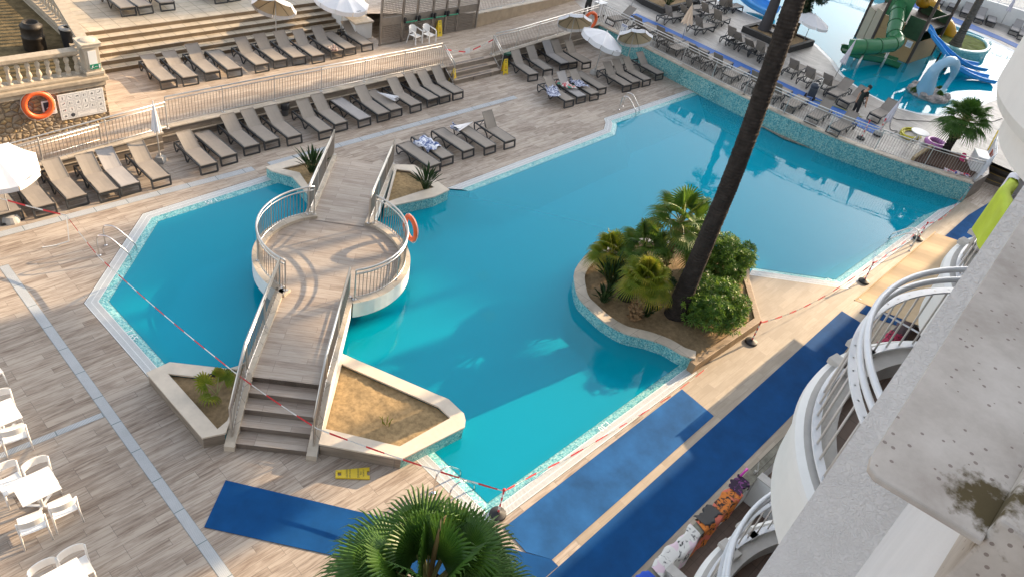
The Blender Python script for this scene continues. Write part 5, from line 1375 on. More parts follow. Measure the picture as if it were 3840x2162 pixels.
# the big fan palm in the foreground
fc = (3.516, 2.946, 7.0)
t = thing('foreground_palm', 'large dark green fan palm crown at the bottom edge in front of the pool', 'palm', (fc[0], fc[1], 0))
trunk(t, [(fc[0], fc[1], 0), (fc[0], fc[1], 3.6), (fc[0], fc[1], 7.1)], (.24, .20, .1), M['bark_dark'], .12, 8, .04, 14)
rnd = random.Random(77); mb = MB()
for i in range(38):
    k = i / 37; az = R(i * 137.5 + rnd.uniform(-10, 10)); e = R(78 - 100 * k + rnd.uniform(-6, 6)); d = (math.cos(az) * math.cos(e), math.sin(az) * math.cos(e), math.sin(e))
    fan_leaf(mb, Vector(fc) + Vector(d) * .06, d, .55 * rnd.uniform(.75, 1.15), .80 * rnd.uniform(.85, 1.1), 44, 235, .22 + .35 * k, w=.035, rnd=rnd)
mb.build('crown', [M['frond_dk'], M['petiole']], t)
mb = MB(); mb.tube([fc, (fc[0] + .12, fc[1] + .10, fc[2] + .55), (fc[0] + .22, fc[1] + .16, fc[2] + .95), (fc[0] + .24, fc[1] + .14, fc[2] + 1.02)], [.035, .03, .022, .008], 7); mb.build('spent_stalk', M['dry_frond'], t, smooth=True)

# ------------------------------------------------------------------ slide terrace behind the mosaic wall
ZS = .93
wall_base = [(34.95, 25.0)] + [(35.113, 20.293), (34.781, 18.232)] + [(34.978, 16.377), (34.799, 12.488)] + [(35.45, 10.6)] + [(36.67, 7.282), (37.663, 4.637)]
wall_base = [(34.95, 25.0), (34.93, 22.5), (34.92, 20.3), (34.88, 18.3), (34.90, 16.4), (34.95, 14.4), (35.1, 12.5), (35.5, 10.2), (36.4, 7.4), (37.72, 4.66)]
wall_base = [tuple(p) for p in smooth_path([(*p, 0) for p in wall_base], 4)]; wall_base = [(p[0], p[1]) for p in wall_base]
back = offset_poly(wall_base, [.34] * (len(wall_base) - 1))
wt = thing('mosaic_wall', 'long curved aqua mosaic wall between the big pool and the slide terrace', 'wall', (35, 15, 0))
mb = MB()
for (a, b) in zip(wall_base, wall_base[1:]): mb.face([(a[0], a[1], -.6), (b[0], b[1], -.6), (b[0], b[1], ZS - .05), (a[0], a[1], ZS - .05)][::-1])
mb.build('mosaic_face', M['mosaic_wall'], wt)
fr_ = offset_poly(wall_base, [-.04] * (len(wall_base) - 1)); mb = MB()
for a, b, c, d in zip(fr_, fr_[1:], back[1:], back):
    mb.face([(a[0], a[1], ZS + .02), (b[0], b[1], ZS + .02), (c[0], c[1], ZS + .02), (d[0], d[1], ZS + .02)]); mb.face([(a[0], a[1], ZS + .02), (a[0], a[1], ZS - .05), (b[0], b[1], ZS - .05), (b[0], b[1], ZS + .02)])
mb.build('coping', M['curb_stone'], wt)
mb = MB(); e0, e1, e2 = (37.72, 4.66), (39.6, 4.55), (41.2, 5.05)
for a, b in ((e0, e1), (e1, e2)): mb.face([(a[0], a[1], 0), (b[0], b[1], 0), (b[0], b[1], ZS + .02), (a[0], a[1], ZS + .02)])
mb.build('end_face', M['clad_xz'], wt)
spool = [(47.2, 34), (46.95, 23), (46.88, 20), (46.8, 17.6), (45.9, 16.5), (45.1, 15.55), (43.85, 14.5), (43.05, 13.3), (42.65, 12.2), (42.5, 11.2), (42.6, 10.2), (43.1, 9.3), (44.1, 8.62), (45.2, 8.2), (46.3, 7.98), (48.2, 7.85), (50.0, 7.7), (52.5, 7.4), (56, 6.6), (60, 7.2), (62.8, 9.55), (64.1, 12.6), (64.25, 17.5), (65, 34)]
flat([[*wall_base, e1, e2, (41.3, 2.0), (90, -6), (90, 50), (37.1, 50), (37.1, 28.1), (36.35, 28.05), (35.0, 25.0)], spool], ZS, M['slide_deck'], 'slide_terrace')['kind'] = 'structure'
sgn = 1 if sum(spool[i - 1][0] * spool[i][1] - spool[i][0] * spool[i - 1][1] for i in range(len(spool))) > 0 else -1
sp_in = offset_poly(spool, [sgn * .42] * len(spool), closed=True); n = len(spool)
mb = MB()
for i in range(n):
    j = (i + 1) % n; a, b = sp_in[i], sp_in[j]; mb.face([(a[0], a[1], ZS - .06), (b[0], b[1], ZS - .06), (b[0], b[1], .28), (a[0], a[1], .28)])
flat([sp_in], .28, None, None, mb=mb); mb.build('slide_pool', M['pool_tile'])['kind'] = 'structure'
mb = MB()
for i in range(n):
    j = (i + 1) % n; a, b, c, d = spool[i], spool[j], sp_in[j], sp_in[i]; mb.face([(a[0], a[1], ZS + .003), (b[0], b[1], ZS + .003), (c[0], c[1], ZS - .07), (d[0], d[1], ZS - .07)])
mb.build('slide_pool_edge', M['grate'])['kind'] = 'structure'
mb = MB(); mb.prism(offset_poly(spool, [sgn * .36] * len(spool), closed=True), .24, ZS - .055); mb.build('slide_pool_water', M['water_slide'])['kind'] = 'structure'
# railing on the wall, curved
rl = [(*p, ZS + .02) for p in offset_poly(wall_base, [.14] * (len(wall_base) - 1))]
k = len(rl) // 2
rail_thing('curved steel railing on the mosaic wall, far part by the lifebuoy corner', rl[:k + 1], mat=M['galvanised'], height=1.02, post_step=2.1)
rail_thing('curved steel railing on the mosaic wall, near part by the small palm', rl[k:], mat=M['galvanised'], height=1.02, post_step=2.1)
rail_thing('white steel railing turning round the end of the slide terrace above the dark steps', [(rl[-1][0], rl[-1][1], ZS + .02), (39.5, 4.72, ZS + .02), (41.1, 5.25, ZS + .02), (42.6, 5.5, ZS + .02)], mat=M['white_metal'], height=1.02, post_step=1.2)
ds = thing('curved_steps', 'dark curved steps with yellow edges below the slide terrace end', 'steps', (42.5, 4.5, 0)); M['dark_step'] = m_plain('dark_step_tile', (.10, .085, .07), .7, var=.3, scale=3, obj=False)
for k in range(5):
    c0 = 41.0 + .42 * k; mb = MB(); mb.prism([(c0, 5.02), (c0 + .05, 4.4), (c0 + .3, 3.6), (c0 + .8, 2.8), (c0 + 1.6, 2.0), (46.5, 2.0), (46.5, 5.2)], .0, .18 * (k + 1)); o = mb.build('step', M['dark_step'], ds)
    mb = MB(); mb.tube([(c0 + .01, 5.0, .18 * (k + 1)), (c0 + .06, 4.4, .18 * (k + 1)), (c0 + .31, 3.6, .18 * (k + 1)), (c0 + .81, 2.8, .18 * (k + 1))], .018, 4); mb.build('edge_strip', m_plain('ochre_strip', (.35, .24, .05), .6), o)
mat('bright blue walkway mat along the slide terrace', [(37.7, 25.1), (38.8, 25.15), (38.85, 20), (38.85, 15.5), (38.95, 12.5), (39.0, 9.75), (37.85, 9.6), (37.75, 12.5), (37.7, 16)], 'mat_bright', ZS)
mat('bright blue mat along the far white wall beyond the slide pool', [(64.3, 20), (65.6, 20), (65.8, 14), (64.9, 9.6), (63.2, 8.4), (64.3, 11.4)], 'mat_bright', ZS)
mat('corner of a blue mat behind the small palm at the right edge', [(45.6, 6.0), (46.3, 5.0), (47.2, 5.2), (46.9, 6.2)], 'mat_bright', ZS)
# ------------------------------------------------------------------ loungers up here
A_ = [(35.148, 24.53, 0.93), (35.439, 23.071, 0.93), (35.516, 22.537, 0.93)] + [(35.831, 21.606, 0.93), (35.769, 21.015, 0.93)] + [(35.401, 20.315, 0.93), (35.987, 19.413, 0.93), (36.04, 18.588, 0.93), (36.192, 17.877, 0.93), (36.042, 16.814, 0.93)] + [(35.533, 15.551, 0.93), (35.808, 14.276, 0.93), (35.866, 13.352, 0.93), (35.914, 11.876, 0.93), (35.964, 10.727, 0.93)]
angA = [42, 55, 30, 60, 48, 0, 48, 44, 60, 0, 62, 58, 0, 42, 40]
azA = [0, 180, 180, 180, 180, 180, 180, 180, 180, 180, 180, 180, 180, 0, 0]
for i, (p, a, z) in enumerate(zip(A_, angA, azA)):
    # the picked point is the middle of the lounger
    d = Vector((math.cos(R(z)), math.sin(R(z)), 0)); x = 36.45 if p[0] < 36.6 else p[0]
    lounger(Vector((max(36.4, p[0]), p[1], ZS)) - d * .93, z + random.uniform(-6, 6), a, 'lounger behind the mosaic wall railing, %s from its far end%s' % (ORD[i], ', lying flat' if a < 8 else ''), 'loungers between the railing and the blue walkway')
B_ = [(40.591, 19.941, 0.93), (40.466, 19.26, 0.93), (40.459, 18.625, 0.93), (40.332, 17.892, 0.93)] + [(40.2, 17.2, ZS)] + [(40.016, 15.632, 0.93), (39.766, 14.396, 0.93), (39.952, 13.495, 0.93), (39.819, 12.751, 0.93), (39.689, 12.024, 0.93), (39.733, 10.325, 0.93)]
angB = [58, 50, 40, 60, 55, 55, 62, 60, 42, 44, 40]; azB = [180, 180, 180, 180, 180, 180, 180, 180, 0, 0, 0]
for i, (p, a, z) in enumerate(zip(B_, angB, azB)):
    d = Vector((math.cos(R(z)), math.sin(R(z)), 0))
    lounger(Vector((p[0] + .5, p[1], ZS)) - d * .93, z + random.uniform(-6, 6), a, 'lounger on the pool side of the blue walkway, %s from its far end' % ORD[i], 'loungers along the pool side of the walkway')
C_ = [(39.58, 23.417, 0.93), (42.344, 23.808, 0.93), (42.808, 22.924, 0.93), (42.477, 22.055, 0.93), (41.029, 23.265, 0.93), (40.089, 21.617, 0.93), (44.617, 24.472, 0.93), (45.168, 23.433, 0.93), (45.61, 23.001, 0.93)]
angC = [58, 55, 55, 58, 50, 55, 48, 60, 60]
names = ['nearest the corner of the dark planter', 'right behind the planter edge', 'in the middle of the group', 'right behind the half open umbrella', 'half hidden left of the umbrella', 'half hidden under the half open umbrella', 'at the top edge', 'second from the small blue slide', 'closest to the small blue slide']
for i, (p, a) in enumerate(zip(C_, angC)):
    d = Vector((math.cos(R(180)), 0, 0))
    lounger(Vector((p[0] + .3, p[1], ZS)) - d * .93, 180 + random.uniform(-8, 8), a, 'sunlit lounger of the upper group, ' + names[i], 'loungers in the group behind the walkway')
D_ = [(67.332, 17.2, 0.93), (67.593, 16.181, 0.93), (67.316, 15.049, 0.93), (67.128, 13.916, 0.93), (67.576, 13.17, 0.93), (67.5, 11.458, 0.93), (66.964, 10.667, 0.93)]
for i, (p, a) in enumerate(zip(D_, [0, 30, 34, 40, 0, 38, 38])):
    lounger((p[0] - .5, p[1], ZS), 12 + random.uniform(-4, 4), a, 'lounger beside the far white wall, %s from the left%s' % (ORD[i], ', lying flat' if a < 8 else ''), 'loungers along the far white wall', True)
lounger((44.7, 18.6, ZS), 80, 50, 'lounger back showing between the dark planter and the white umbrella', 'loungers in the group behind the walkway', True)
# ------------------------------------------------------------------ planters and trees here
def dark_bed(label, pts, h=.34, t_=.22):
    t = thing('timber_planter', label, 'planter', (*pts[0][:2], ZS)); out = [p[:2] for p in pts]; o = ccw(out); inn = offset_poly(o, [t_] * len(o), closed=True); mb = MB()
    for i in range(len(o)):
        a, b, c, d = o[i], o[(i + 1) % len(o)], inn[(i + 1) % len(o)], inn[i]
        mb.face([(a[0], a[1], ZS), (b[0], b[1], ZS), (b[0], b[1], ZS + h), (a[0], a[1], ZS + h)]); mb.face([(a[0], a[1], ZS + h), (b[0], b[1], ZS + h), (c[0], c[1], ZS + h), (d[0], d[1], ZS + h)]); mb.face([(d[0], d[1], ZS + h), (c[0], c[1], ZS + h), (c[0], c[1], ZS), (d[0], d[1], ZS)])
    mb.build('timber_edging', M['dark_timber'], t); flat([inn], ZS + h - .10, M['soil'], 'soil', t); return t
dark_bed('square dark timber planter with a leaning trunk and a dense dark tree', [(43.45, 20.7), (46.1, 20.7), (46.35, 17.32), (43.45, 17.38)])
dark_bed('dark timber planter at the top edge behind the sunlit loungers', [(40.473, 26.095, 0.93), (40.433, 24.501, 0.93)] + [(44.6, 24.6), (44.0, 30.0), (42.0, 30.0)])
t = thing('leaning_tree', 'smooth dark leaning trunk in the square timber planter', 'tree', (44.7, 19.9, ZS)); trunk(t, [(44.7, 19.9, 1.1), (44.75, 19.9, 3.0), (44.95, 20.05, 6.5), (45.2, 20.2, 10)], (.30, .22, .12), m_plain('smooth_dark_bark', (.055, .05, .052), .85, var=.25, scale=2, bump=.2), .3, 6, .01, 14)
fan_crown(t, (45.2, 20.2, 10.1), 16, .7, .7, [M['frond'], M['petiole']], seed=9, nseg=14)
t = thing('dense_tree', 'dense dark green tree rising from the square timber planter by the slide pool', 'tree', (45.6, 18.4, ZS)); trunk(t, [(45.6, 18.4, 1.15), (45.6, 18.4, 3.5)], (.14, .12), M['twig'], .2, 7, .02, 8)
for kk, (dz, rr_) in enumerate(((1.75, .50), (2.9, .85), (4.3, 1.3), (5.9, 1.7))):
    leafy(t, (45.75 + .12 * kk, 18.35 - .1 * kk, ZS + dz), (rr_, rr_, .95), int(700 + 450 * kk), [M['cypress'], M['cypress']], 60 + kk, .06, .20, 'crown', clumps=22 + 6 * kk)
spear_clump('sparse green plants in the dark planter at the top edge', 'spiky_plant', 'plant', (41.597, 24.972, 1.18), 40, .8, 66, .9, None, leaf=.3)
t = thing('low_shrub', 'low dark shrub in the dark planter at the top edge', 'shrub', (43.2, 27.5, ZS)); leafy(t, (43.2, 27.2, ZS + .6), (1.0, 1.6, .6), 700, [M['cypress'], M['oleander']], 67, .05, .14, clumps=20)
# round planter island with a palm
rp = thing('round_planter', 'oval aqua planter with grass standing in the slide pool', 'planter', (58.4, 12.4, .3)); pr = [(1.95, -.5), (2.05, .35), (2.08, .42), (2.0, .48), (1.78, .5), (1.74, .42), (1.74, .30)]
mb = MB(); mb.lathe(pr, (0, 0, 0), 40, cap=False); mb.v = [(58.4 + x * 1.28, 12.4 + y * .80 + x * -.0, .93 + z) for x, y, z in mb.v]; mb.build('bowl', M['mosaic'], rp, smooth=True)
mb = MB(); mb.lathe([(.01, 0), (1.76, 0)], (0, 0, 0), 40, cap=False); mb.v = [(58.4 + x * 1.28, 12.4 + y * .80, 1.30 + .05 * math.sin(5 * x)) for x, y, z in mb.v]; mb.build('turf', m_plain('lawn_turf', (.13, .16, .03), .95, var=.5, scale=3, bump=.6), rp)
t = thing('planter_palm', 'palm trunk standing in the oval aqua planter', 'palm', (57.2, 12.5, 1.3)); trunk(t, [(57.2, 12.5, 1.25), (57.25, 12.5, 4), (57.5, 12.6, 8)], (.24, .20, .18), m_plain('grey_palm_bark', (.12, .105, .09), .9, var=.35, scale=3, bump=.6), .14, 12, .05, 14)
fan_crown(t, (57.5, 12.6, 8.1), 18, .7, .8, [M['frond'], M['petiole']], seed=19, nseg=14)
# small palm in the mulch bed
mbed = thing('mulch_bed', 'bark mulch bed with timber edge round the small palm', 'planter', (38.5, 6.3, ZS)); bed = [(37.0, 7.22), (39.35, 7.25), (40.3, 6.2), (39.2, 5.0), (38.25, 4.95)]
mb = MB(); mb.prism(bed, ZS + .005, ZS + .06, bottom=False); mb.build('mulch', M['mulch'], mbed)
mb = MB(); mb.beam((36.95, 7.3, ZS + .1), (39.4, 7.32, ZS + .1), .14, .2); mb.build('timber_edging', m_plain('pale_timber', (.42, .31, .17), .8, var=.2), mbed)
t = thing('small_palm', 'small bushy fan palm with curved dark trunk in the mulch bed', 'palm', (39.6, 6.7, ZS)); trunk(t, [(39.6, 6.7, ZS), (39.68, 6.72, ZS + .6), (39.9, 6.72, ZS + 1.55)], (.19, .17, .03), M['bark_dark'], .08, 14, .08, 12)
boots(t, [(39.7, 6.72, ZS + .7), (39.9, 6.72, ZS + 1.55)], .17, 40, 15)
fan_crown(t, (39.92, 6.72, ZS + 1.65), 46, .58, .80, [M['frond_dk'], M['petiole']], seed=16, nseg=20, el=(88, -25), spread=200)
# ------------------------------------------------------------------ slide tower
M['green'] = m_plain('green_fibreglass', (.045, .185, .075), .22, var=.10, scale=1.2); M['green_panel'] = m_plain('dark_green_panel', (.022, .062, .022), .55, var=.25, scale=4)
M['tan_panel'] = m_plain('tan_panel', (.40, .255, .115), .6, var=.10, scale=1.5); M['tan_pale'] = m_plain('pale_tan_panel', (.47, .38, .27), .6, var=.10, scale=1.5)
M['brown'] = m_plain('brown_post', (.065, .045, .035), .5, var=.1); M['amber'] = m_plain('amber_fibreglass', (.62, .33, .025), .25, var=.10, scale=1.2); M['slide_blue'] = m_plain('blue_fibreglass', (.07, .34, .76), .2, var=.08, scale=1.0); M['pale_blue'] = m_plain('pale_blue_fibreglass', (.26, .46, .62), .12, var=.08, scale=1.0)
tw = thing('slide_tower', 'brown and green play tower with tan panels standing in the slide pool', 'tower', (51.5, 14.5, .3))
corners = [(50.72, 13.05), (50.85, 15.65), (51.7, 16.95), (54.2, 16.9), (55.1, 15.0), (54.3, 12.9)]
for x, y in corners:
    mb = MB(); mb.beam((x, y, .3), (x, y, 7.5), .15, .15); mb.build('post', M['brown'], tw)
def panel(i, j, z0, z1, m, inset=.0, f0=.03, f1=.97):
    a, b = Vector((*corners[i], 0)), Vector((*corners[j], 0)); p, q = a.lerp(b, f0), a.lerp(b, f1)
    mb = MB(); mb.beam((p.x, p.y, (z0 + z1) / 2), (q.x, q.y, (z0 + z1) / 2), .05, z1 - z0); return mb.build('panel', M[m], tw)
panel(0, 1, .85, 2.20, 'tan_panel'); panel(0, 1, 2.21, 3.45, 'green_panel', f1=.42); panel(0, 1, 2.21, 2.95, 'tan_panel', f0=.44); panel(0, 1, 2.97, 5.2, 'green', f0=.46)
panel(1, 2, .85, 3.05, 'tan_pale', f1=.47); panel(1, 2, .85, 2.85, 'tan_pale', f0=.51); panel(1, 2, 3.6, 5.4, 'green_panel')
panel(2, 3, .85, 2.8, 'tan_pale'); panel(2, 3, 3.3, 5.4, 'green_panel', f0=.1); panel(3, 4, .85, 2.8, 'tan_panel'); panel(4, 5, .85, 3.4, 'green_panel'); panel(5, 0, .85, 2.2, 'tan_panel'); panel(5, 0, 3.5, 3.58, 'brown')
mb = MB(); mb.prism(corners, 2.75, 2.85); mb.build('platform', M['brown'], tw)
mb = MB(); mb.lathe([(2.6, 6.6), (1.6, 7.6), (.05, 8.6)], (52.8, 15, 0), 6); mb.build('roof', M['green'], tw)
mb = MB(); mb.box((50.66, 13.45, 1.95), (.02, .36, .40)); mb.build('notice_plate', M['white_plastic'], tw); o = tw.children[-1]
mb = MB(); [mb.box((50.645, 13.45, 1.85 + .07 * k), (.006, .28, .02)) for k in range(3)]; mb.build('lettering', M['slide_blue'], o)
# green tube slide
ts = thing('tube_slide', 'closed green tube slide winding down from the tower to an open chute', 'slide', (47, 14, .3))
tp_ = smooth_path([(50.9, 15.0, 3.62), (50.3, 14.84, 3.5), (49.7, 14.5, 3.25), (49.2, 14.25, 3.0), (48.6, 13.93, 2.66), (48.2, 13.5, 2.5), (47.5, 13.55, 2.36), (46.3, 14.1, 2.2), (45.65, 14.65, 2.08), (45.5, 15.0, 1.96)], 5)
mb = MB(); mb.tube(tp_, .42, 20); mb.build('tube', M['green'], ts, smooth=True)
for s in (.9, 1.9, 2.8, 3.9, 5.0, 5.9):
    c = path_at(tp_, s); d = (path_at(tp_, s + .05) - c).normalized(); mb = MB(); mb.tube([c - d * .035, c + d * .035], .455, 20); mb.build('flange', m_plain('green_flange', (.03, .13, .05), .3), ts, smooth=False)
def chute(path, w, h, mats, t, name, roundness=8, edge=.03):
    mb = MB(); P_ = [Vector(p) for p in path]; rows = []
    for i, p in enumerate(P_):
        d = (P_[min(i + 1, len(P_) - 1)] - P_[max(i - 1, 0)]); d.z *= .2; d.normalize(); s = Vector((-d.y, d.x, 0)).normalized()
        rows.append([p + s * (w / 2) * math.cos(math.pi * k / roundness) * 1.0 + Vector((0, 0, h * (1 - math.sin(math.pi * k / roundness) ** .6))) for k in range(roundness + 1)])
    for a, b in zip(rows, rows[1:]):
        for k in range(roundness): mb.face([a[k], a[k + 1], b[k + 1], b[k]]); mb.face([v - Vector((0, 0, .05)) for v in (a[k], b[k], b[k + 1], a[k + 1])])
    for sd in (0, -1): mb.tube([r[sd] - Vector((0, 0, .02)) for r in rows], edge, 6)
    return mb.build(name, mats, t, smooth=True)
chute(smooth_path([(45.5, 15.0, 1.55), (45.75, 15.0, 1.45), (46.6, 14.5, 1.28), (47.9, 14.1, 1.08), (48.8, 13.65, .95), (49.25, 13.1, .86)], 4), .85, .42, M['green'], ts, 'open_chute')
for (x, y), h in (((46.13, 14.3), 1.75), ((48.05, 13.61), 2.1), ((47.3, 15.0), 1.2)):
    mb = MB(); mb.tube([(x, y, .3), (x, y, h)], .075, 10); mb.lathe([(.2, .30), (.2, .36), (.1, .40)], (x, y, 0), 12); mb.build('support', M['galvanised'], ts, smooth=True)
ys = thing('tube_slide', 'amber tube slide showing behind the tower on its right', 'slide', (57, 14.5, .3))
yp = smooth_path([(54.6, 15.0, 3.6), (55.8, 14.7, 3.3), (57.0, 14.6, 2.6), (58.0, 14.3, 2.2), (58.7, 13.8, 1.8), (58.9, 13.4, 1.2)], 4)
mb = MB(); mb.tube(yp, .42, 16); mb.build('tube', M['amber'], ys, smooth=True)
mb = MB(); mb.beam((54.6, 14.6, 4.4), (55.6, 14.5, 4.0), .1, 1.4); mb.build('side_board', M['amber'], ys); mb = MB(); mb.tube([(57.2, 14.5, .3), (57.2, 14.5, 2.4)], .07, 8); mb.build('support', M['galvanised'], ys)
bs = thing('twin_slide', 'bright blue two lane slide running from the tower into the water', 'slide', (52.5, 11, .3))
la = smooth_path([(51.1, 12.95, 2.95), (51.35, 12.35, 2.55), (52.0, 11.75, 2.0), (53.2, 11.15, 1.42), (54.3, 10.65, 1.08), (55.3, 9.98, .98)], 5); lb = smooth_path([(50.55, 12.5, 2.85), (50.75, 11.95, 2.45), (51.2, 11.2, 1.85), (52.0, 10.4, 1.30), (52.9, 9.6, 1.02), (53.7, 8.85, .95)], 5)
chute(la, .92, .24, M['slide_blue'], bs, 'lane', edge=.05); chute(lb, .92, .24, M['slide_blue'], bs, 'lane', edge=.05)
for x, y, h in ((52.6, 12.0, 1.7), (52.3, 11.3, 1.5), (51.9, 11.5, 1.5)):
    mb = MB(); mb.tube([(x, y, .3), (x, y, h)], .06, 8); mb.build('support', M['brown'], bs)
# water animal arch on a rock base
ar = thing('arch_slide', 'pale blue arching animal slide on a round rock base in the slide pool', 'slide', (46.8, 10.2, .3))
mb = MB(); rnd = random.Random(3)
for i in range(46):
    a = i * 2.4; r = 1.12 + .10 * math.sin(i); mb.lathe([(.01, -.12), (.14, -.08), (.19, .0), (.12, .10), (.01, .13)], (46.85 + r * math.cos(a), 10.25 + r * .82 * math.sin(a), .93 + .10 * (i % 3)), 6)
mb.lathe([(1.18, -.6), (1.15, .1), (.9, .22), (.01, .24)], (46.85, 10.25, .93), 24); mb.build('rock_base', m_plain('pool_rock', (.33, .29, .27), .8, var=.4, scale=6, bump=.5), ar)
body = smooth_path([(46.25, 10.40, 1.0), (46.15, 10.38, 1.5), (45.95, 10.36, 2.0), (45.8, 10.32, 2.45), (46.0, 10.22, 2.8), (46.6, 10.0, 2.98), (47.2, 9.82, 2.75), (47.7, 9.76, 2.2), (47.85, 9.8, 1.7), (47.6, 9.82, 1.1)], 4); nb_ = len(body)
mb = MB(); mb.tube(body, [.42 * (1 - i / nb_) ** 2.2 + .13 + (.10 * math.sin(math.pi * max(0, (i / nb_ - .45) / .35)) if .45 < i / nb_ < .8 else 0) for i in range(nb_)], 16); mb.build('arched_body', M['pale_blue'], ar, smooth=True)
mb = MB(); mb.tube([(45.9, 10.3, 2.2), (46.0, 10.28, 2.9), (46.25, 10.3, 3.3)], [.12, .07, .02], 8); mb.build('fin', M['pale_blue'], ar, smooth=True)
for k in range(3):
    mb = MB(); mb.box((47.25 + .12 * k * 0, 9.75 - .28 * k, 1.15 - .16 * k * .9), (.75, .28, .3)); mb.build('step', m_plain('aqua_step', (.30, .50, .56), .4), ar)
for c, s_ in (((46.75, 9.62, 1.1), 71), ((47.75, 10.0, 1.1), 72), ((45.85, 10.75, 1.05), 73)): leafy(ar, c, (.22, .22, .18), 60, [M['oleander'], M['oleander']], s_, .04, .14, 'grass_tuft', clumps=6)
# small open blue slide at the top edge
so_ = thing('blue_slide', 'wide pale blue kiddie slide at the top edge behind the loungers', 'slide', (48.2, 22.8, ZS)); chute(smooth_path([(48.6, 26.0, 2.6), (48.5, 24.8, 1.9), (48.4, 23.6, 1.35), (48.3, 22.6, 1.1), (48.3, 21.4, 1.0)], 4), 1.9, .45, M['slide_blue'], so_, 'trough', 10, .09)
# far white wall with railing
fw = thing('white_wall', 'far white rendered wall behind the loungers beyond the slide pool', 'wall', (69, 14, ZS)); mb = MB(); wp = [(66.6, 26), (67.6, 18.6), (69.3, 13.0), (70.5, 9.0), (70.8, 9.1), (69.6, 13.1), (67.9, 18.7), (66.9, 26)]
mb.prism(wp, ZS - .1, ZS + 1.25); mb.build('wall_face', M['white_paint'], fw); rail_thing('white railing on the far white wall at the top right corner', [(66.75, 26, ZS + 1.25), (67.75, 18.65, ZS + 1.25), (69.45, 13.05, ZS + 1.25), (70.65, 9.05, ZS + 1.25)], mat=M['white_metal'], height=.9, post_step=2.5, step=.2)
mb = MB(); flat([[(66.9, 26), (67.9, 18.7), (69.6, 13.1), (70.8, 9.1), (110, 9), (110, 60), (67, 60)]], ZS + 1.24, None, None, mb=mb); mb.build('upper_path', M['cream_paint'])['kind'] = 'structure'
# ------------------------------------------------------------------ small things on the slide terrace
def coil(label, c, r0, n, mat_, rr=.022, seed=2, name='hose', h=.05):
    rnd = random.Random(seed); pts = []
    for i in range(n * 14): a = i * 2 * math.pi / 14; r = r0 * (1 + .16 * math.sin(i * .37) + .08 * math.sin(i * .9)); pts.append((c[0] + r * math.cos(a) * 1.3 + .05 * math.sin(i * .21), c[1] + r * math.sin(a) * .8 + .04 * math.cos(i * .3), c[2] + rr + h * (i / (n * 14)) + .01 * math.sin(i)))
    mb = MB(); mb.tube(pts, rr, 6); return tag(mb.build(name, mat_, smooth=True), label, 'hose')
coil('coiled yellow hose on the slide terrace beside the small round table', (39.83, 8.524, 0.93), .52, 8, m_plain('yellow_hose', (.56, .50, .02), .45), .028, h=.12)
mb = MB(); mb.tube(smooth_path([(38.723, 9.137, 0.95), (39.481, 9.067, 0.95), (39.394, 9.42, 0.95), (41.271, 10.058, 0.95), (41.004, 9.695, 0.95), (43.146, 8.39, 0.95), (44.6, 7.52, 0.95), (46.444, 6.738, 0.95), (47.971, 6.46, 0.95)], 8), .014, 5); tag(mb.build('cable', M['black']), 'thin dark cable trailing across the slide terrace behind the small palm', 'cable')
mb = MB(); mb.tube(smooth_path([(38.416, 13.278, 0.98), (38.747, 12.587, 0.96), (39.009, 11.697, 0.96), (39.112, 10.819, 0.96)], 6), .02, 5); tag(mb.build('hose', m_plain('olive_hose', (.30, .32, .06), .5)), 'thin yellow green hose running along the blue walkway from the pool cleaner', 'hose')
p = (38.44, 13.416, 0.93); t = thing('pool_cleaner', 'dark pool cleaning machine on its trolley on the blue walkway', 'machine', p)
mb = MB(); mb.box((p[0], p[1], p[2] + .38), (.45, .38, .42), rz=.4); mb.lathe([(.2, .55), (.22, .75), (.1, .86)], p, 14); mb.build('body', m_plain('slate_plastic', (.05, .06, .075), .4), t, bevel=.03)
mb = MB(); mb.tube([(p[0] - .1, p[1] - .2, p[2] + .1), (p[0] + .05, p[1] - .22, p[2] + .8), (p[0] + .12, p[1] - .2, p[2] + 1.15), (p[0] + .12, p[1] + .2, p[2] + 1.15), (p[0] + .05, p[1] + .22, p[2] + .8), (p[0] - .1, p[1] + .2, p[2] + .1)], .02, 6); mb.build('handle', M['galvanised'], t)
for s in (-1, 1):
    mb = MB(); mb.tube([(p[0] - .12, p[1] + s * .2, p[2] + .12), (p[0] - .12, p[1] + s * .26, p[2] + .12)], .12, 14); mb.build('wheel', M['black'], t)
p = (37.529, 7.631, 0.93); t = thing('round_table', 'small white round table behind the curved railing', 'table', (38.75, 7.95, ZS)); mb = MB(); mb.lathe([(.42, .69), (.43, .71), (.42, .73), (.01, .735)], (38.75, 7.95, ZS), 28); mb.build('tabletop', M['white_plastic'], t)
for a in (20, 140, 260):
    mb = MB(); mb.tube([(38.75, 7.95, ZS + .68), (38.75 + .1 * math.cos(R(a)), 7.95 + .1 * math.sin(R(a)), ZS + .4), (38.75 + .38 * math.cos(R(a)), 7.95 + .38 * math.sin(R(a)), ZS + .02)], .022, 6); mb.build('leg', M['white_plastic'], t)
mb = MB(); c = (39.927, 7.327, 1.05); mb.tube([(c[0] + .42 * math.cos(a * .2618), c[1] + .42 * math.sin(a * .2618), c[2] + .02) for a in range(24)], .13, 12, closed=True); tag(mb.build('swim_ring', m_plain('pink_vinyl', (.55, .20, .52), .3), smooth=True), 'pink inflatable swim ring lying beside the small palm', 'swim ring')
p = (39.35, 5.15, ZS); t = thing('white_box', 'white plastic storage box in the corner of the mulch bed', 'box', p); mb = MB(); mb.box((39.4, 5.2, ZS + .36), (.95, .55, .72), rz=.5); mb.build('body', M['white_plastic'], t, bevel=.03); mb = MB(); mb.box((39.4, 5.2, ZS + .75), (1.0, .6, .07), rz=.5); mb.build('lid', M['white_plastic'], t, bevel=.02)
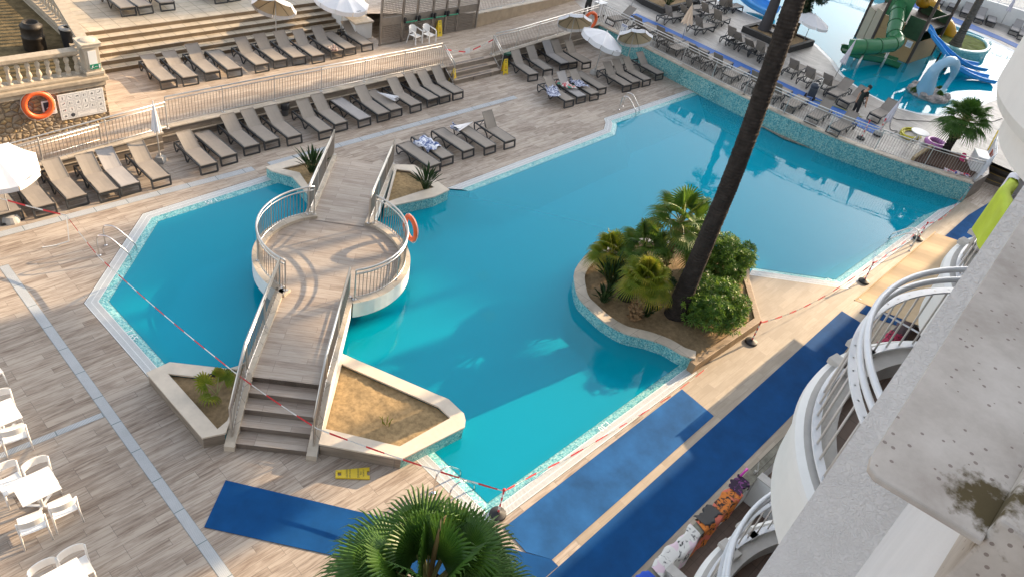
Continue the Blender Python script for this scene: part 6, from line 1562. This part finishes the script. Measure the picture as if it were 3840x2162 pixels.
mb = MB(); mb.box((0, 0, .42), (.9, .03, .62)); o = mb.build('red_banner', m_plain('red_banner', (.50, .10, .05), .6, var=.3)); o.location = (40.3, 4.98, ZS); o.rotation_euler = (0, 0, .33); tag(o, 'red banner board hanging inside the railing at the terrace end', 'banner')
mb = MB(); mb.beam((41.2, 5.35, ZS + .45), (42.6, 5.6, ZS + 1.0), .06, .08); tag(mb.build('yellow_bar', M['yellow']), 'yellow bar leaning on the railing at the terrace end', 'bar')
cloth('red white and blue flag print cloth lying along the coping at the wall end', (37.75, 5.5, ZS - .36), 115, 1.1, .28, M['tw_flag'], seed=12, name='cloth')
for i, (dx, dy) in enumerate(((0, 0), (.16, .08))):
    mb = MB(); mb.grid(lambda u, v: (.14 * math.cos(6.283 * v) * (1 - .15 * u), .09 * math.sin(6.283 * v), .26 * u), 3, 12); mb.lathe([(.13, 0), (.01, .001)], (0, 0, 0), 10); o = mb.build('pink_boot', m_plain('hot_pink_rubber', (.72, .03, .20), .5)); o.location = (39.55 + dx, 5.85 + dy, ZS + .06); tag(o, 'hot pink rubber shoe standing upright in the mulch bed, %s one' % ('left' if i == 0 else 'right'), 'shoe', 'pair of hot pink shoes')
t = thing('notice_sign', 'white notice with blue drawing tied to the railing above the mosaic wall', 'sign', (34.9, 23.2, 1.0)); mb = MB(); mb.box((34.88, 23.15, 1.25), (.012, .44, .66)); mb.build('board', M['white_plastic'], t)
mb = MB(); x = 34.868
for q in ([(23.33, 1.50), (22.97, 1.50), (22.97, 1.535), (23.33, 1.535)], [(23.30, 1.44), (23.0, 1.44), (23.0, 1.465), (23.30, 1.465)], [(23.26, 1.12), (23.29, 1.10), (23.08, 1.03), (23.06, 1.05)], [(23.27, 1.2), (23.29, 1.2), (23.27, 1.1), (23.25, 1.1)], [(23.12, 1.38), (23.03, 1.38), (23.03, 1.36), (23.12, 1.36)], [(23.12, 1.38), (23.105, 1.38), (23.105, 1.1), (23.12, 1.1)], [(23.045, 1.38), (23.03, 1.38), (23.03, 1.0), (23.045, 1.0)]): mb.face([(x, a, b) for a, b in q])
mb.build('drawing', m_plain('blue_print', (.05, .12, .40), .5), t)

# ------------------------------------------------------------------ people
def skin_chain(bm_edges, radii, name):
    me = bpy.data.meshes.new(name); vs = list(radii.keys()); idx = {k: i for i, k in enumerate(vs)}
    me.from_pydata([radii[k][0] for k in vs], [(idx[a], idx[b]) for a, b in bm_edges], []); o = bpy.data.objects.new(name, me); COL.objects.link(o)
    sk = o.modifiers.new('skin', 'SKIN'); sk.use_smooth_shade = True
    for k in vs:
        d = me.skin_vertices[0].data[idx[k]]; r = radii[k][1]; d.radius = r if isinstance(r, tuple) else (r, r)
        d.use_root = (k == 'pelvis')
    ss = o.modifiers.new('sub', 'SUBSURF'); ss.levels = 2; ss.render_levels = 2
    dg = bpy.context.evaluated_depsgraph_get(); ev = o.evaluated_get(dg); m2 = bpy.data.meshes.new_from_object(ev); bpy.data.objects.remove(o); return m2
M['skin'] = m_plain('skin', (.46, .26, .17), .5, var=.06); M['hair'] = m_plain('dark_hair', (.012, .010, .009), .6, var=.3, scale=20); M['tee'] = m_plain('dark_green_shirt', (.012, .020, .016), .85, var=.15, scale=6); M['trousers'] = m_plain('dark_trousers', (.022, .021, .020), .85, var=.2, scale=6)
def person(label, p, face, joints, look, skirt=None):
    """joints in local metres, x forward; one continuous skinned body, materials by height and limb."""
    t = thing('person', label, 'person', p, R(face)); J = joints
    r = {'pelvis': (J['pelvis'], (.155, .115)), 'waist': (J['waist'], (.145, .105)), 'chest': (J['chest'], (.175, .12)), 'neckb': (J['neckb'], (.10, .085)), 'neck': (J['neck'], .055), 'head': (J['head'], (.082, .095)), 'crown': (J['crown'], (.065, .075))}
    E_ = [('pelvis', 'waist'), ('waist', 'chest'), ('chest', 'neckb'), ('neckb', 'neck'), ('neck', 'head'), ('head', 'crown')]
    for s in 'LR':
        for k, rr in (('sh', .07), ('el', .046), ('wr', .030), ('palm', (.040, .02)), ('hip', .10), ('kn', .068), ('an', .046), ('toe', .042)): r[k + s] = (J[k + s], rr)
        E_ += [('neckb', 'sh' + s), ('sh' + s, 'el' + s), ('el' + s, 'wr' + s), ('wr' + s, 'palm' + s), ('pelvis', 'hip' + s), ('hip' + s, 'kn' + s), ('kn' + s, 'an' + s), ('an' + s, 'toe' + s)]
    me = skin_chain(E_, r, 'body')
    for m_ in ('skin', 'tee', 'trousers', 'black'): me.materials.append(M[m_])
    pz, nz = J['pelvis'][2], J['neck'][2] - .02
    for f in me.polygons:
        c = f.center
        near = min(((c - Vector(J[k])).length, k) for k in ('elL', 'elR', 'wrL', 'wrR', 'palmL', 'palmR', 'head', 'crown', 'neck', 'chest', 'waist', 'pelvis', 'shL', 'shR', 'knL', 'knR', 'anL', 'anR', 'toeL', 'toeR', 'hipL', 'hipR'))[1]
        f.material_index = 0 if near in ('wrL', 'wrR', 'palmL', 'palmR', 'elL', 'elR', 'head', 'crown', 'neck') else 3 if near.startswith('toe') else 2 if near[:2] in ('kn', 'an', 'hi') or near == 'pelvis' and c.z < pz + .02 else 1
    # fingers, thumb and face belong to the same body mesh
    bm = bmesh.new(); bm.from_mesh(me); mb = MB()
    for s in 'LR':
        w, q = Vector(J['wr' + s]), Vector(J['palm' + s]); d = (q - w).normalized(); sd = d.cross(Vector((1, 0, .01))).normalized(); fw = sd.cross(d)
        for k, L in enumerate((.066, .075, .070, .055)):
            b = q + d * .025 + sd * (.027 - .018 * k); c_ = b + d * L * .5 + fw * .012; mb.tube([b - d * .03, b, c_, c_ + d * L * .4 + fw * .022], [.009, .0088, .008, .006], 6)
        b = w.lerp(q, .55) + sd * .028; mb.tube([b - sd * .02, b + sd * .018 + d * .025, b + sd * .020 + d * .055 + fw * .012], [.011, .010, .007], 6)
    H = Vector(J['head']); lk = Vector(look).normalized(); up = (Vector(J['crown']) - Vector(J['neck'])).normalized(); rt = lk.cross(up).normalized()
    mb.tube([H + lk * .08 + up * .03, H + lk * .108 - up * .012, H + lk * .09 - up * .018], [.010, .014, .010], 6)          # nose
    for s in (-1, 1): mb.tube([H + rt * s * .078 + up * .02, H + rt * s * .094 + up * .005 - lk * .01, H + rt * s * .08 - up * .03], [.010, .016, .010], 6)   # ears
    b0 = len(bm.verts); vs = [bm.verts.new(v) for v in mb.v]
    for f in mb.f:
        try: nf = bm.faces.new([vs[i] for i in f]); nf.material_index = 0; nf.smooth = True
        except ValueError: pass
    bm.to_mesh(me); bm.free(); o = bpy.data.objects.new('body', me); COL.objects.link(o); o.parent = t
    mb = MB(); C_ = H + up * .055 - lk * .018; rnd = random.Random(2)
    def hs(u, v): a = 6.283 * v; e = 1.57 - 1.95 * u * (1.0 if math.cos(a) < .3 else .62); rr = .112 + .012 * rnd.random(); return C_ + (lk * math.cos(a) + rt * math.sin(a)) * rr * math.cos(e) + up * rr * math.sin(e)
    mb.grid(hs, 7, 18); mb.build('hair', M['hair'], t, smooth=True, world=False)
    mb = MB()
    for s in (-1, 1): mb.lathe([(.001, 0), (.011, .002), (.001, .006)], tuple(H + lk * .088 + rt * s * .034 + up * .022), 8)
    mb.tube([H + lk * .088 - rt * .02 - up * .045, H + lk * .094 - up * .046, H + lk * .088 + rt * .02 - up * .045], .005, 5); mb.build('face_features', M['hair'], t, world=False)
    return t
J1 = {'pelvis': (0, 0, .93), 'waist': (.03, 0, 1.08), 'chest': (.07, 0, 1.30), 'neckb': (.10, 0, 1.46), 'neck': (.135, 0, 1.535), 'head': (.185, 0, 1.63), 'crown': (.205, 0, 1.72),
      'shL': (.09, .19, 1.44), 'elL': (.02, .27, 1.19), 'wrL': (-.06, .17, .99), 'palmL': (-.09, .13, .92), 'shR': (.10, -.19, 1.43), 'elR': (.16, -.25, 1.16), 'wrR': (.22, -.26, .92), 'palmR': (.235, -.26, .84),
      'hipL': (0, .10, .86), 'knL': (.02, .12, .48), 'anL': (-.05, .13, .08), 'toeL': (.13, .15, .035), 'hipR': (0, -.10, .86), 'knR': (.05, -.12, .48), 'anR': (.02, -.13, .08), 'toeR': (.20, -.15, .035)}
p = (38.317, 11.05, 0.93)
person('person in dark shirt and trousers bending forward to look down on the blue walkway', (p[0], p[1], ZS + .016), -35, J1, (.8, 0, -.55))
J2 = dict(J1); J2.update({'chest': (.12, 0, 1.29), 'neckb': (.18, 0, 1.44), 'neck': (.22, 0, 1.51), 'head': (.28, 0, 1.60), 'crown': (.31, 0, 1.69), 'shL': (.17, .19, 1.42), 'shR': (.18, -.19, 1.41), 'elL': (.30, .25, 1.2), 'wrL': (.50, .22, 1.08), 'palmL': (.57, .20, 1.05), 'elR': (.32, -.25, 1.2), 'wrR': (.52, -.22, 1.08), 'palmR': (.59, -.20, 1.05)})
person('person in dark clothes pushing a white cart at the top edge of the photo', (34.75, 25.75, terr_z(34.75, 0)), 5, J2, (.9, 0, -.4))
t = thing('cleaning_cart', 'white cleaning cart with metal frame pushed by the person at the top edge', 'cart', (35.9, 25.75, .93)); mb = MB(); mb.box((35.9, 25.75, 1.36), (.62, .46, .62)); mb.box((35.9, 25.75, 1.70), (.70, .52, .05)); mb.build('body', M['white_plastic'], t, bevel=.03)
mb = MB(); mb.tube([(35.36, 25.52, 1.05), (35.33, 25.52, 1.95), (35.33, 25.98, 1.95), (35.36, 25.98, 1.05)], .018, 6); mb.tube([(35.4, 25.5, 1.9), (36.5, 25.5, 1.9), (36.5, 26.0, 1.9), (35.4, 26.0, 1.9)], .015, 6); mb.build('frame', M['galvanised'], t)
for dx in (-.25, .25):
    for dy in (-.2, .2):
        mb = MB(); mb.tube([(35.9 + dx, 25.75 + dy - .02, .99), (35.9 + dx, 25.75 + dy + .02, .99)], .06, 10); mb.build('wheel', M['black'], t)

# ------------------------------------------------------------------ hotel the picture is taken from
def m_stucco(name='white_stucco', sc_=62, bd=.006):
    t = NT(name); v = t.coord(); t.color(t.ramp(t.noise(v, 2.2, 5), [(.3, (.70, .70, .71)), (.7, (.77, .77, .78))])); t.rough(.85)
    h = t.n('ShaderNodeTexNoise'); h.inputs['Scale'].default_value = sc_; h.inputs['Detail'].default_value = 3; h.inputs['Distortion'].default_value = 1.4; t.l(v, h.inputs['Vector'])
    t.bump(t.ramp(h.outputs[0], [(.42, (0, 0, 0)), (.58, (1, 1, 1))]), .55, bd); return t.mat
M['stucco'] = m_stucco(); M['stucco_fine'] = m_stucco('fine_stucco', 170, .003)
def m_old_concrete():
    t = NT('pitted_concrete'); v = t.coord(); n = t.noise(v, 6, 7, .65); c = t.ramp(n, [(.3, (.33, .29, .255)), (.55, (.47, .43, .39)), (.75, (.56, .52, .48))])
    pits = t.n('ShaderNodeTexVoronoi'); pits.inputs['Scale'].default_value = 70; t.l(v, pits.inputs['Vector']); sp = t.n('ShaderNodeSeparateColor'); t.l(pits.outputs['Color'], sp.inputs[0])
    pm = t.math('MULTIPLY', t.math('LESS_THAN', pits.outputs['Distance'], .24), t.math('LESS_THAN', sp.outputs[0], .17)); c = t.mix(c, (.16, .12, .105), t.math('MULTIPLY', pm, .75))
    moss = t.n('ShaderNodeVectorMath', operation='DISTANCE'); t.l(t.n('ShaderNodeNewGeometry').outputs['Position'], moss.inputs[0]); moss.inputs[1].default_value = (1.06, -.115, 14.2)
    mf = t.ramp(t.math('ADD', moss.outputs['Value'], t.math('MULTIPLY', t.math('SUBTRACT', t.noise(v, 45, 5), .5), .12)), [(.035, (1, 1, 1)), (.065, (0, 0, 0))])
    t.color(t.mix(c, (.07, .05, .015), mf)); t.rough(.9); t.bump(t.math('SUBTRACT', n, pm), .4, .004); return t.mat
M['old_concrete'] = m_old_concrete()
M['mossy'] = m_plain('mossy_ledge', (.20, .19, .15), .9, var=.45, scale=5, bump=.5, obj=False)
M['brown_tile'] = m_tiles('brown_floor_tile', .31, .31, (.185, .125, .10), (.155, .105, .085), (.10, .075, .06), mortar=.006, offset=0)
M['glass'] = m_plain('dark_glass', (.03, .035, .04), .06, var=.05)
FY = -1.6
hb = thing('hotel', 'white hotel facade with curved balconies at the right edge of the photo', 'building', (8, FY, 0))
mb = MB(); mb.box((8, FY - 5.0, 10.0), (56, 9.9, 20.0)); mb.build('main_block', M['stucco'], hb)
for k in range(8):
    for zf in (3.6, 6.9, 10.2):
        mb = MB(); mb.box((6.75 + 3.9 * k, FY - .02, zf + 1.0), (2.2, .06, 2.05)); f_ = mb.build('window', M['white_metal'], hb); mb = MB(); mb.box((6.75 + 3.9 * k, FY + .015, zf + 1.0), (2.0, .01, 1.9)); mb.build('pane', M['glass'], f_)
mb = MB(); mb.box((4.85, -.615, 7.9), (.2, 1.97, 15.8)); o = mb.build('fin_wall', m_stucco('fin_stucco', 30, .014)); tag(o, 'white stucco fin wall filling the lower right of the photo', 'wall')
for k in range(1, 8):
    mb = MB(); mb.box((4.85 + 3.9 * k, -.9, 7.9), (.2, 1.39, 15.8)); mb.build('fin', M['stucco'], hb)
def balcony(cx, z, label, rail=True, fascia=.78, stepped=False):
    t = thing('balcony', label, 'balcony', (cx, 0, z), group='curved hotel balconies'); YC, RR = (-1.2, 2.15) if not stepped else (-.8, 1.76); a0 = math.degrees(math.asin(-YC / RR)) ; A0, A1 = a0 - 2, 180 - a0 + 2
    def ar(r, zz, n=36): return [(cx + r * math.cos(R(A0 + (A1 - A0) * i / n)), YC + r * math.sin(R(A0 + (A1 - A0) * i / n)), zz) for i in range(n + 1)]
    # white outer face with a moulded lower lip
    mb = MB(); prof = [(RR + .10, 0), (RR + .16, -.05), (RR + .17, -.12), (RR + .10, -.18), (RR + .11, -.35), (RR + .10, -fascia), (RR - .25, -fascia - .02)]
    if stepped: prof = [(RR + .10, 0), (RR + .10, -.38), (RR + .06, -.46), (RR - .06, -.50), (RR - .08, -.70), (RR - .4, -.73)]
    for (r0, z0), (r1, z1) in zip(prof, prof[1:]):
        for p, q, u, v in zip(ar(r0, z + z0), ar(r0, z + z0)[1:], ar(r1, z + z1)[1:], ar(r1, z + z1)): mb.face([p, v, u, q][::-1])
    mb.build('fascia', M['white_paint'], t, smooth=True)
    mb = MB()
    for p, q, u, v in zip(ar(RR + .10, z), ar(RR + .10, z)[1:], ar(RR - .20, z)[1:], ar(RR - .20, z)): mb.face([p, v, u, q][::-1])
    for p, q, u, v in zip(ar(RR - .20, z), ar(RR - .20, z)[1:], ar(RR - .20, z - .22)[1:], ar(RR - .20, z - .22)): mb.face([p, v, u, q][::-1])
    mb.build('ledge', M['curb_stone'] if False else m_ledge, t)
    for s in (-.22, .22):
        mb = MB(); mb.box((cx + s + .35, YC + RR + .02, z + .02), (.15, .28, .07), rz=-.15); mb.build('ledge_block', m_ledge, t, bevel=.01)
    mb = MB(); flat([[p[:2] for p in ar(RR - .19, 0)] + [(cx - 1.95, 0), (cx - 1.85, FY), (cx + 1.85, FY), (cx + 1.95, 0)]], z - .20, None, None, mb=mb); mb.build('floor', M['brown_tile'], t)
    mb = MB(); mb.prism([p[:2] for p in ar(RR - .1, 0)] + [(cx - 1.85, FY), (cx + 1.85, FY)], z - (.75 if not stepped else .6), z - .23); mb.build('slab', M['white_paint'], t)
    if rail:
        rt = thing('railing', None, None, (0, 0, 0)); rt.parent = t; rt.name = 'balcony_railing'
        for hh, rr_, dr in ((.055, .0, 0), (.80, .0, 0)):
            mb = MB()
            for p, q, u, v in zip(ar(RR + .045, z + hh), ar(RR + .045, z + hh)[1:], ar(RR - .035, z + hh)[1:], ar(RR - .035, z + hh)):
                mb.face([p, v, u, q][::-1]); dn = Vector((0, 0, -.02)); mb.face([p, q, Vector(q) + dn, Vector(p) + dn][::-1]); mb.face([Vector(v) + dn, Vector(u) + dn, u, v][::-1])
            mb.build('flat_rail', M['white_metal'], rt)
        for hh in (.93, 1.06):
            mb = MB(); mb.tube(ar(RR + .005, z + hh), .03, 10); mb.build('tube_rail', M['white_metal'], rt, smooth=True)
        n = 24
        for i in range(n):
            a = R(A0 + (A1 - A0) * (i + .5) / n); x, y = cx + (RR + .005) * math.cos(a), YC + (RR + .005) * math.sin(a); mb = MB(); mb.tube([(x, y, z), (x, y, z + .80)], .0105, 6); mb.build('bar', M['bar'], rt, smooth=True)
        for i in (0, n // 2, n):
            a = R(A0 + (A1 - A0) * i / n); x, y = cx + (RR + .005) * math.cos(a), YC + (RR + .005) * math.sin(a); mb = MB(); mb.tube([(x, y, z), (x, y, z + 1.06)], .016, 6); mb.build('post', M['white_metal'], rt)
    return t
m_ledge = m_plain('ledge_render', (.50, .48, .45), .85, var=.12, scale=6, bump=.2, obj=False); M['bar'] = m_plain('cream_bar', (.62, .58, .54), .4, var=.06)
balcony(6.75, 10.2, 'curved white balcony in the middle of the right edge, level with the blue mat')
balcony(6.75, 6.9, 'lower curved white balcony at the bottom edge')
balcony(10.65, 10.2, 'curved white balcony with the lime and white towels over its rail')
balcony(10.65, 6.9, 'curved white balcony below the one with towels, mostly hidden')
balcony(6.75, 13.75, 'uppermost curved white balcony, only its round white front showing at the right edge', rail=True, stepped=True)
balcony(10.65, 13.75, 'second round white balcony front at the right edge, partly behind the first', rail=True, stepped=True)
balcony(6.75, 3.6, 'lowest curved white balcony under the others, hidden behind the rails')
# near coping
ct = thing('parapet', 'pitted grey concrete parapet top close to the camera in the right corner', 'parapet', (2, 0, 14))
mb = MB(); pl = [(.985, -.13), (.965, .02), (.975, .035), (1.0, .042), (1.4, .072), (2.0, .118), (4.74, .30), (4.74, -.13)]; mb.prism(pl, 14.188, 14.2); mb.build('coping', M['old_concrete'], ct, bevel=.003)
mb = MB(); mb.prism([(1.0, -.5), (1.0, -.128), (4.74, -.128), (4.74, -.5)], 14.0, 14.235); mb.build('inner_ledge', M['old_concrete'], ct, bevel=.006)
mb = MB(); mb.prism([(1.02, -.48), (1.02, -.14), (4.74, -.14), (4.74, -.48)], 11.5, 14.187); mb.build('wall', M['stucco_fine'], ct)
# ground floor terraces: low wall, partitions
lw = thing('low_wall', 'low white terrace wall with mossy top along the foot of the hotel', 'wall', (16, 2.4, 0))
mb = MB(); mb.box((18.5, 2.45, .46), (28.0, .22, .92)); mb.build('wall_face', M['white_paint'], lw); mb = MB(); mb.box((18.5, 2.45, .945), (28.1, .27, .05)); mb.build('coping', M['mossy'], lw)
mb = MB(); mb.box((14, .4, .01), (40, 3.9, .02)); mb.build('terrace_floor', M['brown_tile'])['kind'] = 'structure'
for k in range(5):
    x = 10.45 + 3.9 * k; t = thing('partition_wall', 'white partition with stone cap between ground floor terraces, %s from the near end' % ORD[k], 'wall', (x, 1, 0), group='ground floor terrace partitions')
    mb = MB(); f = lambda u: 1.0 if u > 1.35 else 1.0 + .75 * (1 - math.cos(math.pi * min(1, (1.35 - u) / 1.1))) / 2
    ys_ = [2.33, 1.9, 1.5, 1.35, 1.2, 1.05, .9, .75, .6, .45, .25, -.5, FY]
    for a, b in zip(ys_, ys_[1:]):
        for q in ([(x - .09, a, 0), (x - .09, b, 0), (x - .09, b, f(b)), (x - .09, a, f(a))], [(x + .09, a, 0), (x + .09, a, f(a)), (x + .09, b, f(b)), (x + .09, b, 0)]): mb.face(q)
    mb.build('wall_face', M['white_paint'], t); mb = MB()
    for a, b in zip(ys_, ys_[1:]): mb.face([(x - .12, a, f(a) + .03), (x - .12, b, f(b) + .03), (x + .12, b, f(b) + .03), (x + .12, a, f(a) + .03)]); mb.face([(x - .12, a, f(a) + .03), (x - .12, a, f(a) - .01), (x - .12, b, f(b) - .01), (x - .12, b, f(b) + .03)])
    mb.build('cap', m_ledge, t)
t = thing('wire_line', 'rusty wire with clips stretched on brackets above the mossy low wall', 'wire', (16, 2.5, .95)); mb = MB(); mb.tube([(14.2, 2.54, 1.12), (16, 2.55, 1.10), (19.5, 2.54, 1.12), (24, 2.54, 1.12)], .008, 5); mb.tube([(14.2, 2.40, 1.05), (19.5, 2.42, 1.05)], .008, 5); mb.build('wire', M['brown'], t)
for x in (14.35, 16.3, 18.25):
    mb = MB(); mb.box((x, 2.46, 1.0), (.06, .05, .09)); mb.tube([(x, 2.38, .97), (x + .25, 2.55, 1.12)], .012, 5); mb.build('bracket', M['concrete'], t)
def drape(label, x0, x1, y, ztop, dfront, dback, mat_, seed, name='towel', tilt=0):
    """Cloth folded over an edge that runs along x: falls on both sides with folds."""
    rnd = random.Random(seed); ph = [rnd.uniform(0, 6) for _ in range(4)]; mb = MB()
    def fn(u, v):
        x = x0 + (x1 - x0) * u; s = -dback + (dfront + dback) * v; w = .03 * math.sin(9 * u + ph[0]) + .018 * math.sin(23 * u + ph[1]); cut = 1 + .15 * math.sin(3 * u + ph[2])
        k = min(1, abs(s) / .1)
        if s < 0: return (x + tilt * s, y + .17 * k + w * k, ztop + .02 - max(0, -s * cut - .1))
        return (x + tilt * s, y - .17 * k + w * k - .05 * max(0, s - .1), ztop + .02 - max(0, s * cut - .1))
    mb.grid(fn, 26, 16); return tag(mb.build(name, mat_, smooth=True), label, 'towel', 'towels drying on the hotel walls')
drape('orange and black printed beach towel over the low wall', 11.9, 13.55, 2.45, .97, .72, .16, M['tw_orange'], 3, tilt=-.5)
drape('small black cloth beside the orange printed towel', 12.0, 12.6, 2.5, .985, .30, .16, M['black'], 4); drape('dark purple printed cloth with pink tip at the far end of the orange towel', 13.4, 13.95, 2.52, .985, .22, .14, m_pattern('purple_print', (.03, .015, .04), (.22, .05, .22), 9, th=.60), 5)
mb = MB(); mb.tube([(13.9, 2.62, 1.03), (14.05, 2.62, 1.07), (14.18, 2.62, 1.08)], [.03, .025, .04], 8); tag(mb.build('pink_tip', m_plain('magenta_rubber', (.62, .04, .42), .4), smooth=True), 'magenta rubber piece lying on the low wall at the end of the towels', 'toy')
drape('white pastel printed beach towel with pink border over the low wall', 10.15, 11.75, 2.45, .97, .80, .18, M['tw_pastel'], 6, tilt=-.25); drape('royal blue towel at the bottom edge on the low wall', 9.3, 10.05, 2.45, .97, .5, .2, M['tw_royal'], 7)
drape('pink black and blue printed towel hanging on the far low wall behind the balcony rail', 22.2, 23.4, 2.45, .97, .75, .15, M['tw_pink'], 8); drape('plum towel hanging on the far low wall behind the balcony rail', 23.3, 24.5, 2.45, .975, .85, .15, M['tw_plum'], 9)
def arcdrape(label, cx, z, a0, a1, dfront, dback, mat_, seed):
    rnd = random.Random(seed); ph = rnd.uniform(0, 6); mb = MB()
    def fn(u, v):
        a = R(a0 + (a1 - a0) * u); s = -dback + (dfront + dback) * v; k = min(1, abs(s) / .06); w = .02 * math.sin(17 * u + ph) * k; r = 2.155 + (1 if s > 0 else -1) * .065 * k + w + (.02 * max(0, s))
        return (cx + r * math.cos(a), -1.2 + r * math.sin(a), z + .04 - max(0, abs(s) * (1 + .1 * math.sin(4 * u + ph)) - .05))
    mb.grid(fn, 22, 16); return tag(mb.build('towel', mat_, smooth=True), label, 'towel', 'towels drying on the hotel walls')
arcdrape('lime green towel over the balcony rail at the right edge', 10.65, 11.27, 84, 128, .62, .3, M['tw_lime'], 1); arcdrape('white towel over the balcony rail next to the lime one', 10.65, 11.285, 58, 92, .55, .3, M['tw_white'], 2)
# tan awning
M['awning'] = m_plain('tan_awning_cloth', (.44, .32, .19), .85, var=.08, scale=1.5, obj=False, bump=.05)
aw = thing('awning', 'wide tan cloth awning over the ground floor terrace at the right', 'awning', (25, 3, 0)); mb = MB()
mb.grid(lambda u, v: (21.4 + 6.7 * u + .25 * v, 3.68 - 3.3 * v, 2.36 + .52 * v - .05 * math.sin(math.pi * u * 4) ** 2 * (1 - v)), 24, 6); mb.grid(lambda u, v: (21.4 + 6.7 * (1 - u) + .25 * v, 3.68 - 3.3 * v, 2.345 + .52 * v - .05 * math.sin(math.pi * u * 4) ** 2 * (1 - v)), 24, 6); mb.build('cloth', M['awning'], aw)
mb = MB(); mb.tube([(21.35, 3.69, 2.37), (28.15, 3.69, 2.37)], .022, 8); mb.build('front_bar', M['awning'], aw)
for x in (21.6, 28.0):
    mb = MB(); mb.tube([(x, 3.66, 2.34), (x, 1.7, 2.4), (x, -1.5, 2.75)], .03, 6); mb.build('arm', M['white_metal'], aw)
# added unseen wing off the right edge, sized to shade the mats
mb = MB(); mb.box((73, FY - 4, 6.8), (73.6, 7.8, 13.6)); tag(mb.build('shade_wing', M['stucco']), 'added unseen white wing beyond the right edge, shading the mats', 'building')

# ------------------------------------------------------------------ sun, sky, added shade casters
AZ, EL = R(-8.3), R(19.0)
sd = Vector((math.cos(AZ) * math.cos(EL), math.sin(AZ) * math.cos(EL), math.sin(EL)))
# added unseen ridge: its stepped outline cuts the low sun into lit and shaded bands
M['shade_ridge_mat'] = m_plain('shade_ridge_green', (.045, .065, .03), .95, var=.5, scale=.05, bump=.4, obj=False)
tanE = math.tan(EL); XH = 220.0
def s_to_y(s): return (s - math.sin(-AZ) * XH) / math.cos(AZ)
prof = [(-30, 6), (-6, 9), (4, 12), (5.2, 190), (17.3, 190), (17.8, 216), (20.8, 217), (21.6, 213), (26.9, 212.5), (27.6, 203), (30.1, 202), (30.25, 210), (30.85, 210), (31.0, 203), (32.4, 203), (32.5, 212), (33.3, 212), (38, 207), (45, 203), (50, 60), (60, 10)]
prof = [(-30, 3), (-6, 4), (3, 6), (5.2, 63.6), (9.1, 63.8), (9.5, 68.3), (12.4, 68.5), (13.1, 72.0), (17.2, 72.3), (17.9, 74.6), (20.9, 75.0), (21.6, 73.4), (26.9, 73.2), (27.5, 69.6), (30.0, 69.4), (30.25, 73), (31.5, 73), (31.7, 69.6), (33.0, 69.6), (33.2, 74), (34.5, 74), (38, 71), (45, 68), (49, 30), (56, 5)]
mb = MB()
for (s0, h0), (s1, h1) in zip(prof, prof[1:]):
    a, b = s_to_y(s0), s_to_y(s1)
    mb.face([(XH, a, h0), (XH, b, h1), (XH, b, -2), (XH, a, -2)]); mb.face([(XH, a, h0), (XH + 60, a, -2), (XH + 60, b, -2), (XH, b, h1)])
mb.build('shade_ridge', M['shade_ridge_mat'])['kind'] = 'structure'
# added unseen pines, crowns shaped to break the near deck light into patches
for i, (s, x, zc, r) in enumerate(((10.6, 76, 25.15, 1.25), (12.6, 76, 25.2, 1.0), (14.4, 76, 25.2, .9), (15.9, 76, 25.2, .9), (17.1, 76, 25.2, .9))):
    y = (s - .1444 * x) / .9895; t = thing('shade_pine', 'added unseen pine for shade off the right edge, number %s from the hotel' % ORD[i], 'tree', (x, y, 0), group='added unseen pines for shade off the right edge'); rnd = random.Random(90 + i)
    trunk(t, [(x, y, 0), (x, y, 12), (x + .3, y, zc - .4)], (.32, .16), M['bark_dark'], .8, 90 + i, .03, 8)
    leafy(t, (x, y, zc), (r, r, .55), 900, [M['cypress'], M['cypress']], 95 + i, .11, .5, 'crown', clumps=16)
su = bpy.data.lights.new('sun', 'SUN'); su.energy = 4.6; su.angle = R(.35); su.color = (1.0, .74, .46)
so = bpy.data.objects.new('sun', su); COL.objects.link(so); so.rotation_euler = (-sd).to_track_quat('-Z', 'Y').to_euler(); so.location = (60, -10, 40)
W = bpy.data.worlds.new('World'); S.world = W; W.use_nodes = True; nt = W.node_tree; nt.nodes.clear()
sky = nt.nodes.new('ShaderNodeTexSky'); sky.sky_type = 'NISHITA'; sky.sun_disc = False; sky.sun_elevation = EL; sky.sun_rotation = R(90) - AZ; sky.altitude = 20; sky.air_density = 1.0; sky.dust_density = 2.2; sky.ozone_density = 1.0
bg = nt.nodes.new('ShaderNodeBackground'); bg.inputs[1].default_value = .15; out = nt.nodes.new('ShaderNodeOutputWorld'); hs = nt.nodes.new('ShaderNodeHueSaturation'); hs.inputs['Saturation'].default_value = .42; nt.links.new(sky.outputs[0], hs.inputs['Color']); nt.links.new(hs.outputs[0], bg.inputs[0]); nt.links.new(bg.outputs[0], out.inputs[0])
# ------------------------------------------------------------------ camera
cd = bpy.data.cameras.new('camera'); cam = bpy.data.objects.new('camera', cd); COL.objects.link(cam); S.camera = cam
CAMROWS = [[0.700116, -0.693409, 0.170358], [-0.345493, -0.537775, -0.769047], [0.624878, 0.479564, -0.616073]]
r_, d_, f_ = (Vector(v) for v in CAMROWS)
cam.matrix_world = Matrix.Translation((0, 0, 15.0)) @ Matrix((r_, -d_, -f_)).transposed().to_4x4()
cd.sensor_width = 36; cd.lens = 2872.27 / 3840 * 36; cd.clip_end = 2000; cd.clip_start = .05
S.view_settings.view_transform = 'Standard'; S.view_settings.look = 'None'; S.view_settings.gamma = 1; S.view_settings.exposure = 1.42
S.render.engine = 'CYCLES'; S.cycles.max_bounces = 8; S.cycles.transparent_max_bounces = 12; S.cycles.caustics_reflective = False; S.cycles.caustics_refractive = False
S.cycles.use_denoising = True; S.cycles.sample_clamp_indirect = 6
